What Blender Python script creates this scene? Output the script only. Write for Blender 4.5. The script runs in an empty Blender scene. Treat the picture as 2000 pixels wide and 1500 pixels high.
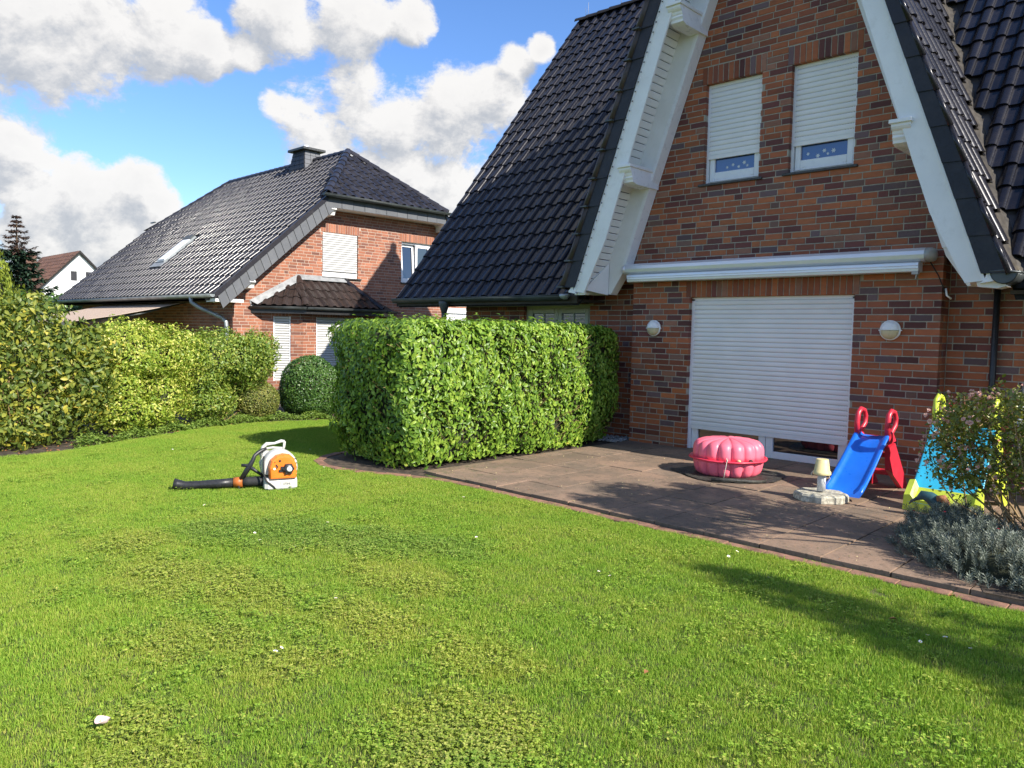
import bpy, math, random
import numpy as np
from mathutils import Vector, Matrix, Euler

random.seed(7)
RNG = np.random.default_rng(11)
S = bpy.context.scene
COL = S.collection
PI = math.pi
R_ = math.radians

# ---------------------------------------------------------------- camera
CAM = np.array([0.0, 0.0, 1.7])
F_PX, YAW, PITCH, ROLL = 1504.277, -0.76675971, 0.0675800871, -0.0199371445
_cy, _sy = math.cos(YAW), math.sin(YAW)
FWD = np.array([_sy * math.cos(PITCH), _cy * math.cos(PITCH), -math.sin(PITCH)])
_rt = np.array([_cy, -_sy, 0.0])
_dn = np.cross(FWD, _rt)
RIGHT = math.cos(ROLL) * _rt + math.sin(ROLL) * _dn
DOWN = -math.sin(ROLL) * _rt + math.cos(ROLL) * _dn
cd = bpy.data.cameras.new('camera')
cd.sensor_fit = 'HORIZONTAL'
cd.sensor_width = 36.0
cd.lens = 36.0 * F_PX / 2000.0
cd.clip_start = 0.05
cd.clip_end = 5000.0
cam = bpy.data.objects.new('camera', cd)
COL.objects.link(cam)
m = Matrix.Identity(4)
for r in range(3):
    m[r][0] = RIGHT[r]
    m[r][1] = -DOWN[r]
    m[r][2] = -FWD[r]
    m[r][3] = CAM[r]
cam.matrix_world = m
S.camera = cam

# ---------------------------------------------------------------- light
SUN_EL, SUN_AZ = R_(36.0), R_(2.5)          # azimuth from +X towards +Y
to_sun = Vector((math.cos(SUN_EL) * math.cos(SUN_AZ), math.cos(SUN_EL) * math.sin(SUN_AZ), math.sin(SUN_EL)))
sl = bpy.data.lights.new('sun', 'SUN')
sl.energy = 4.1
sl.angle = R_(0.53)
sl.color = (1.0, 0.94, 0.84)
sun = bpy.data.objects.new('sun', sl)
sun.rotation_euler = to_sun.to_track_quat('Z', 'Y').to_euler()
sun.location = (20, 5, 20)
COL.objects.link(sun)

vs = S.view_settings
S.display_settings.display_device = 'sRGB'
vs.view_transform = 'Standard'
vs.look = 'None'
vs.exposure = 1.02
vs.gamma = 1.0
try:
    vs.use_curve_mapping = False
except Exception:
    pass
S.render.engine = 'CYCLES'

# ---------------------------------------------------------------- node helpers
class NT:
    def __init__(self, tree):
        self.t = tree
        self.n = tree.nodes
        self.l = tree.links

    def new(self, kind, **kw):
        nd = self.n.new(kind)
        for k, v in kw.items():
            setattr(nd, k, v)
        return nd

    def put(self, sock, val):
        if val is None:
            return
        if hasattr(val, 'is_output') or isinstance(val, bpy.types.NodeSocket):
            self.l.new(val, sock)
        else:
            sock.default_value = val

    def math(self, op, a, b=None, c=None, clamp=False):
        nd = self.new('ShaderNodeMath', operation=op, use_clamp=clamp)
        self.put(nd.inputs[0], a)
        self.put(nd.inputs[1], b)
        self.put(nd.inputs[2], c)
        return nd.outputs[0]

    def vmath(self, op, a, b=None, out=0, scale=None):
        nd = self.new('ShaderNodeVectorMath', operation=op)
        self.put(nd.inputs[0], a)
        self.put(nd.inputs[1], b)
        if scale is not None:
            self.put(nd.inputs['Scale'], scale)
        return nd.outputs[out]

    def mix(self, fac, a, b, blend='MIX'):
        nd = self.new('ShaderNodeMix', data_type='RGBA', blend_type=blend)
        self.put(nd.inputs[0], fac)
        self.put(nd.inputs[6], a)
        self.put(nd.inputs[7], b)
        return nd.outputs[2]

    def maprange(self, v, a, b, c=0.0, d=1.0, smooth=True):
        nd = self.new('ShaderNodeMapRange', interpolation_type='SMOOTHSTEP' if smooth else 'LINEAR')
        self.put(nd.inputs[0], v)
        for i, x in enumerate((a, b, c, d)):
            self.put(nd.inputs[i + 1], x)
        return nd.outputs[0]

    def noise(self, vec, scale, detail=4.0, rough=0.55, dist=0.0, out=0):
        nd = self.new('ShaderNodeTexNoise')
        if vec is not None:
            self.l.new(vec, nd.inputs['Vector'])
        nd.inputs['Scale'].default_value = scale
        nd.inputs['Detail'].default_value = detail
        nd.inputs['Roughness'].default_value = rough
        nd.inputs['Distortion'].default_value = dist
        return nd.outputs[out]

    def ramp(self, fac, stops, interp='LINEAR'):
        nd = self.new('ShaderNodeValToRGB')
        cr = nd.color_ramp
        cr.interpolation = interp
        while len(cr.elements) < len(stops):
            cr.elements.new(0.5)
        for e, (p, c) in zip(cr.elements, stops):
            e.position = p
            e.color = (c[0], c[1], c[2], 1.0)
        self.put(nd.inputs[0], fac)
        return nd.outputs[0]

    def bump(self, h, strength=0.3, dist=0.01):
        nd = self.new('ShaderNodeBump')
        nd.inputs['Strength'].default_value = strength
        nd.inputs['Distance'].default_value = dist
        self.put(nd.inputs['Height'], h)
        return nd.outputs[0]


def c4(c):
    return (c[0], c[1], c[2], 1.0)


MATS = {}


def new_mat(name):
    mt = bpy.data.materials.new(name)
    mt.use_nodes = True
    nt = NT(mt.node_tree)
    b = mt.node_tree.nodes['Principled BSDF']
    MATS[name] = mt
    return mt, nt, b


def rand_id(nt):
    """random number per piece, whether it is an object of its own or an island of a joined mesh"""
    g = nt.new('ShaderNodeNewGeometry').outputs['Random Per Island']
    o = nt.new('ShaderNodeObjectInfo').outputs['Random']
    return nt.math('FRACT', nt.math('ADD', g, o))


def plain(name, col, rough=0.5, var=0.12, scale=6.0, spec=0.5, bump=0.0, bscale=60.0, dirt=None, metal=0.0, coat=0.0, trans=None):
    mt, nt, b = new_mat(name)
    tc = nt.new('ShaderNodeNewGeometry').outputs['Position']
    n = nt.noise(tc, scale, 5.0, 0.6)
    dark = tuple(x * (1 - var * 1.6) for x in col)
    lite = tuple(min(1, x * (1 + var)) for x in col)
    cc = nt.mix(nt.maprange(n, 0.3, 0.7), c4(dark), c4(lite))
    if dirt:
        n2 = nt.noise(tc, scale * 2.7, 6.0, 0.7)
        cc = nt.mix(nt.maprange(n2, 0.52, 0.72, 0.0, dirt[1]), cc, c4(dirt[0]))
    nt.l.new(cc, b.inputs['Base Color'])
    b.inputs['Roughness'].default_value = rough
    b.inputs['Specular IOR Level'].default_value = spec
    b.inputs['Metallic'].default_value = metal
    if coat:
        b.inputs['Coat Weight'].default_value = coat
        b.inputs['Coat Roughness'].default_value = 0.12
    rn = nt.maprange(nt.noise(tc, scale * 4, 3.0), 0.3, 0.7, rough * 0.85, min(1, rough * 1.2))
    nt.l.new(rn, b.inputs['Roughness'])
    if bump:
        nb = nt.noise(tc, bscale, 6.0, 0.65)
        nt.l.new(nt.bump(nb, bump, 0.01), b.inputs['Normal'])
    return mt


# ---------------------------------------------------------------- world: sky with clouds
world = bpy.data.worlds.new('World')
S.world = world
world.use_nodes = True
wt = NT(world.node_tree)
bg = world.node_tree.nodes['Background']
SKY_STR = 0.13
bg.inputs['Strength'].default_value = SKY_STR
sky = wt.new('ShaderNodeTexSky', sky_type='NISHITA')
sky.sun_disc = False
sky.sun_elevation = SUN_EL
sky.sun_rotation = PI / 2 - SUN_AZ
sky.altitude = 50.0
sky.air_density = 1.0
sky.dust_density = 0.25
sky.ozone_density = 3.0
CLOUDS = [[-0.924, 0.228, 0.306, 0.1],
          [-0.903, 0.294, 0.314, 0.083],
          [-0.883, 0.349, 0.315, 0.063],
          [-0.867, 0.393, 0.307, 0.04],
          [-0.818, 0.461, 0.344, 0.057],
          [-0.771, 0.525, 0.36, 0.063],
          [-0.732, 0.576, 0.365, 0.04],
          [-0.846, 0.432, 0.312, 0.027],
          [-0.959, 0.225, 0.172, 0.053],
          [-0.961, 0.243, 0.132, 0.06],
          [-0.946, 0.294, 0.137, 0.06],
          [-0.929, 0.337, 0.153, 0.047],
          [-0.922, 0.363, 0.138, 0.03],
          [-0.966, 0.244, 0.089, 0.06],
          [-0.946, 0.31, 0.099, 0.06],
          [-0.925, 0.364, 0.109, 0.033],
          [-0.832, 0.495, 0.249, 0.057],
          [-0.791, 0.546, 0.276, 0.053],
          [-0.775, 0.58, 0.25, 0.073],
          [-0.727, 0.637, 0.254, 0.073],
          [-0.684, 0.674, 0.279, 0.053],
          [-0.659, 0.682, 0.318, 0.03],
          [-0.635, 0.696, 0.337, 0.021],
          [-0.824, 0.525, 0.211, 0.06],
          [-0.777, 0.598, 0.198, 0.08],
          [-0.732, 0.66, 0.171, 0.08],
          [-0.845, 0.469, 0.255, 0.03],
          [-0.909, 0.411, 0.071, 0.053]]
# same kind of cloud over the unseen sky, thickened to whiten the ambient light
_r = random.Random(5)
while len(CLOUDS) < 80:
    az, el = _r.uniform(0, 2 * PI), R_(_r.uniform(6, 70))
    d = Vector((math.cos(az) * math.cos(el), math.sin(az) * math.cos(el), math.sin(el)))
    if d.dot(Vector((-0.69, 0.72, 0.1)).normalized()) > 0.72 or d.dot(to_sun) > 0.9:
        continue
    for k in range(2):
        CLOUDS.append([d.x + _r.uniform(-.08, .08), d.y + _r.uniform(-.08, .08), max(0.05, d.z + _r.uniform(-.04, .04)), _r.uniform(0.08, 0.16)])


def cloud_group():
    g = bpy.data.node_groups.new('cloud_cover', 'ShaderNodeTree')
    g.interface.new_socket('Vector', in_out='INPUT', socket_type='NodeSocketVector')
    g.interface.new_socket('Cover', in_out='OUTPUT', socket_type='NodeSocketFloat')
    t = NT(g)
    gi = t.new('NodeGroupInput').outputs[0]
    go = t.new('NodeGroupOutput')
    v = t.vmath('NORMALIZE', gi)
    acc = None
    for x, y, z, rad in CLOUDS:
        d = Vector((x, y, z)).normalized()
        dot = t.vmath('DOT_PRODUCT', v, tuple(d), out=1)
        val = t.math('MULTIPLY_ADD', dot, 1.0 / (1 - math.cos(rad * 0.97)), 1.0 - 1.0 / (1 - math.cos(rad * 0.97)))
        val = t.math('MAXIMUM', val, -0.7)
        acc = val if acc is None else t.math('SMOOTH_MAX', acc, val, 0.35)
    n1 = t.noise(t.vmath('MULTIPLY', v, (1.0, 1.0, 1.6)), 7.0, 12.0, 0.64, 0.3)
    n2 = t.noise(t.vmath('MULTIPLY', v, (1.0, 1.0, 1.3)), 26.0, 10.0, 0.68, 0.2)
    n = t.math('ADD', t.math('MULTIPLY', t.math('SUBTRACT', n1, 0.5), 2.4), t.math('MULTIPLY', t.math('SUBTRACT', n2, 0.5), 1.3))
    t.l.new(t.math('ADD', acc, n), go.inputs[0])
    return g


cg = cloud_group()
dirv = wt.new('ShaderNodeTexCoord').outputs['Generated']
ca = wt.new('ShaderNodeGroup')
ca.node_tree = cg
wt.l.new(dirv, ca.inputs[0])
cb = wt.new('ShaderNodeGroup')
cb.node_tree = cg
wt.l.new(wt.vmath('ADD', dirv, (0.012, 0.006, 0.026)), cb.inputs[0])
cover = ca.outputs[0]
dens = wt.maprange(cover, 0.10, 0.60)
lit = wt.math('MULTIPLY_ADD', wt.math('SUBTRACT', cover, cb.outputs[0]), 1.05, 0.68, clamp=True)
lit = wt.math('MULTIPLY', lit, wt.maprange(cover, 0.5, 2.2, 1.0, 0.70))
ccol = wt.ramp(lit, [(0.0, (0.50, 0.53, 0.58)), (0.35, (0.60, 0.62, 0.655)), (0.7, (0.83, 0.82, 0.81)), (1.0, (0.99, 0.97, 0.94))])
CL = 0.49 / SKY_STR
ccol = wt.vmath('SCALE', ccol, scale=CL)
skyc = wt.new('ShaderNodeHueSaturation')
skyc.inputs['Saturation'].default_value = 1.10
skyc.inputs['Value'].default_value = 0.85
wt.l.new(sky.outputs[0], skyc.inputs['Color'])
skyt = wt.mix(1.0, skyc.outputs[0], (0.76, 0.83, 1.0, 1.0), 'MULTIPLY')
wcol = wt.mix(wt.math('MULTIPLY', dens, 0.97), skyt, ccol)
wt.l.new(wcol, bg.inputs['Color'])

# ---------------------------------------------------------------- mesh helpers
class MB:
    """collects polygons for one mesh"""
    def __init__(self):
        self.v = []
        self.f = []
        self.s = []

    def add(self, verts, faces, smooth=False):
        k = len(self.v)
        self.v.extend([tuple(float(c) for c in p) for p in verts])
        for f in faces:
            self.f.append([i + k for i in f])
            self.s.append(smooth)
        return self

    def box(self, x0, x1, y0, y1, z0, z1):
        v = [(x0, y0, z0), (x1, y0, z0), (x1, y1, z0), (x0, y1, z0), (x0, y0, z1), (x1, y0, z1), (x1, y1, z1), (x0, y1, z1)]
        return self.add(v, [(0, 3, 2, 1), (4, 5, 6, 7), (0, 1, 5, 4), (1, 2, 6, 5), (2, 3, 7, 6), (3, 0, 4, 7)])

    def rbox(self, x0, x1, y0, y1, z0, z1, b=0.01):
        """box with chamfered edges"""
        pts = []
        for z, bb in ((z0, b), (z0 + b, 0), (z1 - b, 0), (z1, b)):
            pts.append([(x0 + b, y0 + bb, z), (x1 - b, y0 + bb, z), (x1 - bb, y0 + b, z), (x1 - bb, y1 - b, z),
                        (x1 - b, y1 - bb, z), (x0 + b, y1 - bb, z), (x0 + bb, y1 - b, z), (x0 + bb, y0 + b, z)])
        return self.loft(pts, True, True)

    def loft(self, rings, cap0=False, cap1=False, smooth=False, closed=True):
        n = len(rings[0])
        v = [p for r in rings for p in r]
        f = []
        for i in range(len(rings) - 1):
            for j in range(n if closed else n - 1):
                a, b = i * n + j, i * n + (j + 1) % n
                f.append((a, b, b + n, a + n))
        k = len(self.v)
        self.add(v, f, smooth)
        if cap0:
            self.f.append([k + j for j in range(n)][::-1])
            self.s.append(False)
        if cap1:
            self.f.append([k + (len(rings) - 1) * n + j for j in range(n)])
            self.s.append(False)
        return self

    def prism(self, poly, d, at=(0, 0, 0), axes='xz'):
        """poly in two axes extruded by d along the third"""
        ax = {'x': 0, 'y': 1, 'z': 2}
        a, b = ax[axes[0]], ax[axes[1]]
        c = 3 - a - b
        rings = []
        for t in (0, d):
            r = []
            for p in poly:
                q = [at[0], at[1], at[2]]
                q[a] += p[0]
                q[b] += p[1]
                q[c] += t
                r.append(tuple(q))
            rings.append(r)
        return self.loft(rings, True, True)

    def tube(self, pts, rad, n=10, smooth=True, caps=True):
        pts = [Vector(p) for p in pts]
        if not hasattr(rad, '__len__'):
            rad = [rad] * len(pts)
        rings = []
        up = Vector((0, 0, 1))
        prev = None
        for i, p in enumerate(pts):
            t = (pts[min(i + 1, len(pts) - 1)] - pts[max(i - 1, 0)])
            t.normalize()
            if prev is None:
                ref = up if abs(t.z) < 0.9 else Vector((1, 0, 0))
                a = t.cross(ref).normalized()
            else:
                a = (prev - t * prev.dot(t)).normalized()
            prev = a
            b = t.cross(a)
            rings.append([tuple(p + (a * math.cos(2 * PI * k / n) + b * math.sin(2 * PI * k / n)) * rad[i]) for k in range(n)])
        return self.loft(rings, caps, caps, smooth)

    def lathe(self, prof, c=(0, 0, 0), n=24, smooth=True, cap0=True, cap1=True):
        rings = [[(c[0] + r * math.cos(2 * PI * k / n), c[1] + r * math.sin(2 * PI * k / n), c[2] + z) for k in range(n)] for r, z in prof]
        return self.loft(rings, cap0, cap1, smooth)

    def xform(self, mtx):
        self.v = [tuple(mtx @ Vector(p)) for p in self.v]
        return self

    def shift(self, off):
        self.v = [(p[0] - off[0], p[1] - off[1], p[2] - off[2]) for p in self.v]
        return self

    def mesh(self, name, mat=None):
        me = bpy.data.meshes.new(name)
        me.from_pydata(self.v, [], self.f)
        me.polygons.foreach_set('use_smooth', self.s)
        if mat is not None:
            me.materials.append(MATS[mat] if isinstance(mat, str) else mat)
        me.update()
        return me

    def arrays(self):
        V = np.array(self.v, dtype=np.float32)
        tot = np.array([len(f) for f in self.f], dtype=np.int32)
        loops = np.array([i for f in self.f for i in f], dtype=np.int32)
        return V, loops, tot, np.array(self.s, dtype=bool)


def np_mesh(name, V, loops, tot, smooth, mat):
    me = bpy.data.meshes.new(name)
    me.vertices.add(len(V))
    me.vertices.foreach_set('co', np.asarray(V, dtype=np.float32).ravel())
    me.loops.add(len(loops))
    me.loops.foreach_set('vertex_index', np.asarray(loops, dtype=np.int32))
    me.polygons.add(len(tot))
    st = np.zeros(len(tot), dtype=np.int32)
    st[1:] = np.cumsum(tot)[:-1]
    me.polygons.foreach_set('loop_start', st)
    me.polygons.foreach_set('use_smooth', np.asarray(smooth, dtype=bool))
    me.materials.append(MATS[mat])
    me.update(calc_edges=True)
    me.validate()
    return me


def link(name, data, parent=None, loc=None):
    o = bpy.data.objects.new(name, data)
    COL.objects.link(o)
    if parent is not None:
        o.parent = parent
    if loc is not None:
        o.location = loc
    return o


def tag(o, label=None, cat=None, group=None, kind=None):
    if label:
        o['label'] = label
    if cat:
        o['category'] = cat
    if group:
        o['group'] = group
    if kind:
        o['kind'] = kind
    return o


def thing(name, loc, label, cat, group=None, rot=0.0):
    o = link(name, None, None, loc)
    o.empty_display_size = 0.2
    o.rotation_euler = (0, 0, rot)
    return tag(o, label, cat, group)


def root_of(o):
    while o.parent is not None:
        o = o.parent
    return o


def part(name, mb, mat, parent, world=True, label=None):
    """one mesh under a thing or part; world=True: the builder used world coordinates"""
    if world:
        mb.shift(root_of(parent).location)
    o = link(name, mb.mesh(name, mat), parent)
    if label:
        o['label'] = label
    return o


def solo(name, mb, mat, label, cat, group=None, kind=None, loc=None):
    """a thing that is one mesh"""
    if loc is not None:
        mb.shift(loc)
    o = link(name, mb.mesh(name, mat), None, loc)
    return tag(o, label, cat, group, kind)


def mats_np(mats):
    return np.array([np.array(mm) for mm in mats], dtype=np.float64).reshape(-1, 4, 4)


def in_view(P, marg=0.0):
    q = P - CAM
    z = q @ FWD
    x = F_PX * (q @ RIGHT) / np.maximum(z, 0.01)
    y = F_PX * (q @ DOWN) / np.maximum(z, 0.01)
    return (z > 0.2) & (np.abs(x) < 1000 + marg) & (np.abs(y) < 750 + marg), z


def pieces(name, stuff, bases, M, var, mat, parent, n_parts=300, score=None, world=True):
    """M: (n,4,4) world placements of alike pieces. The n_parts that show largest become objects
    sharing their mesh, the rest one joined mesh"""
    M = np.asarray(M, dtype=np.float64)
    var = np.asarray(var)
    off = np.array(root_of(parent).location) if world else np.zeros(3)
    P = M[:, :3, 3]
    vis, z = in_view(P)
    size = np.linalg.norm(M[:, :3, 0], axis=1) * np.linalg.norm(M[:, :3, 1], axis=1)
    sc = np.where(vis, np.sqrt(size) / np.maximum(z, 0.1), -1.0)
    if score is not None:
        sc = np.where(vis, sc * score, -1.0)
    order = np.argsort(-sc)
    top = [i for i in order[:n_parts] if sc[i] > 0]
    meshes = [b.mesh(name, mat) for b in bases]
    for i in top:
        o = link(name, meshes[var[i]], parent)
        mm = M[i].copy()
        mm[:3, 3] -= off
        o.matrix_local = Matrix(mm.tolist())
    keep = np.ones(len(M), dtype=bool)
    keep[top] = False
    if keep.any():
        o = link(stuff, joined(stuff, bases, M[keep], var[keep], mat, off), parent)
        o['kind'] = 'stuff'
    return len(top)


def joined(name, bases, M, var, mat, off=None):
    VV, LL, TT, SS = [], [], [], []
    k = 0
    for bi, b in enumerate(bases):
        mm = M[var == bi]
        if len(mm) == 0:
            continue
        V, loops, tot, sm = b.arrays()
        n = len(mm)
        W = np.einsum('nij,vj->nvi', mm[:, :3, :3], V) + mm[:, None, :3, 3]
        VV.append(W.reshape(-1, 3))
        LL.append((loops[None, :] + (np.arange(n) * len(V))[:, None] + k).ravel())
        TT.append(np.tile(tot, n))
        SS.append(np.tile(sm, n))
        k += n * len(V)
    V = np.concatenate(VV)
    if off is not None:
        V = V - np.asarray(off)
    return np_mesh(name, V, np.concatenate(LL), np.concatenate(TT), np.concatenate(SS), mat)


def basis(o, ex, ey, ez):
    mm = np.eye(4)
    mm[:3, 0], mm[:3, 1], mm[:3, 2], mm[:3, 3] = ex, ey, ez, o
    return mm


def frames(P, N, roll, size, G=None):
    """n placements: z along N, y along G projected (random roll if None), scaled by size"""
    N = N / np.maximum(np.linalg.norm(N, axis=1, keepdims=True), 1e-6)
    if G is None:
        G = RNG.normal(size=P.shape)
    Y = G - N * np.sum(G * N, axis=1, keepdims=True)
    Y /= np.maximum(np.linalg.norm(Y, axis=1, keepdims=True), 1e-6)
    X = np.cross(Y, N)
    if roll is not None:
        c, s = np.cos(roll)[:, None], np.sin(roll)[:, None]
        X, Y = X * c + Y * s, Y * c - X * s
    M = np.zeros((len(P), 4, 4))
    sz = size.reshape(-1, 1)
    M[:, :3, 0], M[:, :3, 1], M[:, :3, 2] = X * sz, Y * sz, N * sz
    M[:, :3, 3] = P
    M[:, 3, 3] = 1
    return M

# ---------------------------------------------------------------- materials
def brick_mat(name, stops, rough=0.55):
    mt, nt, b = new_mat(name)
    r = rand_id(nt)
    base = nt.ramp(r, stops, 'CONSTANT')
    pos = nt.new('ShaderNodeNewGeometry').outputs['Position']
    sc = nt.vmath('MULTIPLY', pos, (1.0, 1.0, 3.0))
    n = nt.noise(sc, 9.0, 6.0, 0.65)
    r2 = nt.math('FRACT', nt.math('MULTIPLY', r, 37.7))
    base = nt.mix(nt.maprange(n, 0.40, 0.8, 0.0, 0.4), base, c4((0.12, 0.06, 0.05)))
    hs = nt.new('ShaderNodeHueSaturation')
    nt.l.new(base, hs.inputs['Color'])
    nt.l.new(nt.maprange(r2, 0.0, 1.0, 0.78, 1.2, False), hs.inputs['Value'])
    n3 = nt.noise(pos, 260.0, 3.0, 0.7)
    wz = nt.noise(nt.vmath('MULTIPLY', pos, (1.0, 1.0, 0.45)), 1.7, 6.0, 0.65)
    n4 = nt.noise(pos, 38.0, 5.0, 0.7)
    cc = nt.mix(nt.maprange(n3, 0.6, 0.75, 0.0, 0.35), hs.outputs[0], c4((0.03, 0.022, 0.02)))
    cc = nt.mix(nt.math('MULTIPLY', nt.maprange(wz, 0.5, 0.72, 0.0, 0.22), nt.maprange(n4, 0.4, 0.7)), cc, c4((0.36, 0.25, 0.19)))
    nt.l.new(cc, b.inputs['Base Color'])
    b.inputs['Roughness'].default_value = rough
    b.inputs['Specular IOR Level'].default_value = 0.22
    nt.l.new(nt.bump(nt.noise(pos, 140.0, 5.0, 0.7), 0.35, 0.004), b.inputs['Normal'])
    return mt


brick_mat('brick_main', [(0.0, (0.36, 0.112, 0.046)), (0.22, (0.29, 0.088, 0.041)), (0.40, (0.40, 0.13, 0.05)),
                         (0.54, (0.225, 0.074, 0.043)), (0.65, (0.115, 0.041, 0.035)), (0.75, (0.16, 0.052, 0.042)),
                         (0.84, (0.14, 0.09, 0.093)), (0.91, (0.28, 0.13, 0.082)), (0.97, (0.19, 0.105, 0.08))])
brick_mat('brick_neighbour', [(0.0, (0.36, 0.143, 0.082)), (0.4, (0.32, 0.125, 0.073)), (0.66, (0.275, 0.108, 0.067)),
                              (0.82, (0.20, 0.085, 0.06)), (0.92, (0.23, 0.095, 0.065))])
plain('mortar', (0.37, 0.335, 0.265), 0.9, 0.15, 14.0, bump=0.4, bscale=220.0)
plain('mortar_pale', (0.46, 0.37, 0.30), 0.9, 0.1, 14.0)


def tile_mat(name, col, rough, var=0.25, dust=(0.07, 0.06, 0.055), dustf=0.3, spec=0.42):
    mt, nt, b = new_mat(name)
    r = rand_id(nt)
    pos = nt.new('ShaderNodeNewGeometry').outputs['Position']
    n = nt.noise(pos, 5.0, 7.0, 0.65)
    n2 = nt.noise(pos, 45.0, 5.0, 0.7)
    v = nt.maprange(r, 0, 1, 1 - var, 1 + var, False)
    cc = nt.vmath('SCALE', nt.mix(0.0, c4(col), c4(col)), scale=v)
    f = nt.math('MULTIPLY', nt.maprange(n, 0.42, 0.75, 0.0, 1.0), nt.maprange(n2, 0.35, 0.7, 0.2, dustf))
    cc = nt.mix(f, cc, c4(dust))
    nt.l.new(cc, b.inputs['Base Color'])
    b.inputs['Specular IOR Level'].default_value = spec
    rr = nt.math('ADD', nt.maprange(n2, 0.3, 0.7, rough * 0.75, rough * 1.35), nt.maprange(r, 0, 1, -0.04, 0.04, False))
    nt.l.new(rr, b.inputs['Roughness'])
    nt.l.new(nt.bump(nt.noise(pos, 25.0, 2.0, 0.5), 0.03, 0.01), b.inputs['Normal'])
    return mt


tile_mat('tile_main', (0.012, 0.0118, 0.016), 0.22, dust=(0.05, 0.042, 0.04), dustf=0.3, spec=0.33)
tile_mat('tile_neighbour', (0.024, 0.023, 0.028), 0.25, dust=(0.10, 0.09, 0.085), spec=0.35)
tile_mat('tile_brown', (0.030, 0.022, 0.020), 0.28, dust=(0.075, 0.058, 0.05))
tile_mat('verge_slate', (0.014, 0.015, 0.02), 0.5)
tile_mat('verge_roll', (0.045, 0.034, 0.028), 0.5, dust=(0.12, 0.09, 0.07), dustf=0.6)
tile_mat('grey_slate', (0.115, 0.12, 0.13), 0.6, 0.08, dust=(0.22, 0.22, 0.22))
tile_mat('far_tile', (0.12, 0.06, 0.04), 0.6, 0.2)
plain('underlay', (0.02, 0.018, 0.017), 0.9)
plain('valley_metal', (0.05, 0.043, 0.035), 0.5, 0.3, 5.0, dirt=((0.10, 0.08, 0.04), 0.7), metal=0.2)
plain('white_wood', (0.80, 0.80, 0.77), 0.42, 0.03, 3.0, dirt=((0.55, 0.54, 0.48), 0.25))
plain('white_frame', (0.82, 0.82, 0.82), 0.3, 0.02, 3.0)
plain('cream_frame', (0.42, 0.44, 0.33), 0.4, 0.06, 3.0)
plain('shutter_neighbour', (0.60, 0.595, 0.575), 0.5, 0.03, 2.0)
plain('shutter', (0.79, 0.785, 0.765), 0.45, 0.03, 2.0, dirt=((0.6, 0.59, 0.55), 0.2))
plain('slot_dark', (0.08, 0.08, 0.08), 0.8)
plain('sill_stone', (0.05, 0.05, 0.048), 0.45, 0.3, 18.0, dirt=((0.08, 0.09, 0.05), 0.6))
plain('zinc_dark', (0.075, 0.085, 0.085), 0.45, 0.2, 4.0, metal=0.3, dirt=((0.12, 0.13, 0.10), 0.4))
plain('zinc', (0.33, 0.36, 0.37), 0.42, 0.15, 4.0, metal=0.4)
plain('lead', (0.30, 0.31, 0.315), 0.55, 0.15, 6.0, dirt=((0.28, 0.28, 0.26), 0.5), metal=0.2)
plain('soffit_dark', (0.05, 0.04, 0.03), 0.7, 0.2, 3.0)
plain('silver', (0.74, 0.75, 0.77), 0.36, 0.02, 3.0, metal=0.45)
plain('grey_plastic', (0.36, 0.36, 0.34), 0.45)
plain('black_plastic', (0.022, 0.022, 0.024), 0.42, 0.2, 20.0, dirt=((0.06, 0.055, 0.05), 0.5))
plain('rubber', (0.02, 0.02, 0.02), 0.7)
plain('lamp_white', (0.82, 0.82, 0.80), 0.25, 0.02)
plain('lamp_glass', (0.62, 0.54, 0.33), 0.3, 0.04, coat=0.3)
plain('interior', (0.03, 0.03, 0.035), 0.8)
plain('blind', (0.16, 0.19, 0.25), 0.6)
plain('sticker', (0.62, 0.64, 0.66), 0.5, 0.05)
plain('render_white', (0.80, 0.79, 0.77), 0.8, 0.03, 3.0, dirt=((0.62, 0.61, 0.58), 0.2))
plain('awning_cloth', (0.60, 0.47, 0.36), 0.85, 0.05)
plain('awning_stripe', (0.27, 0.17, 0.11), 0.85, 0.05)
plain('edging', (0.27, 0.14, 0.092), 0.85, 0.25, 7.0, bump=0.4, bscale=120.0, dirt=((0.10, 0.08, 0.06), 0.8))
plain('soil', (0.075, 0.055, 0.038), 0.95, 0.4, 10.0, bump=0.8, bscale=60.0)
plain('pink', (0.88, 0.165, 0.235), 0.42, 0.05, 5.0, dirt=((0.78, 0.20, 0.25), 0.3))
plain('pink_rim', (0.74, 0.045, 0.085), 0.35, 0.06, 5.0)
plain('blue', (0.012, 0.15, 0.70), 0.32, 0.06, 5.0, coat=0.1, dirt=((0.03, 0.14, 0.5), 0.3))
plain('red', (0.60, 0.03, 0.055), 0.36, 0.08, 5.0)
plain('cyan', (0.035, 0.50, 0.74), 0.36, 0.05, 5.0)
plain('lime', (0.62, 0.72, 0.06), 0.38, 0.06, 6.0, dirt=((0.45, 0.5, 0.08), 0.4))
plain('granite', (0.45, 0.42, 0.33), 0.85, 0.3, 30.0, bump=0.6, bscale=60.0, dirt=((0.17, 0.16, 0.10), 0.85))
plain('painted_steel', (0.55, 0.56, 0.58), 0.4, 0.15, 9.0, dirt=((0.3, 0.27, 0.22), 0.5))
plain('cream_pot', (0.70, 0.58, 0.28), 0.5, 0.1, 12.0, dirt=((0.45, 0.38, 0.2), 0.5))
plain('tarp', (0.035, 0.034, 0.028), 0.6, 0.35, 14.0, bump=0.7, bscale=30.0, dirt=((0.13, 0.12, 0.08), 0.7))
plain('string', (0.62, 0.58, 0.48), 0.8)
plain('blower_white', (0.56, 0.55, 0.50), 0.42, 0.06, 14.0, dirt=((0.42, 0.40, 0.34), 0.4))
plain('blower_orange', (0.86, 0.20, 0.02), 0.35, 0.06, 10.0)
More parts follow.
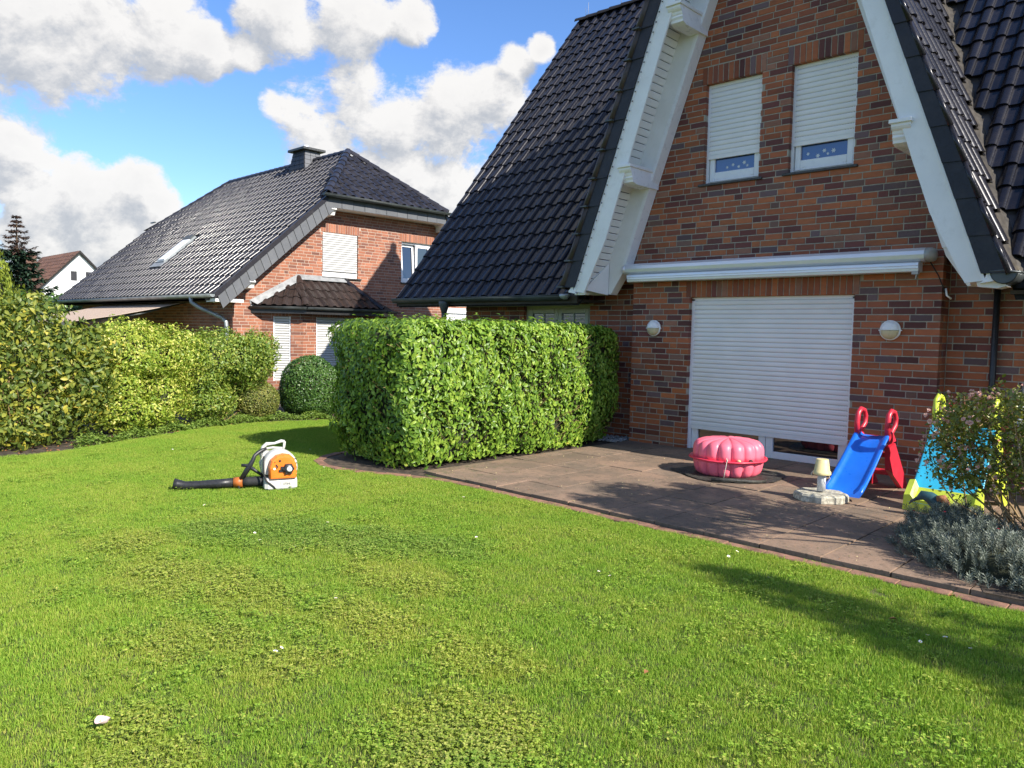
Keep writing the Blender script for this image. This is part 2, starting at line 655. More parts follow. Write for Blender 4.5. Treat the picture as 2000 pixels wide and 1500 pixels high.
plain('clamp_orange', (0.42, 0.12, 0.02), 0.5, 0.15, 10.0)
plain('print_black', (0.02, 0.02, 0.02), 0.6)
plain('bark', (0.14, 0.10, 0.06), 0.9, 0.35, 14.0, bump=0.6, bscale=50.0)
plain('twig', (0.30, 0.20, 0.09), 0.85, 0.3, 14.0)
plain('teal', (0.035, 0.10, 0.12), 0.4, 0.2)
plain('petal_white', (0.85, 0.84, 0.82), 0.6, 0.03)
plain('petal_yellow', (0.75, 0.52, 0.05), 0.6)
plain('petal_pinkish', (0.84, 0.60, 0.58), 0.5, 0.05)
plain('rose_pink', (0.92, 0.60, 0.50), 0.55, 0.12, 40.0)
plain('rose_red', (0.42, 0.012, 0.03), 0.55, 0.15, 40.0)
plain('dead_leaf', (0.36, 0.15, 0.06), 0.7, 0.3, 40.0)
plain('stone', (0.30, 0.29, 0.27), 0.8, 0.3, 20.0)


def glass_mat(name, tint, refl=0.65, rough=0.02):
    """window pane: tint of the dark room or mirrored sky, strong reflection"""
    mt, nt, b = new_mat(name)
    b.inputs['Base Color'].default_value = c4(tint)
    b.inputs['Roughness'].default_value = rough
    b.inputs['Specular IOR Level'].default_value = refl
    b.inputs['IOR'].default_value = 1.6
    b.inputs['Coat Weight'].default_value = 1.0
    b.inputs['Coat Roughness'].default_value = 0.01
    b.inputs['Coat IOR'].default_value = 1.7
    return mt


glass_mat('pane_dark', (0.010, 0.011, 0.014))
glass_mat('pane_sky', (0.008, 0.035, 0.16))  # blue of the reflected sky put into the base colour
mt, nt, b = new_mat('ball_glass')
b.inputs['Base Color'].default_value = (0.55, 0.58, 0.6, 1)
b.inputs['Roughness'].default_value = 0.15
b.inputs['Coat Weight'].default_value = 0.6


def leaf_mat(name, stops, rough=0.4, trans=0.3, spec=0.4, tcol=None, vein=0.0, under=None):
    """stops: colour ramp over a random number per leaf"""
    mt, nt, b = new_mat(name)
    r = rand_id(nt)
    pos = nt.new('ShaderNodeNewGeometry').outputs['Position']
    n = nt.noise(pos, 3.0, 4.0, 0.6)
    f = nt.math('ADD', nt.math('MULTIPLY', r, 0.75), nt.maprange(n, 0.3, 0.7, 0.0, 0.25))
    cc = nt.ramp(f, stops)
    nt.l.new(cc, b.inputs['Base Color'])
    b.inputs['Roughness'].default_value = rough
    b.inputs['Specular IOR Level'].default_value = spec
    tr = nt.new('ShaderNodeBsdfTranslucent')
    bright = nt.mix(1.0, cc, c4(tcol or (1.5, 1.55, 0.6)), 'MULTIPLY')
    nt.l.new(bright, tr.inputs['Color'])
    ms = nt.new('ShaderNodeMixShader')
    ms.inputs[0].default_value = trans
    nt.l.new(b.outputs[0], ms.inputs[1])
    nt.l.new(tr.outputs[0], ms.inputs[2])
    out = [x for x in nt.n if x.type == 'OUTPUT_MATERIAL'][0]
    nt.l.new(ms.outputs[0], out.inputs['Surface'])
    return mt


leaf_mat('leaf_hedge', [(0.0, (0.05, 0.11, 0.016)), (0.35, (0.12, 0.225, 0.024)), (0.7, (0.235, 0.36, 0.042)), (0.95, (0.36, 0.47, 0.075)), (1.0, (0.48, 0.36, 0.05))], 0.38, 0.25, 0.36)
leaf_mat('leaf_box', [(0.0, (0.03, 0.08, 0.016)), (0.6, (0.075, 0.16, 0.03)), (1.0, (0.15, 0.24, 0.05))], 0.35, 0.2, 0.5)
leaf_mat('leaf_box_gold', [(0.0, (0.11, 0.15, 0.03)), (0.6, (0.25, 0.28, 0.06)), (1.0, (0.42, 0.34, 0.12))], 0.45, 0.25)
leaf_mat('leaf_dogwood', [(0.0, (0.05, 0.09, 0.022)), (0.4, (0.13, 0.185, 0.035)), (0.75, (0.28, 0.30, 0.05)), (0.92, (0.52, 0.44, 0.06)), (1.0, (0.46, 0.28, 0.07))], 0.45, 0.3)
leaf_mat('leaf_golden', [(0.0, (0.12, 0.21, 0.025)), (0.4, (0.28, 0.38, 0.045)), (0.7, (0.47, 0.50, 0.085)), (1.0, (0.72, 0.63, 0.22))], 0.42, 0.3)
leaf_mat('leaf_privet', [(0.0, (0.08, 0.15, 0.025)), (0.5, (0.20, 0.29, 0.045)), (0.9, (0.40, 0.43, 0.08)), (1.0, (0.45, 0.33, 0.12))], 0.42, 0.3)
leaf_mat('leaf_cover', [(0.0, (0.09, 0.17, 0.03)), (1.0, (0.27, 0.36, 0.07))], 0.45, 0.3)
leaf_mat('leaf_rose', [(0.0, (0.06, 0.085, 0.016)), (0.5, (0.16, 0.19, 0.032)), (0.85, (0.31, 0.30, 0.055)), (1.0, (0.34, 0.24, 0.06))], 0.35, 0.25, 0.5)
leaf_mat('leaf_grey', [(0.0, (0.065, 0.085, 0.062)), (0.55, (0.17, 0.20, 0.16)), (1.0, (0.42, 0.44, 0.37))], 0.7, 0.15, 0.2, (1, 1.05, 0.9))
leaf_mat('leaf_spruce', [(0.0, (0.012, 0.03, 0.018)), (0.7, (0.03, 0.06, 0.035)), (1.0, (0.05, 0.075, 0.045))], 0.6, 0.1, 0.2)
leaf_mat('leaf_spruce_top', [(0.0, (0.05, 0.035, 0.025)), (1.0, (0.11, 0.06, 0.045))], 0.7, 0.1, 0.2)
leaf_mat('leaf_thuja', [(0.0, (0.12, 0.18, 0.025)), (1.0, (0.33, 0.37, 0.05))], 0.6, 0.25, 0.2)
leaf_mat('leaf_tree', [(0.0, (0.05, 0.09, 0.02)), (1.0, (0.13, 0.19, 0.04))], 0.45, 0.3)
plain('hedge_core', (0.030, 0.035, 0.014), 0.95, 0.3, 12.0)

# grass: patches of colour by place in the garden, tone per blade
mt, nt, b = new_mat('grass')
r = rand_id(nt)
pos = nt.new('ShaderNodeNewGeometry').outputs['Position']
MOSS = [(-4.0, 1.75, .42, .30), (-3.45, 1.95, .25, .25), (-3.0, 1.1, .3, .2), (-2.35, 2.15, .40, .38), (-2.0, 1.75, .35, .25), (-5.2, 2.05, .55, .35), (-4.6, 2.3, .6, .3),
        (-3.7, 2.6, .5, .25), (-3.3, 1.2, .2, .2), (-6.2, 2.2, .5, .3), (-4.1, 3.2, .5, .3), (-2.75, 2.7, .35, .25)]
CLOVER = [(-5.6, 3.3, .7, .5), (-5.0, 3.6, .6, .4), (-4.5, 3.9, .5, .35), (-6.1, 2.8, .5, .35), (-2.2, 2.0, .35, .3)]


def blobs(nt, pos, lst):
    acc = None
    for x, y, a, bb in lst:
        d = nt.vmath('MULTIPLY', nt.vmath('SUBTRACT', pos, (x, y, 0.0)), (1 / a, 1 / bb, 0.0))
        ln = nt.vmath('LENGTH', d, out=1)
        v = nt.math('SUBTRACT', 1.0, nt.math('MULTIPLY', ln, 0.6), clamp=True)
        acc = v if acc is None else nt.math('MAXIMUM', acc, v)
    return acc


flat = nt.vmath('MULTIPLY', pos, (1.0, 1.0, 0.0))
n1 = nt.noise(flat, 1.3, 5.0, 0.6)
n2 = nt.noise(flat, 5.0, 4.0, 0.6)
moss = nt.maprange(nt.math('ADD', blobs(nt, flat, MOSS), nt.math('MULTIPLY', nt.math('SUBTRACT', n2, 0.5), 1.4)), 0.28, 0.62)
clov = nt.maprange(nt.math('ADD', blobs(nt, flat, CLOVER), nt.math('MULTIPLY', nt.math('SUBTRACT', n2, 0.5), 1.2)), 0.35, 0.65)
cA = nt.ramp(r, [(0.0, (0.125, 0.235, 0.026)), (0.5, (0.215, 0.365, 0.038)), (0.85, (0.315, 0.46, 0.058)), (1.0, (0.44, 0.44, 0.09))])
cB = nt.ramp(r, [(0.0, (0.18, 0.29, 0.03)), (0.6, (0.30, 0.425, 0.05)), (1.0, (0.46, 0.43, 0.11))])
cM = nt.ramp(r, [(0.0, (0.25, 0.29, 0.035)), (0.5, (0.40, 0.41, 0.065)), (1.0, (0.56, 0.47, 0.15))])
cC = nt.ramp(r, [(0.0, (0.10, 0.20, 0.03)), (0.6, (0.17, 0.285, 0.055)), (1.0, (0.30, 0.39, 0.11))])
cc = nt.mix(nt.maprange(n1, 0.38, 0.64), cA, cB)
cc = nt.mix(nt.math('MULTIPLY', clov, 0.45), cc, cC)
cc = nt.mix(nt.math('MULTIPLY', moss, 0.42), cc, cM)
nt.l.new(cc, b.inputs['Base Color'])
b.inputs['Roughness'].default_value = 0.5
b.inputs['Specular IOR Level'].default_value = 0.2
tr = nt.new('ShaderNodeBsdfTranslucent')
nt.l.new(nt.mix(1.0, cc, c4((1.3, 1.4, 0.5)), 'MULTIPLY'), tr.inputs['Color'])
ms = nt.new('ShaderNodeMixShader')
ms.inputs[0].default_value = 0.22
nt.l.new(b.outputs[0], ms.inputs[1])
nt.l.new(tr.outputs[0], ms.inputs[2])
nt.l.new(ms.outputs[0], [x for x in nt.n if x.type == 'OUTPUT_MATERIAL'][0].inputs['Surface'])

mt, nt, b = new_mat('lawn_ground')
pos = nt.new('ShaderNodeNewGeometry').outputs['Position']
n1 = nt.noise(pos, 2.0, 6.0, 0.6)
n2 = nt.noise(pos, 60.0, 6.0, 0.7)
cc = nt.mix(nt.maprange(n1, 0.35, 0.65), c4((0.09, 0.14, 0.022)), c4((0.14, 0.16, 0.035)))
cc = nt.mix(nt.maprange(n2, 0.4, 0.65, 0.0, 0.7), cc, c4((0.08, 0.075, 0.028)))
nt.l.new(cc, b.inputs['Base Color'])
b.inputs['Roughness'].default_value = 0.95
nt.l.new(nt.bump(n2, 0.8, 0.03), b.inputs['Normal'])

# concrete slabs
mt, nt, b = new_mat('slab')
r = rand_id(nt)
pos = nt.new('ShaderNodeNewGeometry').outputs['Position']
n1 = nt.noise(pos, 1.6, 6.0, 0.65)
n2 = nt.noise(pos, 9.0, 7.0, 0.7)
n3 = nt.noise(pos, 55.0, 4.0, 0.7)
cc = nt.ramp(r, [(0.0, (0.225, 0.155, 0.108)), (0.5, (0.295, 0.195, 0.135)), (1.0, (0.26, 0.182, 0.13))])
cc = nt.mix(nt.maprange(n1, 0.38, 0.62, 0.0, 0.6), cc, c4((0.13, 0.105, 0.078)))
cc = nt.mix(nt.maprange(n2, 0.50, 0.70, 0.0, 0.6), cc, c4((0.09, 0.075, 0.055)))
cc = nt.mix(nt.maprange(n3, 0.58, 0.72, 0.0, 0.6), cc, c4((0.38, 0.35, 0.29)))
cc = nt.mix(nt.maprange(nt.noise(pos, 24.0, 6.0, 0.75), 0.54, 0.68, 0.0, 0.65), cc, c4((0.065, 0.055, 0.042)))
wg = nt.maprange(nt.vmath('DOT_PRODUCT', pos, (-1.0, -0.35, 0.0), out=1), 3.4, 5.2)
cc = nt.mix(nt.math('MULTIPLY', wg, nt.maprange(n2, 0.42, 0.66, 0.0, 0.5)), cc, c4((0.13, 0.135, 0.06)))
nt.l.new(cc, b.inputs['Base Color'])
b.inputs['Roughness'].default_value = 0.88
b.inputs['Specular IOR Level'].default_value = 0.25
nt.l.new(nt.bump(n3, 0.4, 0.006), b.inputs['Normal'])

# ---------------------------------------------------------------- ground
lawn = MB()
lawn.add([(-900, -900, 0), (900, -900, 0), (900, 900, 0), (-900, 900, 0)], [(0, 1, 2, 3)])
o = link('ground', lawn.mesh('ground', 'lawn_ground'))
tag(o, 'flat green garden ground under the lawn', 'ground', kind='structure')


def sheet(name, poly, z, mat, label, cat):
    mb = MB()
    mb.add([(x, y, z) for x, y in poly], [tuple(range(len(poly)))])
    o = link(name, mb.mesh(name, mat))
    return tag(o, label, cat, kind='structure')


# ---------------------------------------------------------------- patio of slabs
PY0, PY1, PX0, PX1 = 5.80, 10.2, -7.02, -0.8
bed = MB()
bed.box(PX0, PX1, PY0 + .01, PY1 - .02, -0.05, 0.012)
patio = link('patio', bed.mesh('patio', 'soil'))
tag(patio, 'terrace of square reddish-brown concrete slabs in front of the house', 'patio', kind='structure')
slab_mb = MB().rbox(0, 0.491, 0, 0.491, 0, 0.05, 0.002)
slab_me = slab_mb.mesh('slab', 'slab')
for i in range(13):
    for j in range(9):
        x, y = -7.28 + 0.5 * i, PY0 + 0.5 * j
        wsc = 1.0
        if i == 0:
            x, wsc = -7.0, .44
        o = link('slab', slab_me, patio, (x + random.uniform(-.002, .002), y + random.uniform(-.002, .002), -0.012 + random.uniform(-.004, .003)))
        o.rotation_euler = (random.uniform(-.005, .005), random.uniform(-.005, .005), random.uniform(-.004, .004))
        o.scale = (wsc, 1, 1)

# mowing edge: red stones along the patio, curling round the hedge
EDGE = [(1.6, 5.80), (-0.2, 5.70), (-1.0, 5.69), (-1.6, 5.69), (-2.6, 5.69), (-4.0, 5.69), (-5.2, 5.70), (-6.0, 5.70), (-6.55, 5.66), (-7.0, 5.53), (-7.4, 5.35),
        (-7.9, 5.2), (-8.35, 5.22), (-8.65, 5.42), (-8.85, 5.8), (-8.95, 6.4), (-9.0, 7.2), (-9.0, 8.4), (-9.0, 9.6)]


def resample(pts, step):
    P = np.array(pts, dtype=float)
    # smooth with a Catmull-Rom pass
    Q = []
    for i in range(len(P) - 1):
        p0, p1, p2, p3 = P[max(i - 1, 0)], P[i], P[i + 1], P[min(i + 2, len(P) - 1)]
        for t in np.linspace(0, 1, 12, endpoint=False):
            Q.append(0.5 * (2 * p1 + (p2 - p0) * t + (2 * p0 - 5 * p1 + 4 * p2 - p3) * t * t + (3 * p1 - p0 - 3 * p2 + p3) * t ** 3))
    Q.append(P[-1])
    Q = np.array(Q)
    L = np.concatenate([[0], np.cumsum(np.linalg.norm(np.diff(Q, axis=0), axis=1))])
    n = int(L[-1] / step)
    s = np.linspace(0, n * step, n + 1)
    return np.stack([np.interp(s, L, Q[:, k]) for k in range(Q.shape[1])], axis=1)


E_ = resample(EDGE, 0.33)
kerb = MB()
kerb.tube([(p[0], p[1], -0.06) for p in E_], 0.05, 6)
kerb = link('kerb', kerb.mesh('kerb', 'soil'))
tag(kerb, 'mowing edge of reddish kerb stones between lawn and terrace', 'kerb', kind='structure')
for i in range(len(E_) - 1):
    a, b2 = E_[i], E_[i + 1]
    d = b2 - a
    ang = math.atan2(d[1], d[0])
    ln = np.linalg.norm(d)
    mb = MB().rbox(0.003, ln - 0.003, -0.055, 0.055, -0.05, 0.0, 0.006)
    o = link('edging_stone', mb.mesh('edging_stone', 'edging'), kerb, (a[0], a[1], 0.018 + random.uniform(-.004, .004)))
    o.rotation_euler = (0, random.uniform(-.01, .01), ang)

# planting beds
sheet('hedge_bed', [(p[0], p[1]) for p in E_ if p[0] < -6.6] + [(-6.95, 9.9), (-6.95, 5.75)], 0.010, 'soil', 'strip of dark soil under the clipped laurel hedge', 'soil')
sheet('rose_bed', [(-1.2, 5.78), (1.6, 5.86), (1.6, 10.1), (-1.1, 10.1), (-1.15, 8.4), (-1.45, 7.4), (-1.5, 6.6)], 0.045, 'soil', 'dark soil of the rose bed at the terrace corner', 'soil')
sheet('border_bed', [(-10.9, 0.6), (-11.15, 2.48), (-11.25, 3.2), (-11.95, 4.6), (-12.45, 5.6), (-12.6, 6.6), (-12.35, 7.6), (-11.9, 8.6), (-12.3, 10.0), (-15.5, 10.0), (-15.5, 0.6)],
      0.012, 'soil', 'soil of the shrub border beside the lawn', 'soil')

# ---------------------------------------------------------------- main house
HX0, HX1 = -6.99, -2.66         # bay
HXC = (HX0 + HX1) / 2
HY, WY = 9.92, 10.20            # bay front, recessed wall
GY = 9.20                       # plane of the gable's bargeboard
KSL = 2.777                     # gable roof: rise per metre


def u_o(z):                     # half width of the gable at height z
    return 2.762 - (z - 2.316) / KSL


COURSE = 0.25 / 3
house = thing('brick_house', (-4.83, 9.92, 0), 'red brick house with a steep white-trimmed gable and black tiled roof behind the terrace', 'house')

DOOR = (-5.99, -3.65, 0.0, 2.25)
WINL = (-5.84, -5.00, 45.5 * COURSE + 0.08, 5.25)
WINR = (-4.585, -3.745, 45.5 * COURSE + 0.08, 5.25)
WINL = (-5.84, -5.00, 3.86, 5.25)
WINR = (-4.585, -3.745, 3.86, 5.25)
LWIN = (-9.56, -8.05, 1.0, 2.19)


def wall_mesh(mb, x0, x1, y0, y1, z0, top, holes):
    """wall slab in the XZ plane between y0 and y1 with rectangular holes; top(x) gives its height"""
    xs = sorted({x0, x1, *[h[0] for h in holes], *[h[1] for h in holes], *[x for x in (HXC,) if x0 < x < x1]})
    xs = [x for x in xs if x0 <= x <= x1]
    for a, b2 in zip(xs[:-1], xs[1:]):
        spans = [(z0, None)]
        for h in holes:
            if h[0] <= a + 1e-6 and h[1] >= b2 - 1e-6:
                ns = []
                for s0, s1 in spans:
                    if h[2] > s0:
                        ns.append((s0, h[2]))
                    ns.append((h[3], s1))
                spans = ns
        for s0, s1 in spans:
            za, zb = (top(a), top(b2)) if s1 is None else (s1, s1)
            if max(za, zb) <= s0 + 1e-4:
                continue
            v = [(a, y0, s0), (b2, y0, s0), (b2, y1, s0), (a, y1, s0), (a, y0, za), (b2, y0, zb), (b2, y1, zb), (a, y1, za)]
            mb.add(v, [(0, 3, 2, 1), (4, 5, 6, 7), (0, 1, 5, 4), (1, 2, 6, 5), (2, 3, 7, 6), (3, 0, 4, 7)])


def grow(h, e):
    return (h[0] - e, h[1] + e, h[2] - (e if h[2] > 0 else 0), h[3] + e)


def gable_top(x):
    return 2.316 + (2.762 - 0.12 - abs(x - HXC)) * KSL


wm = MB()
wall_mesh(wm, HX0 + .006, HX1 - .006, HY + .005, HY + .34, 0.0, lambda x: max(gable_top(x), 2.6), [grow(h, .006) for h in (DOOR, WINL, WINR)])
wall_mesh(wm, -11.11 + .006, HX0, WY + .005, WY + .3, 0.0, lambda x: 2.9, [grow(LWIN, .006)])
wall_mesh(wm, HX1, 3.5, WY + .005, WY + .3, 0.0, lambda x: 2.9, [])
wm.box(-11.104, -10.8, WY + .3, 19.6, 0, 2.9)
# left gable triangle of the long house
wm.prism([(WY + .02, 2.9), (19.6, 2.9), (14.9, 9.0)], 0.25, (-11.104, 0, 0), 'yz')
wall = part('wall', wm, 'mortar', house)

# --- bricks
BD = 0.11


def bond(x0, x1, rnd, mod=0.25):
    """brick intervals along one course: stretchers with some headers, wild bond"""
    out = []
    x = x0 - mod * rnd.choice([0.0, 0.25, 0.5, 0.75])
    while x < x1:
        ln = mod if rnd.random() < 0.82 else mod / 2
        a, b2 = max(x, x0), min(x + ln - 0.0115, x1)
        if b2 - a > 0.045:
            out.append((a, b2))
        elif out and x > x0:
            out[-1] = (out[-1][0], x1)
        x += ln
    if out and x1 - out[-1][1] < 0.06:
        out[-1] = (out[-1][0], x1)
    if out and out[0][0] - x0 < 0.06:
        out[0] = (x0, out[0][1])
    return out


def cut(iv, holes):
    for h0, h1 in holes:
        ns = []
        for a, b2 in iv:
            if b2 <= h0 or a >= h1:
                ns.append((a, b2))
            else:
                if h0 - a > 0.035:
                    ns.append((a, h0))
                if b2 - h1 > 0.035:
                    ns.append((h1, b2))
        iv = ns
    return iv


brick_base = MB().rbox(0, 1, 0, 1, 0, 1, 0.0)
bk = MB()
# unit brick, chamfered front face (y=0)
cx_, cz_ = 0.012, 0.045
bk.add([(0, .05, 0), (1, .05, 0), (1, 1, 0), (0, 1, 0), (0, .05, 1), (1, .05, 1), (1, 1, 1), (0, 1, 1), (cx_, 0, cz_), (1 - cx_, 0, cz_), (1 - cx_, 0, 1 - cz_), (cx_, 0, 1 - cz_)],
       [(8, 9, 10, 11), (0, 1, 9, 8), (1, 5, 10, 9), (5, 4, 11, 10), (4, 0, 8, 11), (0, 3, 2, 1), (4, 5, 6, 7), (1, 2, 6, 5), (3, 0, 4, 7)])


def place_bricks(face, holes, soldiers, x0, x1, z1, limit, rnd, mod=0.25, hb=0.071, course=COURSE, zlow=0.0):
    """face(a, z, len, h) -> 4x4"""
    M = []
    k = 0
    while True:
        z = zlow + k * course
        if z + hb > z1:
            break
        a0, a1 = x0, x1
        if limit:
            lo, hi = limit(z + hb)
            a0, a1 = max(a0, lo), min(a1, hi)
        if a1 - a0 > 0.1:
            zz = z + hb / 2
            hs = [(h[0], h[1]) for h in holes if h[2] < zz < h[3]] + [(h[0], h[1]) for h in soldiers if h[2] < zz < h[3]]
            for a, b2 in cut(bond(a0, a1, rnd, mod), hs):
                M.append(face(a, z + 0.006, b2 - a, hb))
        k += 1
    for h in soldiers:
        n = int(round((h[1] - h[0]) / (hb + 0.0115)))
        st = (h[1] - h[0]) / n
        for i in range(n):
            M.append(face(h[0] + i * st + 0.003, h[2] + 0.002, st - 0.0115, h[3] - h[2] - 0.012))
    return M


rnd = random.Random(3)


def face_front(y):
    def f(a, z, ln, h):
        jy = rnd.uniform(-.002, .001)
        return basis((a, y + jy, z), (ln, 0, 0), (0, BD, 0), (0, 0, h))
    return f


def face_right(x):               # facing +X, a runs along Y
    def f(a, z, ln, h):
        jx = rnd.uniform(-.001, .002)
        return basis((x + jx, a, z), (0, ln, 0), (-BD, 0, 0), (0, 0, h))
    return f


def rake(z):
    u = u_o(z) - 0.14
    return HXC - u, HXC + u


E1 = 0.062
SOLD = [(DOOR[0] - E1, DOOR[1] + E1, 2.25, 2.498), (WINL[0] - E1, WINL[1] + E1, 5.25, 5.5), (WINR[0] - E1, WINR[1] + E1, 5.25, 5.5)]
BM = place_bricks(face_front(HY), (DOOR, WINL, WINR), SOLD, HX0, HX1, 8.3, rake, rnd)
BM += place_bricks(face_front(WY), (LWIN,), [(LWIN[0] - E1, LWIN[1] + E1, 2.19, 2.44)], -11.11, HX0 - .01, 2.6, None, rnd)
BM += place_bricks(face_front(WY), (), (), HX1 + .01, 2.2, 2.6, None, rnd)
BM += place_bricks(face_right(HX1 + .001), (), (), HY + .115, WY + .1, 2.75, None, rnd)
pieces('brick', 'brickwork', [bk], BM, np.zeros(len(BM), int), 'brick_main', wall, 300)

# --- roof
EY, EZ, PITCH_M = 9.50, 2.30, R_(52.06)
RL = -12.39
cp, sp_ = math.cos(PITCH_M), math.sin(PITCH_M)
RIDGE_S = 8.80
RY, RZ = EY + RIDGE_S * cp, EZ + RIDGE_S * sp_


def tile_base(w, l, h, t, over=0.06, kind='s'):
    """interlocking tile: x across 0..w, y up the slope, z off the roof"""
    mb = MB()
    if kind == 's':
        prof = [(0.0, 0.0), (0.04, 0.03), (0.08, 0.34), (0.14, 0.68), (0.22, 0.91), (0.31, 1.0), (0.41, 0.96), (0.49, 0.82), (0.54, 0.58), (0.562, 0.28), (0.572, 0.0), (0.66, -0.02), (0.985, 0.0)]
    else:
        prof = [(0.0, 0.0), (0.06, 0.06), (0.13, 0.75), (0.22, 1.0), (0.31, 0.75), (0.39, 0.10), (0.48, 0.0), (0.66, 0.05), (0.72, 0.14), (0.78, 0.03), (0.985, 0.0)]
    a = [(x * w, 0.0, t + z * h) for x, z in prof]
    e = [(x * w, l + over, z * h) for x, z in prof]
    n = len(prof)
    mb.add(a + e, [(i, i + 1, n + i + 1, n + i) for i in range(n - 1)], True)
    low = [(x * w, 0.004, t + z * h - 0.024) for x, z in prof]
    mb.add(a + low, [(n + i, n + i + 1, i + 1, i) for i in range(n - 1)], False)
    mb.add([a[0], e[0], (0, l + over, -0.02), (0, 0.0, t - 0.024)], [(0, 1, 2, 3)])
    mb.add([a[-1], e[-1], (prof[-1][0] * w, l + over, -0.02), (prof[-1][0] * w, 0, t - 0.024)], [(3, 2, 1, 0)])
    return mb


def tile_field(o, ex, ey, w, l, nx, ny, keep, jit=0.0035):
    """grid of placements on a slope; keep(centre) decides"""
    ex, ey = np.array(ex, float), np.array(ey, float)
    ez = np.cross(ex, ey)
    out = []
    for j in range(ny):
        for i in range(nx):
            p = np.array(o, float) + ex * (i * w) + ey * (j * l)
            c = p + ex * w / 2 + ey * l / 2
            if keep(c):
                a = random.uniform(-jit, jit)
                b2 = random.uniform(-jit, jit)
                x_ = ex + ez * a
                y_ = ey + ez * b2
                out.append(basis(p + ez * random.uniform(-.002, .002), x_, y_, ez))
    return out


def gx(z, s):                    # x of the gable roof's skin at height z
    return HXC + s * (u_o(z) + (0.20 if s < 0 else 0.25 - 0.055 * (z - 2.4)))


TW, TL = 0.272, 0.367
main_tile = tile_base(TW, TL, 0.042, 0.03)
TM = tile_field((RL, EY, EZ), (1, 0, 0), (0, cp, sp_), TW, TL, 22, 24, lambda c: c[0] < gx(c[2], -1) + 0.05)
TMR = tile_field((-5.0, EY, EZ), (1, 0, 0), (0, cp, sp_), TW, TL, 28, 24, lambda c: c[0] > gx(c[2], 1) + 0.04)
rf = MB()
# boards under the tiles, then the far slope
for s_, xo in ((-1, RL + .02), (1, 4.0)):
    for dz, fl_ in ((.035, 1), (.16, -1)):
        q = [(xo, EY + .02, EZ - dz), (gx(EZ, s_) - s_ * .05, EY + .02, EZ - dz), (gx(RZ, s_) - s_ * .05, RY, RZ - dz), (xo, RY, RZ - dz)]
        rf.add(q, [(0, 1, 2, 3)])
rf.add([(RL + .02, 2 * RY - EY, EZ), (4.0, 2 * RY - EY, EZ), (4.0, RY, RZ - .035), (RL + .02, RY, RZ - .035)], [(3, 2, 1, 0)])
roof = part('roof', rf, 'underlay', house)
vm = MB()
vm.add([(RL, EY, EZ - .16), (RL, RY, RZ - .16), (RL, RY, RZ + .03), (RL, EY, EZ + .03)], [(0, 1, 2, 3)])
vm.add([(RL + .03, EY, EZ - .16), (RL + .03, RY, RZ - .16), (RL + .03, RY, RZ + .03), (RL + .03, EY, EZ + .03)], [(3, 2, 1, 0)])
part('verge_board', vm, 'verge_slate', house)
# gable roof planes (right one is seen at a grazing angle)
kg = math.hypot(1, KSL)
_t = np.array((gx(9.0, 1) - gx(2.4, 1), 0, 6.6))
gey = _t / np.linalg.norm(_t)                # up the right plane
GT = 0.42


def valley_y(z):
    return EY + (z - EZ) / math.tan(PITCH_M)


gable_tile = tile_base(0.30, GT, 0.035, 0.028)
zb = 2.36
GM = tile_field((gx(zb, 1) - 0.03, GY - .02, zb), (0, 1, 0), gey, 0.30, GT, 18, 19, lambda c: c[1] < valley_y(c[2]) - 0.12 and c[2] < 9.3)
gml = np.array((1 / kg, 0, KSL / kg))
GM2 = tile_field((gx(zb, -1) + 0.03, GY + 0.28 + 5.1, zb), (0, -1, 0), gml, 0.30, GT, 18, 19, lambda c: c[1] < valley_y(c[2]) - 0.12 and c[2] < 9.3)
ALLT = TM + TMR + GM + GM2
vr = [0] * (len(TM) + len(TMR)) + [1] * (len(GM) + len(GM2))
fac = np.array([1.0] * len(TM) + [1.5] * len(TMR) + [1.2] * len(GM) + [0.0] * len(GM2))
pieces('roof_tile', 'roof_tiles', [main_tile, gable_tile], ALLT, vr, 'tile_main', roof, 300, np.maximum(fac, 1e-6))
gd = MB()
ZT = 9.6
for s in (-1, 1):
    a = [(gx(2.4, s) - s * .04, GY, 2.4), (gx(2.4, s) - s * .04, valley_y(2.4), 2.4), (gx(ZT, s) - s * .04, valley_y(ZT), ZT), (gx(ZT, s) - s * .04, GY, ZT)]
    gd.add(a, [(0, 1, 2, 3)])
    b2 = [(gx(2.4, s) - s * .10, GY + .05, 2.4), (gx(2.4, s) - s * .10, valley_y(2.4), 2.4), (gx(ZT, s) - s * .10, valley_y(ZT), ZT), (gx(ZT, s) - s * .10, GY + .05, ZT)]
    gd.add(b2, [(3, 2, 1, 0)])
part('gable_deck', gd, 'underlay', house)
# valley gutters
for s in (-1, 1):
    vb = MB()
    rows = []
    for z in np.linspace(2.38, 9.2, 16):
        x, y = gx(z, s), valley_y(z)
        rows.append([(x - s * 0.05, y - 0.20, z + .03), (x + s * .01, y - 0.02, z + .005), (x + s * 0.05, y + 0.01, z - .01), (x + s * 0.26, y + 0.05, z - .03)])
    vb.loft(rows, closed=False)
    part('valley_gutter', vb, 'valley_metal', roof)
